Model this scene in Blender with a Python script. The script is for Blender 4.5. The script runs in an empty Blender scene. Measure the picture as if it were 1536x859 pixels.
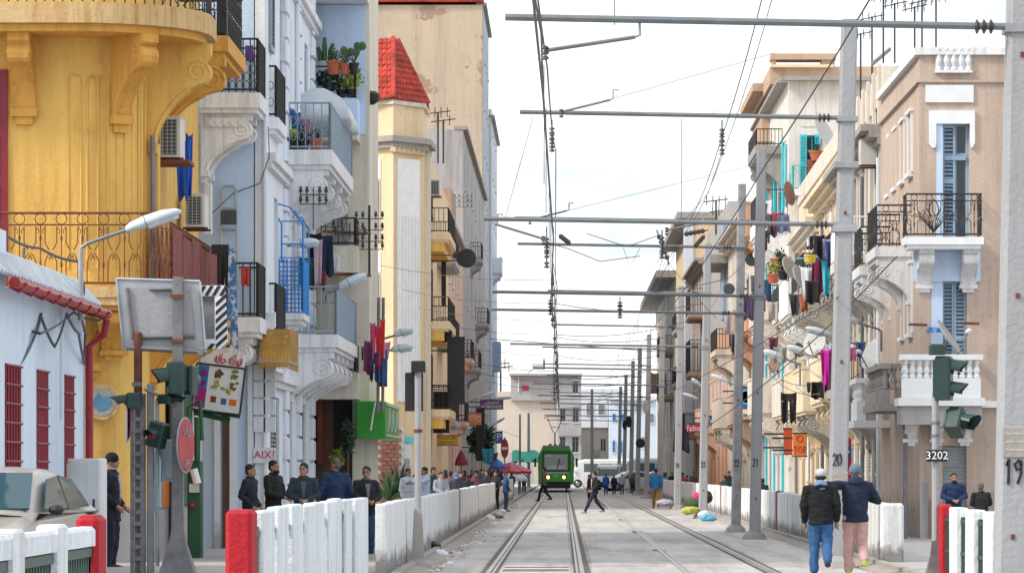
import bpy, bmesh, math, random
from mathutils import Vector, Matrix, noise
S = bpy.context.scene
C = S.collection
R = math.radians
rnd = random.Random(7)
# ---------------------------------------------------------------- camera, sky, sun, exposure
F, CX, HY, EYE = 6000.0, 845.0, 703.0, 1.6      # focal length (photo pixels), vanishing point, eye height
cam_d = bpy.data.cameras.new('camera'); cam = bpy.data.objects.new('camera', cam_d); C.objects.link(cam)
cam.location = (0, 0, EYE); cam.rotation_euler = (R(90), 0, 0)
cam_d.sensor_width = 36; cam_d.lens = F / 1536 * 36
cam_d.shift_x = -(CX - 768) / 1536; cam_d.shift_y = (HY - 429.5) / 1536
cam_d.clip_start = .5; cam_d.clip_end = 6000
S.camera = cam
S.view_settings.view_transform = 'Standard'; S.view_settings.look = 'None'
S.view_settings.exposure = 1.12; S.view_settings.gamma = 1.0; S.view_settings.use_curve_mapping = False
SUN_EL, SUN_AZ = R(40), R(245)                   # azimuth clockwise from +Y: behind the camera, to the left
W = bpy.data.worlds.new('World'); S.world = W; W.use_nodes = True
def setup_world():
    nt = W.node_tree; N = nt.nodes; L = nt.links; N.clear()
    out = N.new('ShaderNodeOutputWorld'); bg = N.new('ShaderNodeBackground'); bg.inputs[1].default_value = .1
    sky = N.new('ShaderNodeTexSky'); sky.sky_type = 'NISHITA'; sky.sun_disc = False
    sky.sun_elevation = SUN_EL; sky.sun_rotation = SUN_AZ; sky.dust_density = 2
    tc = N.new('ShaderNodeTexCoord'); mp = N.new('ShaderNodeMapping'); mp.inputs['Scale'].default_value = (1, 1, 2.6)
    no = N.new('ShaderNodeTexNoise'); no.inputs['Scale'].default_value = 7; no.inputs['Detail'].default_value = 6; no.inputs['Roughness'].default_value = .55
    rp = N.new('ShaderNodeValToRGB'); rp.color_ramp.elements[0].position = .36; rp.color_ramp.elements[1].position = .60
    rp.color_ramp.elements[0].color = (.62, .62, .62, 1); rp.color_ramp.elements[1].color = (.96, .96, .96, 1)
    mx = N.new('ShaderNodeMixRGB'); cl = N.new('ShaderNodeMixRGB'); cl.inputs[1].default_value = (6.9, 7.05, 7.2, 1); cl.inputs[2].default_value = (3.75, 4.25, 4.7, 1)
    n2 = N.new('ShaderNodeTexNoise'); n2.inputs['Scale'].default_value = 11; n2.inputs['Detail'].default_value = 7; n2.inputs['Roughness'].default_value = .6; m2 = N.new('ShaderNodeMapping'); m2.inputs['Scale'].default_value = (1, 1, 3.2); m2.inputs['Location'].default_value = (.3, 0, .2)
    r2 = N.new('ShaderNodeMapRange'); r2.inputs[1].default_value = .50; r2.inputs[2].default_value = .72; L.new(tc.outputs['Generated'], m2.inputs[0]); L.new(m2.outputs[0], n2.inputs['Vector']); L.new(n2.outputs[0], r2.inputs[0]); L.new(r2.outputs[0], cl.inputs[0]); L.new(cl.outputs[0], mx.inputs[2])
    L.new(tc.outputs['Generated'], mp.inputs[0]); L.new(mp.outputs[0], no.inputs['Vector']); L.new(no.outputs[0], rp.inputs[0])
    L.new(rp.outputs[0], mx.inputs[0]); L.new(sky.outputs[0], mx.inputs[1]); L.new(mx.outputs[0], bg.inputs[0]); L.new(bg.outputs[0], out.inputs[0])
setup_world()
sun_d = bpy.data.lights.new('sun', 'SUN'); sun = bpy.data.objects.new('sun', sun_d); C.objects.link(sun)
sun_d.energy = 1.5; sun_d.angle = R(11); sun_d.color = (1, .93, .82)
sdir = Vector((math.sin(SUN_AZ) * math.cos(SUN_EL), math.cos(SUN_AZ) * math.cos(SUN_EL), math.sin(SUN_EL)))
sun.rotation_euler = (-sdir).to_track_quat('-Z', 'Y').to_euler()

# ---------------------------------------------------------------- materials
def _base(name):
    m = bpy.data.materials.new(name); m.use_nodes = True
    nt = m.node_tree; return m, nt.nodes, nt.links, nt.nodes['Principled BSDF']
def _noise(N, L, src, scale, det=6, rough=.6, mapscale=None):
    n = N.new('ShaderNodeTexNoise'); n.inputs['Scale'].default_value = scale; n.inputs['Detail'].default_value = det; n.inputs['Roughness'].default_value = rough
    if mapscale:
        mp = N.new('ShaderNodeMapping'); mp.inputs['Scale'].default_value = mapscale; L.new(src, mp.inputs[0]); L.new(mp.outputs[0], n.inputs['Vector'])
    else: L.new(src, n.inputs['Vector'])
    return n
def _ramp(N, L, src, a, b, lo=0., hi=1.):
    r = N.new('ShaderNodeMapRange'); r.inputs[1].default_value = a; r.inputs[2].default_value = b; r.inputs[3].default_value = lo; r.inputs[4].default_value = hi
    L.new(src, r.inputs[0]); return r.outputs[0]
def _mix(N, L, fac, a, b, mode='MIX'):
    x = N.new('ShaderNodeMixRGB'); x.blend_type = mode
    for i, v in ((0, fac), (1, a), (2, b)):
        if hasattr(v, 'is_output'): L.new(v, x.inputs[i])
        elif i == 0: x.inputs[0].default_value = v
        else: x.inputs[i].default_value = (*v, 1)
    return x.outputs[0]
def stucco(name, col, dirt=(.16, .14, .12), streak=.45, blotch=.22, peel=None, peel_at=.62, rough=.9, bump=.5, sc=1.0, base_grime=None):
    m, N, L, P_ = _base(name); g = N.new('ShaderNodeNewGeometry').outputs['Position']
    n1 = _noise(N, L, g, .55 * sc, 8, .65); c = _mix(N, L, _ramp(N, L, n1.outputs[0], .3, .7, 0, blotch), col, tuple(v * .62 for v in col))
    n4 = _noise(N, L, g, 7 * sc, 8, .75); c = _mix(N, L, _ramp(N, L, n4.outputs[0], .35, .75, 0, blotch * .8), c, tuple(min(1, v * 1.18) for v in col))
    n2 = _noise(N, L, g, 1.0, 8, .72, (2.6 * sc, 2.6 * sc, .17 * sc)); c = _mix(N, L, _ramp(N, L, n2.outputs[0], .47, .72, 0, min(1, streak * 1.25)), c, dirt)
    n7 = _noise(N, L, g, 1.9 * sc, 10, .78); c = _mix(N, L, _ramp(N, L, n7.outputs[0], .56, .66, 0, min(.8, streak * .75)), c, dirt)
    if peel:
        n3 = _noise(N, L, g, .7 * sc, 9, .62); f = _ramp(N, L, n3.outputs[0], peel_at, peel_at + .012); c = _mix(N, L, f, c, peel)
    if base_grime:
        sp = N.new('ShaderNodeSeparateXYZ'); L.new(g, sp.inputs[0]); n5 = _noise(N, L, g, 2.2, 6, .7)
        ad = N.new('ShaderNodeMath'); ad.operation = 'MULTIPLY_ADD'; L.new(n5.outputs[0], ad.inputs[0]); ad.inputs[1].default_value = base_grime[0] * 2.4; L.new(_ramp(N, L, sp.outputs[2], 0, 10, 0, -10), ad.inputs[2])
        c = _mix(N, L, _ramp(N, L, ad.outputs[0], base_grime[0] * .1, base_grime[0] * .55, 0, base_grime[1]), c, (.13, .115, .10))
    L.new(c, P_.inputs['Base Color']); P_.inputs['Roughness'].default_value = rough
    if bump:
        n6 = _noise(N, L, g, 14, 5, .6); b = N.new('ShaderNodeBump'); b.inputs['Strength'].default_value = bump; b.inputs['Distance'].default_value = .03
        L.new(n6.outputs[0], b.inputs['Height']); L.new(b.outputs[0], P_.inputs['Normal'])
    return m
def paint(name, col, rough=.5, metal=0., var=.25, wear=None, wear_at=.62, sc=3., emit=0.):
    m, N, L, P_ = _base(name); g = N.new('ShaderNodeNewGeometry').outputs['Position']
    n1 = _noise(N, L, g, sc, 6, .65); c = _mix(N, L, _ramp(N, L, n1.outputs[0], .3, .7, 0, 1), tuple(min(1, v * (1 + var * .5)) for v in col), tuple(v * (1 - var) for v in col))
    if wear:
        n2 = _noise(N, L, g, sc * 2.5, 8, .7); c = _mix(N, L, _ramp(N, L, n2.outputs[0], wear_at, wear_at + .06), c, wear)
    L.new(c, P_.inputs['Base Color']); P_.inputs['Roughness'].default_value = rough; P_.inputs['Metallic'].default_value = metal
    if emit: P_.inputs['Emission Color'].default_value = (*col, 1); P_.inputs['Emission Strength'].default_value = emit
    return m
def glass(name, col=(.03, .045, .055), rough=.08):
    m, N, L, P_ = _base(name); P_.inputs['Base Color'].default_value = (*col, 1); P_.inputs['Roughness'].default_value = rough; P_.inputs['IOR'].default_value = 1.5
    return m
M = dict(
    yellow=stucco('yellow_stucco', (.76, .48, .125), (.44, .21, .05), .48, .5, (.80, .58, .26), .69, base_grime=(.5, .5)),
    yellow_d=stucco('ochre_moulding', (.66, .35, .07), (.34, .15, .03), .55, .3, sc=2.5),
    yellow_edge=stucco('worn_ochre_edge', (.60, .42, .20), (.35, .14, .03), .9, .5, sc=3),
    white=stucco('white_wash', (.74, .79, .87), (.36, .36, .37), .30, .2, (.46, .44, .42), .72, base_grime=(.6, .5)),
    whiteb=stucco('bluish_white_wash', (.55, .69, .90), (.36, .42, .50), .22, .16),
    white_m=stucco('white_moulding', (.78, .79, .81), (.30, .28, .27), .42, .3, sc=2.5),
    red_white=stucco('pale_blue_white_wash', (.66, .77, .90), (.36, .38, .42), .22, .16, base_grime=(.5, .5)),
    cream=stucco('cream_stucco', (.74, .58, .38), (.38, .27, .17), .35, .22),
    creamw=stucco('cream_white_stucco', (.70, .66, .56), (.30, .26, .21), .5, .28),
    beige=stucco('beige_bare_render', (.57, .46, .345), (.32, .25, .19), .6, .45, (.36, .25, .19), .60, sc=.42),
    greywall=stucco('grey_render', (.42, .41, .41), (.20, .18, .17), .6, .35),
    bluegrey=stucco('blue_grey_render', (.46, .53, .60), (.24, .26, .29), .4, .25),
    peach=stucco('peach_stucco', (.66, .47, .37), (.33, .24, .19), .5, .3, (.46, .38, .33), .68),
    tan=stucco('pinkish_tan_stucco', (.54, .425, .35), (.30, .23, .18), .55, .45, (.45, .36, .30), .72, base_grime=(1.0, .6)),
    rwhite=stucco('warm_white_stucco', (.68, .62, .55), (.27, .21, .16), .65, .32, (.45, .33, .25), .66),
    ryellow=stucco('pale_yellow_stucco', (.74, .62, .44), (.34, .24, .15), .55, .3, (.5, .42, .34), .69),
    teal_white=stucco('flaking_white_stucco', (.70, .68, .65), (.34, .28, .22), .45, .3, (.42, .44, .34), .66),
    orange=stucco('orange_stucco', (.60, .34, .22), (.3, .16, .08), .5, .3),
    terra=stucco('terracotta_stucco', (.50, .36, .26), (.3, .2, .13), .5, .3),
    brown=stucco('brown_render', (.38, .27, .20), (.2, .15, .12), .5, .3),
    farbeige=stucco('far_beige_render', (.62, .55, .47), (.42, .36, .31), .3, .2),
    fargrey=stucco('far_grey_render', (.42, .40, .40), (.28, .26, .25), .4, .25),
    farwhite=stucco('far_white_render', (.62, .66, .72), (.42, .43, .45), .3, .2),
    farblue=stucco('far_blue_white_render', (.58, .66, .75), (.40, .45, .52), .3, .2),
    concrete=stucco('concrete', (.44, .42, .40), (.2, .18, .16), .6, .35, sc=1.5),
    stone=stucco('grey_stone', (.36, .34, .32), (.18, .16, .15), .5, .35),
    pole=stucco('pole_concrete', (.35, .36, .38), (.24, .23, .23), .35, .25, sc=1.5),
    pole_steel=paint('weathered_steel_pole', (.34, .35, .37), .55, .3, .3, (.24, .15, .10), .66),
    fence_w=stucco('fence_whitewash', (.72, .74, .76), (.30, .28, .26), .5, .28, (.42, .40, .37), .66, sc=2.2, base_grime=(.36, .8)),
    fence_n=stucco('fresh_white_paint', (.78, .82, .86), (.30, .29, .28), .5, .3, (.45, .44, .42), .70, sc=2.5, bump=.8),
    red=stucco('red_fence_paint', (.46, .012, .025), (.2, .02, .03), .4, .3, sc=4, bump=.9),
    maroon=stucco('maroon_fence_paint', (.22, .035, .06), (.12, .04, .04), .4, .3, sc=3),
    green_rail=paint('dark_green_railing', (.02, .07, .055), .5),
    redwin=paint('dark_red_paint', (.24, .008, .025), .45),
    redpipe=paint('red_pipe_paint', (.34, .012, .02), .4),
    rust=paint('rusty_wrought_iron', (.17, .05, .025), .7, 0, .5),
    rust_sheet=paint('rusty_red_sheet', (.20, .03, .022), .7, 0, .5, (.10, .03, .03), .55),
    iron=paint('black_iron', (.022, .022, .026), .6, 0, .3),
    irong=paint('grey_blue_railing', (.26, .33, .40), .5, 0, .2),
    bluep=paint('bright_blue_paint', (.02, .22, .62), .5, 0, .25, (.35, .45, .6), .66),
    teal=paint('turquoise_paint', (.03, .50, .60), .5, 0, .2),
    greyshut=paint('grey_shutter_paint', (.30, .31, .33), .6),
    blueshut=paint('faded_blue_shutter', (.28, .40, .52), .6, 0, .2),
    brownwood=paint('brown_wood', (.12, .06, .035), .6),
    dark=paint('interior_shade_paint', (.03, .028, .03), .9),  # near-black colour painted in place of the shade inside openings
    glass=glass('window_glass'), winblue=glass('car_glass', (.015, .055, .075), .06),
    tile=paint('red_roof_tile', (.44, .045, .025), .75, 0, .65, (.16, .045, .04), .58, sc=1.1),
    zinc=paint('zinc_sheet', (.50, .54, .58), .45, .4, .25),
    signback=paint('weathered_aluminium', (.40, .42, .44), .5, .35, .2, (.22, .22, .22), .68),
    rustpost=paint('rusting_grey_post', (.20, .20, .21), .6, .2, .4, (.20, .06, .03), .60),
    black=paint('black_paint', (.012, .012, .014), .5), blackm=paint('matt_black_panel', (.016, .017, .02), .75),
    whitep=paint('white_paint', (.78, .80, .82), .5, 0, .1), lampg=paint('pale_lamp_shell', (.55, .62, .66), .4, 0, .15),
    signal=paint('dark_green_signal_shell', (.012, .042, .038), .45),
    lensred=glass('red_lens', (.35, .01, .02), .25), redsign=paint('red_sign_face', (.42, .03, .05), .5, 0, .2),
    ac=paint('ac_casing', (.62, .62, .60), .5, 0, .12), acd=paint('ac_grille', (.05, .07, .08), .6),
    greensign=paint('green_shop_sign', (.015, .27, .015), .45, 0, .2), greend=paint('dark_green_metal', (.012, .09, .035), .5),
    greensgn2=paint('pale_green_letter', (.42, .58, .42), .6),
    awn=paint('ochre_awning_canvas', (.38, .20, .03), .8, 0, .4, (.50, .36, .2), .6, sc=2),
    purple=paint('purple_sign', (.11, .07, .15), .5), bluesign=paint('blue_sign', (.01, .11, .38), .45), orangesign=paint('orange_sign', (.62, .20, .09), .5, 0, .4),
    redshop=paint('crimson_shop_sign', (.46, .02, .07), .45), magenta=paint('magenta_paint', (.55, .01, .10), .5),
    cyanp=paint('cyan_paint', (.10, .55, .70), .5), ltblue=paint('light_blue_dado', (.22, .48, .66), .7), grn=paint('mint_paint', (.20, .62, .42), .5),
    grnnet=paint('green_netting', (.05, .42, .27), .8), orangep=paint('orange_door', (.62, .16, .01), .6),
    rail=paint('rail_steel', (.36, .33, .31), .42, .7, .35), railside=paint('rusty_rail_bed', (.12, .09, .075), .85),
    wire=paint('wire', (.07, .07, .08), .5), insul=paint('insulator_glaze', (.05, .04, .04), .3), galv=paint('galvanised_tube', (.20, .22, .235), .5, .5, .2),
    insg=paint('green_glass_insulator', (.02, .05, .045), .2),
    tram=paint('tram_green', (.06, .40, .06), .35, 0, .12), tramd=paint('tram_dark_green', (.018, .10, .02), .4), tramroof=paint('tram_roof_grey', (.24, .24, .21), .6),
    lamp_on=paint('lit_headlight', (1., .42, .08), .4, 0, 0, emit=6), led=paint('destination_board', (.55, .60, .6), .5),
    bus=paint('white_vehicle_paint', (.74, .76, .78), .3, 0, .08), silver=paint('champagne_car_paint', (.42, .39, .36), .3, .35, .1), rubber=paint('rubber', (.02, .02, .02), .8),
    chrome=paint('chrome', (.5, .5, .5), .25, .9, .1),
    hairb=paint('black_hair', (.012, .010, .010), .7), hairg=paint('greying_hair', (.12, .11, .10), .8),
    skin=paint('tan_skin', (.36, .19, .12), .55, 0, .12), skind=paint('brown_skin', (.24, .115, .07), .55, 0, .12),
    leaf=paint('green_leaf', (.045, .10, .03), .6, 0, .5, sc=9), leafd=paint('dark_leaf', (.02, .05, .025), .6, 0, .5, sc=9), leafy=paint('yellow_green_leaf', (.25, .30, .03), .6, 0, .4, sc=9),
    pot=paint('terracotta_pot', (.42, .11, .05), .7), dish=paint('dish_grey', (.46, .46, .45), .5, 0, .1), dishr=paint('dish_brown', (.20, .11, .08), .6),
    cloth_w=paint('white_cloth', (.72, .74, .8), .9, 0, .1), sheet=paint('pale_sheet', (.58, .64, .70), .9, 0, .15),
    brick=paint('bare_brick', (.22, .09, .06), .85, 0, .4, sc=6), mustard=paint('mustard_wall', (.60, .38, .05), .8), yel=paint('plastic_yellow', (.70, .50, .03), .5),
)
def cloth(col, _c={}):
    k = tuple(col)
    if k not in _c: _c[k] = paint('cloth_%02d' % len(_c), col, .9, 0, .22, sc=7)
    return _c[k]
def road_mat():
    m, N, L, P_ = _base('worn_concrete_road'); g = N.new('ShaderNodeNewGeometry').outputs['Position']
    n1 = _noise(N, L, g, .35, 8, .6); c = _mix(N, L, _ramp(N, L, n1.outputs[0], .3, .7), (.56, .54, .52), (.41, .39, .375))
    n2 = _noise(N, L, g, 1, 6, .7, (1.4, .07, 1)); c = _mix(N, L, _ramp(N, L, n2.outputs[0], .47, .70, 0, .7), c, (.22, .205, .195))
    n3 = _noise(N, L, g, 1.2, 9, .75); c = _mix(N, L, _ramp(N, L, n3.outputs[0], .55, .63, 0, .7), c, (.17, .155, .145))
    n4 = _noise(N, L, g, 30, 3, .7); c = _mix(N, L, _ramp(N, L, n4.outputs[0], .3, .8, 0, .3), c, (.24, .23, .225))
    oi = N.new('ShaderNodeObjectInfo'); c = _mix(N, L, 1, c, _mix(N, L, oi.outputs['Random'], (.84, .84, .84), (1.06, 1.05, 1.04)), 'MULTIPLY')
    L.new(c, P_.inputs['Base Color']); P_.inputs['Roughness'].default_value = .75
    b = N.new('ShaderNodeBump'); b.inputs['Strength'].default_value = .4; b.inputs['Distance'].default_value = .02; L.new(n4.outputs[0], b.inputs['Height']); L.new(b.outputs[0], P_.inputs['Normal'])
    return m
M['road'] = road_mat()
M['pave'] = stucco('pavement_concrete', (.40, .385, .375), (.2, .19, .18), .4, .35, sc=1.2)
M['soil'] = stucco('dusty_ground', (.34, .30, .26), (.2, .17, .14), .5, .4)
# ---------------------------------------------------------------- geometry helpers
def P(px, py, Y): return Vector(((px - CX) * Y / F, Y, EYE - (py - HY) * Y / F))
def XR(Y): return 7.7 + .012 * (Y - 86.5) if Y < 142 else 8.0
def fr_front(Y): return lambda u, d, w: (u, Y - d, w)
def fr_left(X): return lambda u, d, w: (X + d, u, w)
def fr_right(X=None):
    if X is None: return lambda u, d, w: (XR(u) - d, u, w)
    return lambda u, d, w: (X - d, u, w)
def fr_pts(a, b):            # facade from plan point a to b, outward normal to the right of a->b turned towards the viewer
    a = Vector(a); b = Vector(b); t = (b - a).normalized(); n = Vector((t.y, -t.x))
    return lambda u, d, w: (a.x + t.x * u + n.x * d, a.y + t.y * u + n.y * d, w)
ORG = {}                     # world origin of every object made here
class MB:
    def __init__(s, f=None): s.v = []; s.f = []; s.mi = []; s.m = 0; s.fr = f
    def add(s, vs, fs):
        o = len(s.v); fr = s.fr
        s.v += [tuple(fr(*v)) if fr else tuple(v) for v in vs]
        for f in fs: s.f.append([i + o for i in f]); s.mi.append(s.m)
        return s
    def quad(s, a, b, c, d): return s.add([a, b, c, d], [(0, 1, 2, 3)])
    def box(s, a0, a1, b0, b1, c0, c1):
        return s.add([(a0, b0, c0), (a1, b0, c0), (a1, b1, c0), (a0, b1, c0), (a0, b0, c1), (a1, b0, c1), (a1, b1, c1), (a0, b1, c1)],
                     [(0, 3, 2, 1), (4, 5, 6, 7), (0, 1, 5, 4), (1, 2, 6, 5), (2, 3, 7, 6), (3, 0, 4, 7)])
    def cbox(s, a0, a1, b0, b1, c0, c1, k):        # box with its top and vertical edges chamfered by k
        p = [(a0 + k, b0), (a1 - k, b0), (a1, b0 + k), (a1, b1 - k), (a1 - k, b1), (a0 + k, b1), (a0, b1 - k), (a0, b0 + k)]
        q = [(min(max(x, a0 + k), a1 - k), min(max(y, b0 + k), b1 - k)) for x, y in p]
        vs = [(x, y, c0) for x, y in p] + [(x, y, c1 - k) for x, y in p] + [(x, y, c1) for x, y in q]
        fs = [(i, (i + 1) % 8, 8 + (i + 1) % 8, 8 + i) for i in range(8)] + [(8 + i, 8 + (i + 1) % 8, 16 + (i + 1) % 8, 16 + i) for i in range(8)] + [tuple(range(16, 24)), tuple(range(7, -1, -1))]
        return s.add(vs, fs)
    def prism(s, poly, a0, a1, axis=0):            # polygon swept along an axis: 0 -> poly is (b,c); 1 -> (a,c); 2 -> (a,b)
        n = len(poly)
        def mk(t, p): return (t, p[0], p[1]) if axis == 0 else ((p[0], t, p[1]) if axis == 1 else (p[0], p[1], t))
        return s.add([mk(a0, p) for p in poly] + [mk(a1, p) for p in poly], [tuple(range(n - 1, -1, -1)), tuple(range(n, 2 * n))] + [(i, (i + 1) % n, n + (i + 1) % n, n + i) for i in range(n)])
    def tube(s, pts, r, n=6, closed=False, flat=1.0):
        pts = [Vector(p) for p in pts]; m = len(pts); rs = r if isinstance(r, (list, tuple)) else [r] * m; vs = []; up = None
        for i, p in enumerate(pts):
            a = pts[i - 1] if (i > 0 or closed) else p; b = pts[(i + 1) % m] if (i < m - 1 or closed) else p
            t = (b - a); t = t.normalized() if t.length > 1e-9 else Vector((0, 0, 1))
            if up is None or abs(t.dot(up)) > .98: up = Vector((0, 0, 1)) if abs(t.z) < .9 else Vector((1, 0, 0))
            x = t.cross(up).normalized(); y = x.cross(t).normalized(); up = y
            for k in range(n):
                g = 2 * math.pi * k / n; q = p + x * (math.cos(g) * rs[i]) + y * (math.sin(g) * rs[i] * flat); vs.append(tuple(q))
        fs = []
        for i in range(m if closed else m - 1):
            j = (i + 1) % m
            for k in range(n): fs.append((i * n + k, i * n + (k + 1) % n, j * n + (k + 1) % n, j * n + k))
        if not closed: fs += [tuple(range(n - 1, -1, -1)), tuple(range((m - 1) * n, m * n))]
        return s.add(vs, fs)
    def lathe(s, prof, c=(0, 0, 0), n=12, axis=2):
        c = Vector(c); vs = []
        for r, h in prof:
            for k in range(n):
                g = 2 * math.pi * k / n; a, b = math.cos(g) * r, math.sin(g) * r
                o = (a, b, h) if axis == 2 else ((a, h, b) if axis == 1 else (h, a, b)); vs.append(tuple(c + Vector(o)))
        m = len(prof); fs = [(i * n + k, i * n + (k + 1) % n, (i + 1) * n + (k + 1) % n, (i + 1) * n + k) for i in range(m - 1) for k in range(n)]
        fs += [tuple(range(n - 1, -1, -1)), tuple(range((m - 1) * n, m * n))]
        return s.add(vs, fs)
    def ball(s, c, r, n=10, m=6):
        r = (r, r, r) if not hasattr(r, '__len__') else r; c = Vector(c); vs = []
        for i in range(m + 1):
            t = math.pi * i / m
            for k in range(n):
                g = 2 * math.pi * k / n; vs.append((c.x + r[0] * math.sin(t) * math.cos(g), c.y + r[1] * math.sin(t) * math.sin(g), c.z - r[2] * math.cos(t)))
        return s.add(vs, [(i * n + k, i * n + (k + 1) % n, (i + 1) * n + (k + 1) % n, (i + 1) * n + k) for i in range(m) for k in range(n)])
    def loft(s, rings, cap=True):
        n = len(rings[0]); vs = [tuple(p) for r in rings for p in r]
        fs = [(i * n + k, i * n + (k + 1) % n, (i + 1) * n + (k + 1) % n, (i + 1) * n + k) for i in range(len(rings) - 1) for k in range(n)]
        if cap: fs += [tuple(range(n - 1, -1, -1)), tuple(range((len(rings) - 1) * n, len(rings) * n))]
        return s.add(vs, fs)
    def wall(s, u0, u1, w0, w1, holes=(), depth=.28, d=0.):   # facade sheet with real openings and reveals
        us = sorted({u0, u1, *[h[0] for h in holes], *[h[1] for h in holes]}); ws = sorted({w0, w1, *[h[2] for h in holes], *[h[3] for h in holes]})
        for i in range(len(us) - 1):
            for j in range(len(ws) - 1):
                cu, cw = (us[i] + us[i + 1]) / 2, (ws[j] + ws[j + 1]) / 2
                if any(h[0] < cu < h[1] and h[2] < cw < h[3] for h in holes): continue
                s.quad((us[i], d, ws[j]), (us[i + 1], d, ws[j]), (us[i + 1], d, ws[j + 1]), (us[i], d, ws[j + 1]))
        for a, b, c, e in holes:
            s.quad((a, d, c), (a, d - depth, c), (a, d - depth, e), (a, d, e)); s.quad((b, d, c), (b, d, e), (b, d - depth, e), (b, d - depth, c))
            s.quad((a, d, e), (b, d, e), (b, d - depth, e), (a, d - depth, e)); s.quad((a, d, c), (b, d, c), (b, d - depth, c), (a, d - depth, c))
        return s
    def build(s, name, mat, parent=None, smooth=False, origin=None, kind=None):
        if parent is not None and origin is None: o = ORG[parent.name]
        elif origin is not None: o = Vector(origin)
        else:
            xs = [v[0] for v in s.v]; ys = [v[1] for v in s.v]; zs = [v[2] for v in s.v]
            o = Vector(((min(xs) + max(xs)) / 2, (min(ys) + max(ys)) / 2, min(zs)))
        me = bpy.data.meshes.new(name); me.from_pydata([(v[0] - o.x, v[1] - o.y, v[2] - o.z) for v in s.v], [], s.f)
        for m in (mat if isinstance(mat, (list, tuple)) else [mat]): me.materials.append(m)
        if any(s.mi): me.polygons.foreach_set('material_index', s.mi)
        if smooth: me.polygons.foreach_set('use_smooth', [True] * len(me.polygons))
        me.update()
        return link(name, me, parent, o, kind)
def link(name, me, parent, o, kind=None):
    ob = bpy.data.objects.new(name, me); C.objects.link(ob); o = Vector(o); ORG[ob.name] = o
    if parent is not None: ob.parent = parent; ob.location = o - ORG[parent.name]
    else: ob.location = o
    if kind: ob['kind'] = kind
    return ob
def inst(name, me, parent, loc, rot=None, scale=None):
    ob = link(name, me, parent, loc)
    if rot is not None: ob.rotation_euler = rot
    if scale is not None: ob.scale = scale
    return ob
def tag(o, label, cat, group=None):
    o['label'] = label; o['category'] = cat
    if group: o['group'] = group
    return o
def thing(name, label, cat, loc, group=None):
    o = bpy.data.objects.new(name, None); o.empty_display_size = .3; C.objects.link(o); o.location = loc; ORG[o.name] = Vector(loc)
    return tag(o, label, cat, group)
def copy_tree(o, loc, parent=None, rotz=None):
    """copy of a thing with its parts and sub-parts (meshes shared); loc is the new world place of its origin"""
    c = o.copy(); C.objects.link(c); ORG[c.name] = Vector(loc); c.location = loc
    if rotz is not None: c.rotation_euler = (0, 0, rotz)
    def rec(a, b):
        for ch in [x for x in KIDS.get(a.name, ())]:
            k = ch.copy(); C.objects.link(k); k.parent = b; ORG[k.name] = ORG[ch.name]; KIDS.setdefault(b.name, []).append(k); rec(ch, k)
    rec(o, c); return c
KIDS = {}
_link0 = link
def link(name, me, parent, o, kind=None):
    ob = _link0(name, me, parent, o, kind)
    if parent is not None: KIDS.setdefault(parent.name, []).append(ob)
    return ob
def text(s, pos, h, mat, parent, name='lettering', rz=0., ext=.004, align='CENTER', roll=0., sx=1.):
    c = bpy.data.curves.new('t', 'FONT'); c.body = s; c.size = h * 1.38; c.extrude = ext; c.align_x = align; c.align_y = 'CENTER'; c.resolution_u = 2
    ws = bpy.data.scenes.new('text_work'); t = bpy.data.objects.new('t', c); ws.collection.objects.link(t); ws.view_layers[0].update()
    me = bpy.data.meshes.new_from_object(t.evaluated_get(ws.view_layers[0].depsgraph)); bpy.data.objects.remove(t); bpy.data.scenes.remove(ws); bpy.data.curves.remove(c)
    mt = Matrix.Rotation(rz, 4, 'Z') @ Matrix.Rotation(R(90), 4, 'X') @ Matrix.Rotation(roll, 4, 'Z') @ Matrix.Diagonal((sx, 1, 1, 1)); me.transform(mt); me.materials.clear(); me.materials.append(mat)
    return link(name, me, parent, pos)
def arc(c, r, a0, a1, n=10, ax=(0, 2), base=(0, 0, 0)):
    out = []
    for i in range(n + 1):
        t = R(a0 + (a1 - a0) * i / n); p = list(base); p[ax[0]] = c[0] + r * math.cos(t); p[ax[1]] = c[1] + r * math.sin(t); out.append(tuple(p))
    return out
def bracket_poly(D, H):      # S-scroll console profile in (d, w), top at w = 0
    pts = [(0, 0), (D, 0), (D, -.10 * H)]
    cx, cw, r = D * .80, -.26 * H, min(.2 * D, .17 * H)
    pts += [(cx + r * math.cos(R(a)) * 1.05, cw + r * math.sin(R(a))) for a in (60, 30, 0, -30, -60, -90)]
    for i in range(1, 9):
        t = i / 8; pts.append((cx * (1 - t) ** 1.6 + .10 * D * (1 - (1 - t) ** 1.6), cw - r - (H * .92 + cw - r) * (t ** 1.35)))
    return pts + [(.10 * D, -H), (0, -H)]
def bracket(f, u, w, D, H, wid, mat, parent, name='bracket', scroll=True):
    mb = MB(f); mb.prism([(d, w + z) for d, z in bracket_poly(D, H)], u - wid / 2, u + wid / 2, 0)
    mb.box(u - wid * .62, u + wid * .62, 0, .16 * D, w - H * 1.02, w - H * .92); mb.box(u - wid * .4, u + wid * .4, 0, .10 * D, w - H * 1.12, w - H * 1.0)
    if scroll:
        cx, cw, r = D * .80, -.26 * H, min(.2 * D, .17 * H)
        for sgn in (-1, 1):
            pts = []
            for i in range(19):
                a = i * R(38); q = r * .95 * (1 - i / 21); pts.append((u + sgn * wid * .5, cx + q * math.cos(a), w + cw + q * math.sin(a)))
            mb.tube(pts, r * .10, 4)
            mb.tube([(u + sgn * wid * .5, d, w + z) for d, z in bracket_poly(D, H)[9:17]], r * .12, 4)
    return mb.build(name, mat, parent)
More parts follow.
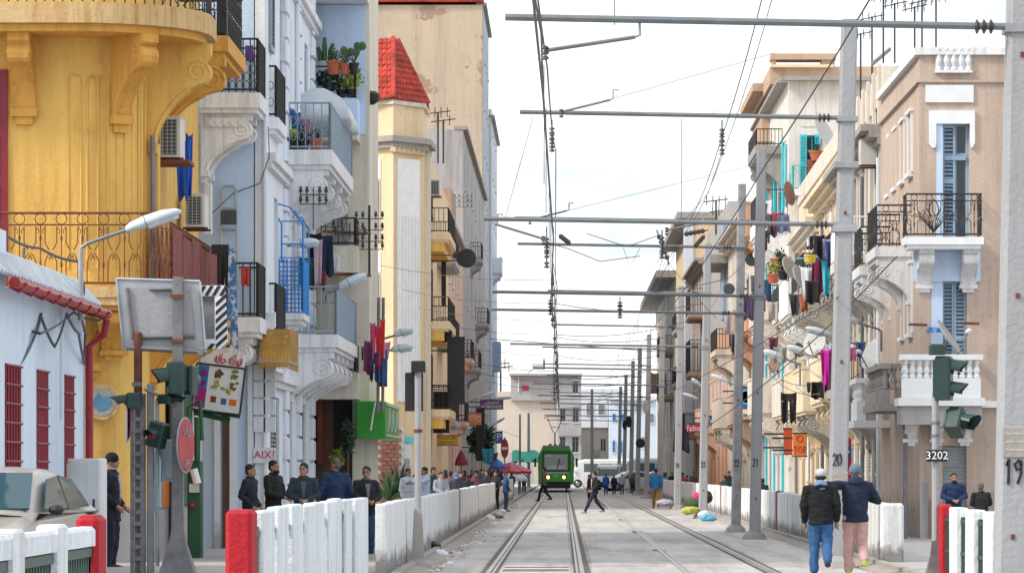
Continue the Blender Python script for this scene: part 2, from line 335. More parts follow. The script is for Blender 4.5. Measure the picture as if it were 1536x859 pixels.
def railing(f, par, u0, u1, d, w, h, mat, style='bars', ret=True, gap=.13, name='railing', d0=0.):
    """balcony railing: front run at distance d, returns back to the wall"""
    mb = MB(f); r = .012
    def run(a, b):
        a = Vector(a); b = Vector(b); L_ = (b - a).length; n = max(1, int(L_ / gap)); dv = (b - a).normalized()
        for z in (.06, h): mb.tube([a + Vector((0, 0, z)), b + Vector((0, 0, z))], .02, 4)
        if style == 'scroll':
            mb.tube([a + Vector((0, 0, h * .84)), b + Vector((0, 0, h * .84))], .012, 4)
            k = max(1, round(L_ / .34)); st = L_ / k
            for i in range(k):
                c = a + dv * (st * (i + .5))
                rr = h * .075; mb.tube([c + dv * (rr * math.cos(t)) + Vector((0, 0, h * .92 + rr * math.sin(t))) for t in [2 * math.pi * q / 10 for q in range(10)]], .008, 4, True)
                mb.tube([c + Vector((0, 0, .08)), c + Vector((0, 0, h * .84))], [.008, .008][:2], 4)
                for q in (.3, .66): mb.ball(c + Vector((0, 0, h * q)), (.02, .02, .06), 5, 4)
                for sg in (-1, 1):
                    mb.tube([c + dv * (sg * x * st) + Vector((0, 0, z * h)) for x, z in ((.22, .06), (.22, .34), (.34, .42), (.44, .46), (.47, .41), (.41, .37))], .009, 4)
                    mb.tube([c + dv * (sg * x * st) + Vector((0, 0, z * h)) for x, z in ((.22, .82), (.22, .60), (.34, .53), (.42, .50))], .009, 4)
                    mb.tube([c + dv * (sg * x * st) + Vector((0, 0, z * h)) for x, z in ((.22, .76), (.14, .80), (.07, .76), (.12, .72))], .007, 4)
        else:
            for i in range(n + 1): p = a + dv * (L_ * i / n); mb.tube([p + Vector((0, 0, .02)), p + Vector((0, 0, h))], .026 if i in (0, n) else r, 4)
            if style == 'rings':
                for i in range(n):
                    c = a + dv * (L_ * (i + .5) / n); rr = min(gap * .38, .07)
                    for z in (.3, .62): mb.tube([c + dv * (rr * math.cos(t)) + Vector((0, 0, h * z + rr * 1.7 * math.sin(t))) for t in [2 * math.pi * q / 8 for q in range(8)]], .007, 4, True)
    run((u0, d, w), (u1, d, w))
    if ret: run((u0, d0, w), (u0, d, w)); run((u1, d0, w), (u1, d, w))
    return mb.build(name, mat, par)
def balcony(f, bld, u0, u1, w, proj, slab_mat, rail_mat, style='bars', h=.95, st=.16, br=None, br_mat=None, moulded=True, gap=.13, solid_mat=None):
    """slab (the part) with railing and brackets as sub-parts; w is the floor level"""
    mb = MB(f); mb.box(u0, u1, .003, proj, w - st, w)
    if moulded: mb.box(u0 + .06, u1 - .06, .003, proj - .06, w - st - .09, w - st)
    b = mb.build('balcony', slab_mat, bld)
    if style == 'solid':
        p = MB(f); t = .1
        p.box(u0, u1, proj - t, proj, w, w + h); p.box(u0, u0 + t, .003, proj - t, w, w + h); p.box(u1 - t, u1, .003, proj - t, w, w + h); p.box(u0 - .03, u1 + .03, proj - t - .03, proj + .03, w + h, w + h + .07)
        p.build('parapet', solid_mat or slab_mat, b)
    elif style:
        railing(f, b, u0 + .04, u1 - .04, proj - .05, w, h, rail_mat, style, gap=gap)
    if br:
        n, D, H, wid = br
        for i in range(n): bracket(f, u0 + .3 + (u1 - u0 - .6) * i / max(1, n - 1), w - st - (.09 if moulded else 0), D, H, wid, br_mat or slab_mat, b)
    return b
def louvre(mb, u0, u1, d0, w0, w1, n=None, t=.05):
    b = min(.07, (u1 - u0) * .16); mb.box(u0, u0 + b, d0, d0 + t, w0, w1); mb.box(u1 - b, u1, d0, d0 + t, w0, w1)
    for z in (w0, (w0 + w1) / 2 - .05, w1 - .1): mb.box(u0 + b, u1 - b, d0, d0 + t, z, z + .1)
    n = n or max(4, int((w1 - w0) / .09))
    for i in range(n):
        z = w0 + .1 + (w1 - w0 - .2) * (i + .5) / n; mb.add([(u0 + b, d0, z + .02), (u1 - b, d0, z + .02), (u1 - b, d0 + t, z - .03), (u0 + b, d0 + t, z - .03)], [(0, 1, 2, 3)])
def window(f, bld, u0, u1, w0, w1, fm, kind='sash', sm=None, d=-.2, name='window', sur=None, sill=True, gm=None):
    """frame (the part) with pane and shutters as sub-parts, set in an opening"""
    t = min(.07, (u1 - u0) * .12); mb = MB(f)
    mb.box(u0, u0 + t, d, d + .07, w0, w1); mb.box(u1 - t, u1, d, d + .07, w0, w1); mb.box(u0 + t, u1 - t, d, d + .07, w1 - t, w1); mb.box(u0 + t, u1 - t, d, d + .07, w0, w0 + t)
    if kind in ('sash', 'open', 'half'):
        c = (u0 + u1) / 2; mb.box(c - t * .45, c + t * .45, d + .002, d + .065, w0 + t, w1 - t); z = w0 + (w1 - w0) * .72; mb.box(u0 + t, u1 - t, d + .004, d + .06, z, z + t * .8)
    fo = mb.build(name, fm, bld)
    MB(f).box(u0 + t, u1 - t, d + .01, d + .03, w0 + t, w1 - t).build('pane', gm or M['glass'], fo)
    c = (u0 + u1) / 2
    if kind in ('shut', 'half'):
        for a, b in ((u0 + .01, c - .005), (c + .005, u1 - .01)):
            if kind == 'half' and a > c: continue
            k = MB(f); louvre(k, a, b, d + .08, w0 + .01, w1 - .01); k.build('shutter', sm or fm, fo)
    if kind == 'open':
        for a, b in ((u0 - (u1 - u0) * .5, u0 - .01), (u1 + .01, u1 + (u1 - u0) * .5)):
            k = MB(f); louvre(k, a, b, .015, w0, w1); k.build('shutter', sm or fm, fo)
    if kind == 'swing':                            # leaves standing out from the wall
        for a in (u0, u1):
            k = MB(lambda u, dd, w, a=a: f(a + dd, u, w)); louvre(k, .0, (u1 - u0) * .5, -.02, w0, w1); k.build('shutter', sm or fm, fo)
    if sur:
        k = MB(f); q = .14; k.box(u0 - q, u0, .002, .05, w0, w1 + q); k.box(u1, u1 + q, .002, .05, w0, w1 + q); k.box(u0 - q - .04, u1 + q + .04, .002, .09, w1 + q, w1 + q + .07); k.build('surround', sur, fo)
    if sill and name == 'window': MB(f).box(u0 - .08, u1 + .08, .002, .12, w0 - .09, w0 - .004).build('sill', sur or M['white_m'], fo)
    return fo
def shell(mb, u0, u1, d0, d1, w0, w1):             # solid body behind a facade sheet (dark inside shows through openings)
    mb.box(u0 + .002, u1 - .002, d0, d1, w0, w1)
def house(name, label, f, u0, u1, H, mats, holes=(), deep=8., w0=0., cap=.12, cap_mat=None, group=None, reveal=.26):
    b = thing(name, label, 'building', f((u0 + u1) / 2, 0, w0), group)
    mb = MB(f); mb.wall(u0, u1, w0, H, holes, reveal); mb.quad((u0, 0, w0), (u0, -reveal, w0), (u0, -reveal, H), (u0, 0, H)); mb.quad((u1, 0, w0), (u1, -reveal, w0), (u1, -reveal, H), (u1, 0, H)); mb.quad((u0, 0, H), (u1, 0, H), (u1, -reveal, H), (u0, -reveal, H))
    mb.box(u0, u1, -deep, -reveal, w0, H); mb.build('wall', mats, b)
    if cap: MB(f).box(u0 - .05, u1 + .05, -.5, cap, H + .004, H + .2).build('parapet', cap_mat or mats, b)
    return b
def plan_prism(mb, pts, w0, w1): return mb.prism(pts, w0, w1, 2)
def wire(pts, r, name, label, group, mat=None, n=4):
    ob = MB().tube(pts, r, n).build(name, mat or M['wire'], None, origin=pts[0]); return tag(ob, label, 'cable', group)
def sagline(a, b, sag, n=8):
    a = Vector(a); b = Vector(b); return [a.lerp(b, i / n) - Vector((0, 0, sag * 4 * (i / n) * (1 - i / n))) for i in range(n + 1)]
def insulator(mb, c, axis, n=3, r=.06, st=.05):
    for i in range(n):
        h = (i - (n - 1) / 2) * st; mb.lathe([(.02, h - st * .45), (r, h - st * .2), (r * .9, h + st * .05), (.02, h + st * .35)], c, 8, axis)
# ---------------------------------------------------------------- ground, road, pavements
def sheet(name, x0, x1, y0, y1, z, mat): return MB().quad((x0, y0, z), (x1, y0, z), (x1, y1, z), (x0, y1, z)).build(name, mat, None, kind='structure')
sheet('ground', -1500, 1500, -200, 4000, -.06, M['soil'])
road = sheet('road', -2.62, 5.2, -20, 445, -.004, M['road'])
PZ = .10
for nm, x0, x1 in (('pavement', -9.5, -2.45), ('pavement', 5.16, 9.5)):
    MB().box(x0, x1, -10, 400, -.05, PZ).build(nm, M['pave'], None, kind='structure')
sheet('side_street', 9.5, 60, 40, 86, .02, M['pave'])
for x0, x1 in ((-2.45, -2.33), (5.04, 5.16)):
    k = MB(); k.box(x0, x1, -10, 400, -.05, PZ + .03); k.build('kerb', M['stone'], None, kind='structure')
RX = (-1.15, .29, 1.88, 3.24)
cols = [(-2.33, RX[0] - .15), (RX[0] + .15, RX[1] - .15), (RX[1] + .15, RX[2] - .15), (RX[2] - 1.36 + .15, RX[3] - .15), (RX[3] + .15, 5.04)]
sm = {}
for ci, (a, b) in enumerate(cols):
    for r_ in range(19):
        y0 = 52 + r_ * 6.0 + (0, 2.2, 1.1, 3.3, .6)[ci]; ox = .02
        if ci not in sm:
            m_ = MB().cbox(a + ox, b - ox, 0, 5.95, -.03, .012, .012); ob = m_.build('slab', M['road'], road, origin=(a, 0, 0)); sm[ci] = ob.data; ob.location = Vector((a, y0, 0)) - ORG[road.name]
        else: inst('slab', sm[ci], road, (a, y0, rnd.uniform(-.004, .004)), (rnd.uniform(-.0008, .0008), rnd.uniform(-.001, .001), 0))
MB().box(-2.33, 5.04, 172, 440, -.02, .0065).build('far_roadway', M['road'], road)
which = ('far left', 'second from left', 'third from left', 'far right')
for i, x in enumerate(RX):
    o = thing('tram_rail', f'grooved steel tram rail set in the concrete, {which[i]} of the four', 'rail', (x, 60, 0), 'tram rails in the road')
    MB().box(x - .035, x + .035, -10, 420, -.03, .022).build('rail_head', M['rail'], o)
    MB().box(x + .075 * (1 if i % 2 == 0 else -1) - .02, x + .075 * (1 if i % 2 == 0 else -1) + .02, -10, 420, -.03, .02).build('guard_lip', M['rail'], o)
    MB().box(x - .13, x + .13, -10, 420, -.03, .008).build('rail_bed', M['railside'], o)
for y in (62.3, 63.1, 64.6): MB().box(RX[0] + .2, RX[1] - .2, y, y + .16, .012, .02).build('drain_grate', M['railside'], road)

# ---------------------------------------------------------------- picket fences
def picket_mesh(w, l, h, k=.016): return MB().cbox(-w / 2, w / 2, 0, l, 0, h, k)
def fence(label, x, y0, y1, pitch, l, h, mat, posts=(), w=.15, rails=True, z=PZ, post_mat=None, jit=.0, cat='fence', dx=0., post_w=None):
    o = thing('concrete_fence', label, cat, (x, (y0 + y1) / 2, z), 'low concrete fences along the tracks'); first = None; y = y0; n = 0; pm = None
    while y < y1 - .01:
        isp = any(abs(y - p) < pitch * .5 for p in posts)
        xx = x + dx * (y - y0)
        if isp:
            if pm is None: ob = MB().cbox(-(post_w or w) / 2, (post_w or w) / 2, 0, max(.42, min(l, .6)), 0, h + .03, .03).build('post', post_mat or M['red'], o, origin=(0, 0, 0)); pm = ob.data; ob.location = Vector((xx, y, z)) - ORG[o.name]
            else: inst('post', pm, o, (xx, y, z))
        else:
            if first is None: ob = picket_mesh(w, l, h).build('picket', mat, o, origin=(0, 0, 0)); first = ob.data; ob.location = Vector((xx, y, z)) - ORG[o.name]
            else: inst('picket', first, o, (xx + rnd.uniform(-jit, jit), y, z), (0, rnd.uniform(-jit, jit) * .5, rnd.uniform(-jit, jit)), (1, 1, 1 + rnd.uniform(-jit, jit)))
        n += 1; y += pitch
    if rails:
        mb = MB()
        for zz in (.35, h - .2): mb.box(x - .03, x + .03, y0 + .7, y1, z + zz, z + zz + .05)
        yy = y0 + 1.3
        while yy < y1: mb.box(x - .02, x + .02, yy, yy + .03, z + .1, z + h - .12); yy += .11
        mb.build('railing', M['green_rail'], o)
    return o
nf = fence('white picket fence at the near left with a red end post, beside the car', -2.68, 15.7, 22.9, 1.7, .32, 1.21, M['fence_n'], (22.5,), .13, post_mat=M['red'], jit=.004)
for i in range(4): MB().cbox(-2.73, -2.63, 16.02 + i * 1.7, 17.4 + i * 1.7, PZ + 1.07, PZ + 1.19 - .004 * i, .02).build('cap_beam', M['fence_n'], nf)
fence('bright white picket fence with a red end post, in front of the group of men', -2.47, 30.4, 48.6, 1.75, 1.3, 1.16, M['fence_n'], (30.4,), .115, post_mat=M['red'], jit=.02, post_w=.2)
fence('long whitewashed concrete fence with maroon posts beside the left track', -2.6, 57.0, 200, 1.12, 1.08, 1.0, M['fence_w'], (97.3, 118.6, 160, 181), .16, rails=False, post_mat=M['maroon'], jit=.012)
fence('stained white picket fence with maroon posts behind the row of numbered poles', 5.3, 65.2, 196, 1.12, .92, .94, M['fence_w'], (84.5, 97.9, 132.4, 158), .17, rails=False, post_mat=M['maroon'], jit=.015)
fence('far right stained fence running to the parked vehicles', 5.3, 197, 300, 2.2, 2.1, .94, M['fence_w'], (), .17, rails=False)
fence('white picket fence at the near right with a dark red post beside the traffic light', 5.33, 42.4, 55.7, 2.2, .95, .98, M['fence_n'], (55.6,), .17, post_mat=M['red'], jit=.008)
sp = MB(); sp.cbox(5.12, 5.50, 64.6, 65.0, PZ, PZ + .95, .04); tag(sp.build('broken_fence_post', M['fence_w'], None), 'chipped whitewashed end post of the right fence by the crossing', 'post')

# ---------------------------------------------------------------- overhead line poles
DIG = {'0': [[(0, .5), (.12, .9), (.4, 1), (.6, .6), (.5, .12), (.2, 0), (.02, .3), (0, .5)]], '1': [[(.1, .75), (.35, 1), (.3, 0)]], '2': [[(0, .75), (.2, 1), (.5, .9), (.5, .6), (0, 0), (.6, .05)]],
       '3': [[(0, .95), (.5, .95), (.22, .58), (.55, .4), (.4, .02), (0, .08)]], '4': [[(.4, 1), (0, .35), (.6, .35)], [(.45, .6), (.42, 0)]], '9': [[(.5, .72), (.3, .98), (.05, .8), (.15, .56), (.5, .7), (.52, .95), (.5, .4), (.25, .02)]], '5': [[(.5, 1), (.1, 1), (.05, .55), (.45, .55), (.45, .1), (0, .02)]]}
def painted_number(s, pos, h, mat, parent, r=.03, name='painted_number'):
    mb = MB(); x = 0
    for ch in s:
        for st in DIG[ch]: mb.tube([(pos[0] + (x + a) * h * .55, pos[1], pos[2] + b * h) for a, b in st], r, 5)
        x += .72
    mb.fr = None
    return mb.build(name, mat, parent)
poles = {}
def line_pole(num, X, Y, h, w, up=None, lo=None, label='', mat=None, lean=.16, nh=.2, steel=False):
    o = thing('line_pole', label, 'pole', (X, Y, 0), 'numbered overhead line poles on the right')
    k = w * .5; kt = w * .42; mt = mat or M['pole']
    def sec(z): t = z / h; q = k + (kt - k) * t; cx = X + lean * t; return [(cx - q, Y - q * .7, z), (cx - q * .7, Y - q, z), (cx + q * .8, Y - q, z), (cx + q, Y - q * .8, z), (cx + q, Y + q, z), (cx - q, Y + q, z)]
    MB().loft([sec(0), sec(h * .5), sec(h)]).build('shaft', mt, o)
    b = MB(); b.loft([[(X + math.cos(t) * rr, Y + math.sin(t) * rr, z) for t in [2 * math.pi * q / 9 + .3 for q in range(9)]] for rr, z in ((w * 1.25, -.03), (w * 1.0, .12), (w * .62, .2))]); b.build('footing', M['stone'], o)
    for beam, x0 in ((up, 0), (lo, 0)):
        if not beam: continue
        z, xl = beam; xr = X + lean * z / h
        cb = MB(); cb.tube([(xl, Y - .12, z + .10), (xr + .45 * w, Y - .12, z)], .036, 8); c = cb.build('crossbeam', M['galv'], o)
        q = MB(); insulator(q, (xr - w * .5 - .22, Y - .12, z + .006), 0, 3, .075, .07); q.build('insulator', M['insul'], c)
        q = MB(); q.box(xr - w * .56, xr + w * .56, Y - w * .56, Y + w * .56, z - .05, z + .03); q.build('clamp', M['pole_steel'], o)
    for z in ((6.45, 5.42) if num == '20' else ()):
        xr = X + lean * z / h; MB().cbox(xr - w * .66, xr + w * .66, Y - w * .62, Y + w * .62, z, z + .10, .01).build('steel_band', M['pole_steel'], o)
    if num: painted_number(num, (X - w * .34 + lean * .2, Y - k - .004, 1.66 if num != '19' else 1.45), nh, M['black'], o, nh * .06)
    if num in ('19', '20'):
        z0, z1 = ((1.72, 2.02) if num == '19' else (1.28, 1.56)); k2 = k * .98; MB().cbox(X - k2 * .8 + lean * .2, X + k2 * .98 + lean * .2, Y - k - .012, Y - k * .7, z0, z1, .01).build('cement_patch', M['stone'], o)
        for i in range(3): MB().box(X - k2 * .6 + lean * .2, X + k2 * .8 + lean * .2, Y - k - .015, Y - k - .012, z0 + .06 + i * .08, z0 + .085 + i * .08).build('cement_ridge', M['concrete'], o)
    for i in range(int(h / 2.4)):
        z = .9 + i * 2.4; MB().box(X - k * .12 + lean * z / h, X + k * .12 + lean * z / h, Y - k - .01, Y - k + .01, z, z + .05).build('step_bolt', M['rust'], o)
    poles[num or label] = o; return o
line_pole('19', 4.46, 40.0, 10, .32, (6.0, -.58), None, 'nearest grey concrete pole at the right edge, number 19 painted in black', nh=.25, lean=.2)
line_pole('20', 4.40, 64.6, 8.85, .30, (7.25, -.70), (5.53, -1.28), 'thick grey concrete pole painted 20, behind the two walking men', nh=.19, lean=.22)
line_pole('21', 4.33, 90.5, 8.8, .25, (7.17, -1.1), (5.50, -1.60), 'tall grey pole painted 21, nearer of the close pair', M['pole'], nh=.18)
line_pole('22', 4.33, 100.5, 8.75, .24, (7.15, -1.15), (5.50, -1.80), 'tall grey pole painted 22, farther of the close pair', M['pole_steel'], nh=.18)
line_pole('23', 4.46, 128, 8.8, .27, (7.2, -.5), (5.5, -1.7), 'grey pole painted 23 with rubbish heaped at its foot', nh=.18)
line_pole('24', 4.5, 158, 8.8, .29, (7.2, -.5), (5.5, -1.2), 'grey pole painted 24, next beyond the rubbish heap', nh=.18)
farl = ['just behind the man in the blue waistcoat', 'next beyond the man in the blue waistcoat', 'fifth from the far end of the row', 'fourth from the far end of the row', 'carrying a dark round board', 'at the very far end of the row']
for i, (Y, hh) in enumerate(((187, 8.9), (217, 8.9), (243, 8.9), (267, 8.8), (297, 8.6), (325, 8.3))):
    line_pole('', 4.5, Y, hh, .29, (7.2, -1.0), (5.5, -1.4), 'slender grey overhead line pole ' + farl[i])
for Y, X, z, r_, wx, lab in ((243, 3.72, 4.27, .30, .5, 'dark round board fixed high on a far pole'), (267, 4.36, 4.76, .40, .5, 'second dark round board hung beside a far pole'), (217, 4.17, 3.0, .26, 1, 'black round board low beside a far pole'), (187, 3.86, 4.5, .32, .5, 'greyish oval board high by the pale end house')):
    k = MB(); k.lathe([(.02, -.06), (r_ * .95, -.05), (r_, 0), (r_ * .95, .05), (.02, .06)], (0, 0, 0), 16, 1); k.v = [(X + v[0] * wx, Y - .35 + v[1], z + v[2]) for v in k.v]; ob = k.build('round_board', M['blackm'] if z < 4.4 or z > 4.6 else M['fargrey'], None); tag(ob, lab, 'sign', 'round boards on the far poles')
def plain_pole(label, px, ptop, Y, r, mat):
    X = (px - CX) * Y / F; h = P(px, ptop, Y).z; o = thing('post', label, 'pole', (X, Y, 0)); MB().tube([(X, Y, 0), (X, Y, h)], [r, r * .7], 8).build('shaft', mat, o)
    MB().lathe([(r * 1.8, 0), (r * 1.6, .15), (r, .2)], (X, Y, 0), 8).build('base', M['stone'], o); return o
plain_pole('dark slim post left of the tram', 780, 621, 240, .07, M['rustpost'])
plain_pole('pale slim post close left of the tram', 793, 619, 330, .14, M['pole'])
plain_pole('grey post between tram and minibus, without a crossbeam', 888, 583, 262, .12, M['pole'])

# ---------------------------------------------------------------- overhead wires
G = 'overhead tram wires'
def hang(X, ys, zs, sag, r, label, dropr=None):
    pts = []
    for i in range(len(ys) - 1): pts += sagline((X[i], ys[i], zs[i]), (X[i + 1], ys[i + 1], zs[i + 1]), sag, 6)[(1 if i else 0):]
    return wire(pts, r, 'contact_wire', label, G)
Ys = [22, 40, 64.6, 90.5, 100.5, 128, 158, 187, 217, 243, 267, 297, 325, 420]
hang([-.32, -.2, -.16, -.28, -.22, -.3, -.4, -.45, -.5, -.5, -.5, -.45, -.4, -.4], Ys, [5.75] + [5.32] * 13, .03, .012, 'lower contact wire above the left track')
hang([-.5, -.22, -.28, -.22, -.28, -.25, -.35, -.4, -.45, -.45, -.45, -.4, -.4, -.4], Ys, [6.9, 5.95, 7.0, 7.0, 7.0, 7.0, 7.0, 7.0, 7.0, 7, 7, 7, 7, 7], .25, .011, 'upper carrying wire above the left track')
hang([-.38, -.16, -.12, -.18, -.2, -.2, -.3, -.35, -.4, -.4, -.4, -.4, -.4, -.4], Ys, [6.5, 5.6, 6.75, 6.72, 6.75, 6.7, 6.7, 6.7, 6.7, 6.7, 6.7, 6.7, 6.7, 6.7], .2, .009, 'middle wire beside the carrying wire of the left track')
hang([2.5, 2.55, 2.56, 2.6, 2.5, 2.55, 2.6, 2.6, 2.6, 2.6, 2.6, 2.6, 2.6, 2.6], Ys, [10.5, 8.8, 6.95, 6.95, 6.95, 6.95, 7, 7, 7, 7, 7, 7, 7, 7], .3, .008, 'upper carrying wire above the right track')
hang([2.6, 2.62, 2.62, 2.6, 2.55, 2.6, 2.65, 2.65, 2.65, 2.65, 2.65, 2.65, 2.65, 2.65], Ys, [10.2, 8.4, 6.8, 6.8, 6.8, 6.8, 6.8, 6.8, 6.8, 6.8, 6.8, 6.8, 6.8, 6.8], .25, .006, 'second wire close to the right carrying wire')
hang([2.3, 2.4, 2.35, 2.4, 2.3, 2.4, 2.4, 2.4, 2.4, 2.4, 2.4, 2.4, 2.4, 2.4], Ys[3:] + [], [5.35] * 11, .03, .008, 'lower contact wire above the right track')
wire(sagline(P(1322, -30, 50), P(1150, 245, 66), .05) + sagline(P(1150, 245, 66), P(990, 480, 110), .15)[1:], .013, 'feeder_cable', 'thick dark cable slanting down from the upper right past the teal shutters', G)
wire(sagline(P(1258, 445, 64), P(960, 610, 150), .1) , .012, 'feeder_cable', 'thin feeder cable along the right row of poles', G)
wire(sagline(P(1345, 385, 64), P(1060, 640, 100), .2), .014, 'feeder_cable', 'slack cable crossing behind pole 20', G)
for (x0, y0, Y0, x1, y1, Y1, lab) in ((920, 148, 64, 1160, 80, 70, 'fine span wire rising right from the second crossbeam'), (855, 315, 80, 1160, 240, 95, 'fine span wire rising right above the third crossbeam'), (1070, 170, 70, 1180, 110, 90, 'short fine wire near the orange roof'),
        (800, 175, 64, 757, 330, 66, 'fine drop wire at the left ends of the crossbeams'), (1022, 178, 64, 1022, 335, 66, 'fine vertical wire between the second and third crossbeam'), (922, -10, 41, 922, 38, 41, 'hanger wire at the top of the nearest crossbeam'),
        (735, 508, 190, 985, 527, 187, 'cable slung from the left house across to a right pole'), (738, 450, 128, 735, 470, 190, 'short wire at the left house corner')):
    wire([P(x0, y0, Y0), P(x1, y1, Y1)], .005 if Y0 < 150 else .018, 'span_wire', lab, 'fine span wires')
for (pts, lab) in (([(1000, 392, 68), (1040, 440, 100), (1075, 478, 100)], 'pull-off wire slanting right from the insulators under the third crossbeam'), ([(1002, 395, 68), (985, 430, 90), (962, 470, 128)], 'pull-off wire slanting left from the insulators under the third crossbeam'), ([(880, 350, 66), (940, 370, 66), (990, 352, 66)], 'slack wire looping under the third crossbeam, middle'),
    ([(823, 365, 66), (850, 372, 66), (900, 392, 66), (960, 384, 66)], 'thin wire drooping right from the left track wires'), ([(935, 372, 100), (945, 400, 100), (960, 372, 100)], 'small slack wire loop below the second upper beam'), ([(700, 660, 250), (735, 640, 260), (780, 655, 300)], 'low slack wire left of the tram'), ([(862, 610, 230), (900, 600, 230), (960, 585, 217)], 'slack wire near the far poles'), ([(1083, 228, 64.5), (1062, 290, 75), (1010, 350, 90), (985, 395, 100)], 'curved feeder wire down from the second crossbeam insulators'),
    ([(830, 395, 66), (836, 430, 90), (832, 470, 100), (838, 520, 128)], 'thin vertical run of wires over the left track'), ([(1112, 400, 100), (1090, 420, 100), (1068, 460, 128)], 'short jumper wire left of pole 22')):
    wire([P(*p) for p in pts], .007 if pts[0][2] < 120 else .014, 'span_wire', lab, 'fine span wires')
for i, (a_, b_, Y, lab) in enumerate((((985, 345), (1004, 396), 67, 'slanting string of dark insulators right of the middle, third crossbeam'), ((1022, 352), (1062, 345), 67, 'level string of dark insulators by the third crossbeam'), ((838, 352), (856, 366), 66.5, 'slanting insulators beside the left track wires'), ((1040, 372), (1058, 352), 72, 'short rising string of insulators by pole 22'))):
    a_, b_ = P(*a_, Y), P(*b_, Y); o = thing('insulator_string', lab, 'insulator', a_, 'insulators hung from the crossbeams'); MB().tube([a_, b_], .012, 5).build('rod', M['wire'], o); k = MB()
    for t in (.2, .35, .5, .65, .8): k.ball(a_.lerp(b_, t), .045, 7, 5)
    k.build('discs', M['insul'], o)
wn = ['nearest pair of tracks', 'second span', 'third span', 'fourth span', 'fifth span', 'sixth span', 'seventh span', 'eighth span']
for i, (Y, dz_) in enumerate(((112, 0), (128, .3), (143, -.2), (158, .2), (187, .3), (217, 0), (243, .25), (267, -.1))):
    wire(sagline((-.3, Y, 6.6 + dz_), (4.5, Y, 6.9), .25, 6), .012 if Y < 200 else .02, 'cross_span', 'thin cross wire over the tracks between far poles, ' + wn[i], 'cross wires between poles'); wire(sagline((-5.4, Y + 6, 7.6), (-.3, Y, 6.9), .15, 5), .008 if Y < 200 else .013, 'cross_span', 'thin wire from the left houses to the left track wires, ' + wn[i], 'cross wires from the left houses')
for i, Y in enumerate((110, 135, 165, 200, 230, 260)):
    o = thing('insulator_string', 'dark insulators on the left track wires, ' + ('fifth crossbeam', 'sixth crossbeam', 'seventh crossbeam', 'eighth crossbeam', 'ninth crossbeam', 'farthest')[i], 'insulator', (-.3, Y, 6.8), 'insulators hung from the crossbeams'); MB().tube([(-.3, Y, 5.5), (-.3, Y, 6.9)], .015, 4).build('rod', M['wire'], o); k = MB()
    for z in (5.7, 6.0, 6.4, 6.7): k.ball((-.3, Y, z), (.06, .06, .07), 7, 5)
    k.build('discs', M['insul'], o)
# registration arms, pull-offs and hanging insulators
def arm(label, a, b, r=.03):
    o = thing('registration_arm', label, 'bracket', a, 'arms hung below the crossbeams'); MB().tube([a, b], r, 6).build('tube', M['galv'], o)
    MB().tube([b, b + Vector((.05, 0, .02)), b + Vector((.05, 0, .16)), b + Vector((.14, 0, .16))], r * .7, 5).build('hook', M['pole_steel'], o); k = MB(); insulator(k, a + Vector((0, 0, -.02)), 2, 3, r * 1.8, .05); k.build('insulator', M['insul'], o); return o
arm('tilted registration arm under the nearest crossbeam', P(818, 76, 39.9), P(952, 56, 39.9), .022)
arm('short tilted rod above the second crossbeam', P(842, 168, 64.3), P(915, 150, 64.3), .022)
arm('rod sloping down to the left wires below the third crossbeam', P(815, 358, 66), P(742, 336, 66), .022)
arm('rod below the third crossbeam, right track side', P(1000, 345, 70), P(1050, 335, 70), .02)
arm('short tilted rod above the third crossbeam', P(795, 330, 85), P(850, 316, 85), .022)
for i, (px, py, Y, z1, lab) in enumerate(((828, 180, 64.4, 225, 'string of dark insulators under the second crossbeam, left track'), (1083, 180, 64.4, 230, 'string of dark insulators under the second crossbeam, right track'), (820, 340, 66, 400, 'string of dark insulators under the third crossbeam, left track'), (993, 345, 66, 385, 'string of dark insulators under the third crossbeam, right track'),
        (826, 443, 90, 470, 'dark insulators under the fourth crossbeam, left track'), (930, 445, 90, 475, 'dark insulators under the fourth crossbeam, middle'), (832, 560, 187, 600, 'dark insulators above the tram, nearer'), (836, 520, 158, 550, 'dark insulators above the tram, farther up'))):
    a = P(px, py, Y); b = P(px, z1, Y); o = thing('insulator_string', lab, 'insulator', a, 'insulators hung from the crossbeams')
    MB().tube([a, b], .012, 5).build('rod', M['wire'], o); k = MB()
    for t in (.35, .55, .7, .95): insulator(k, a.lerp(b, t), 2, 2, .05 if i < 4 else .07, .06)
    k.build('discs', M['insul'], o)
dz = MB()
for i, Y in enumerate((52, 58, 70, 76, 82, 95, 108, 115, 121, 135, 142, 150, 165, 172, 180)):
    for x, z0, z1 in ((-.25, 5.3, 6.85), (2.5, 5.33, 6.75)):
        if Y > 90 or x < 0: dz.tube([(x, Y, z0), (x, Y, z1)], .006, 3)
tag(dz.build('dropper_wires', M['wire'], None, kind='stuff'), 'short vertical dropper wires between carrying and contact wires', 'wires')
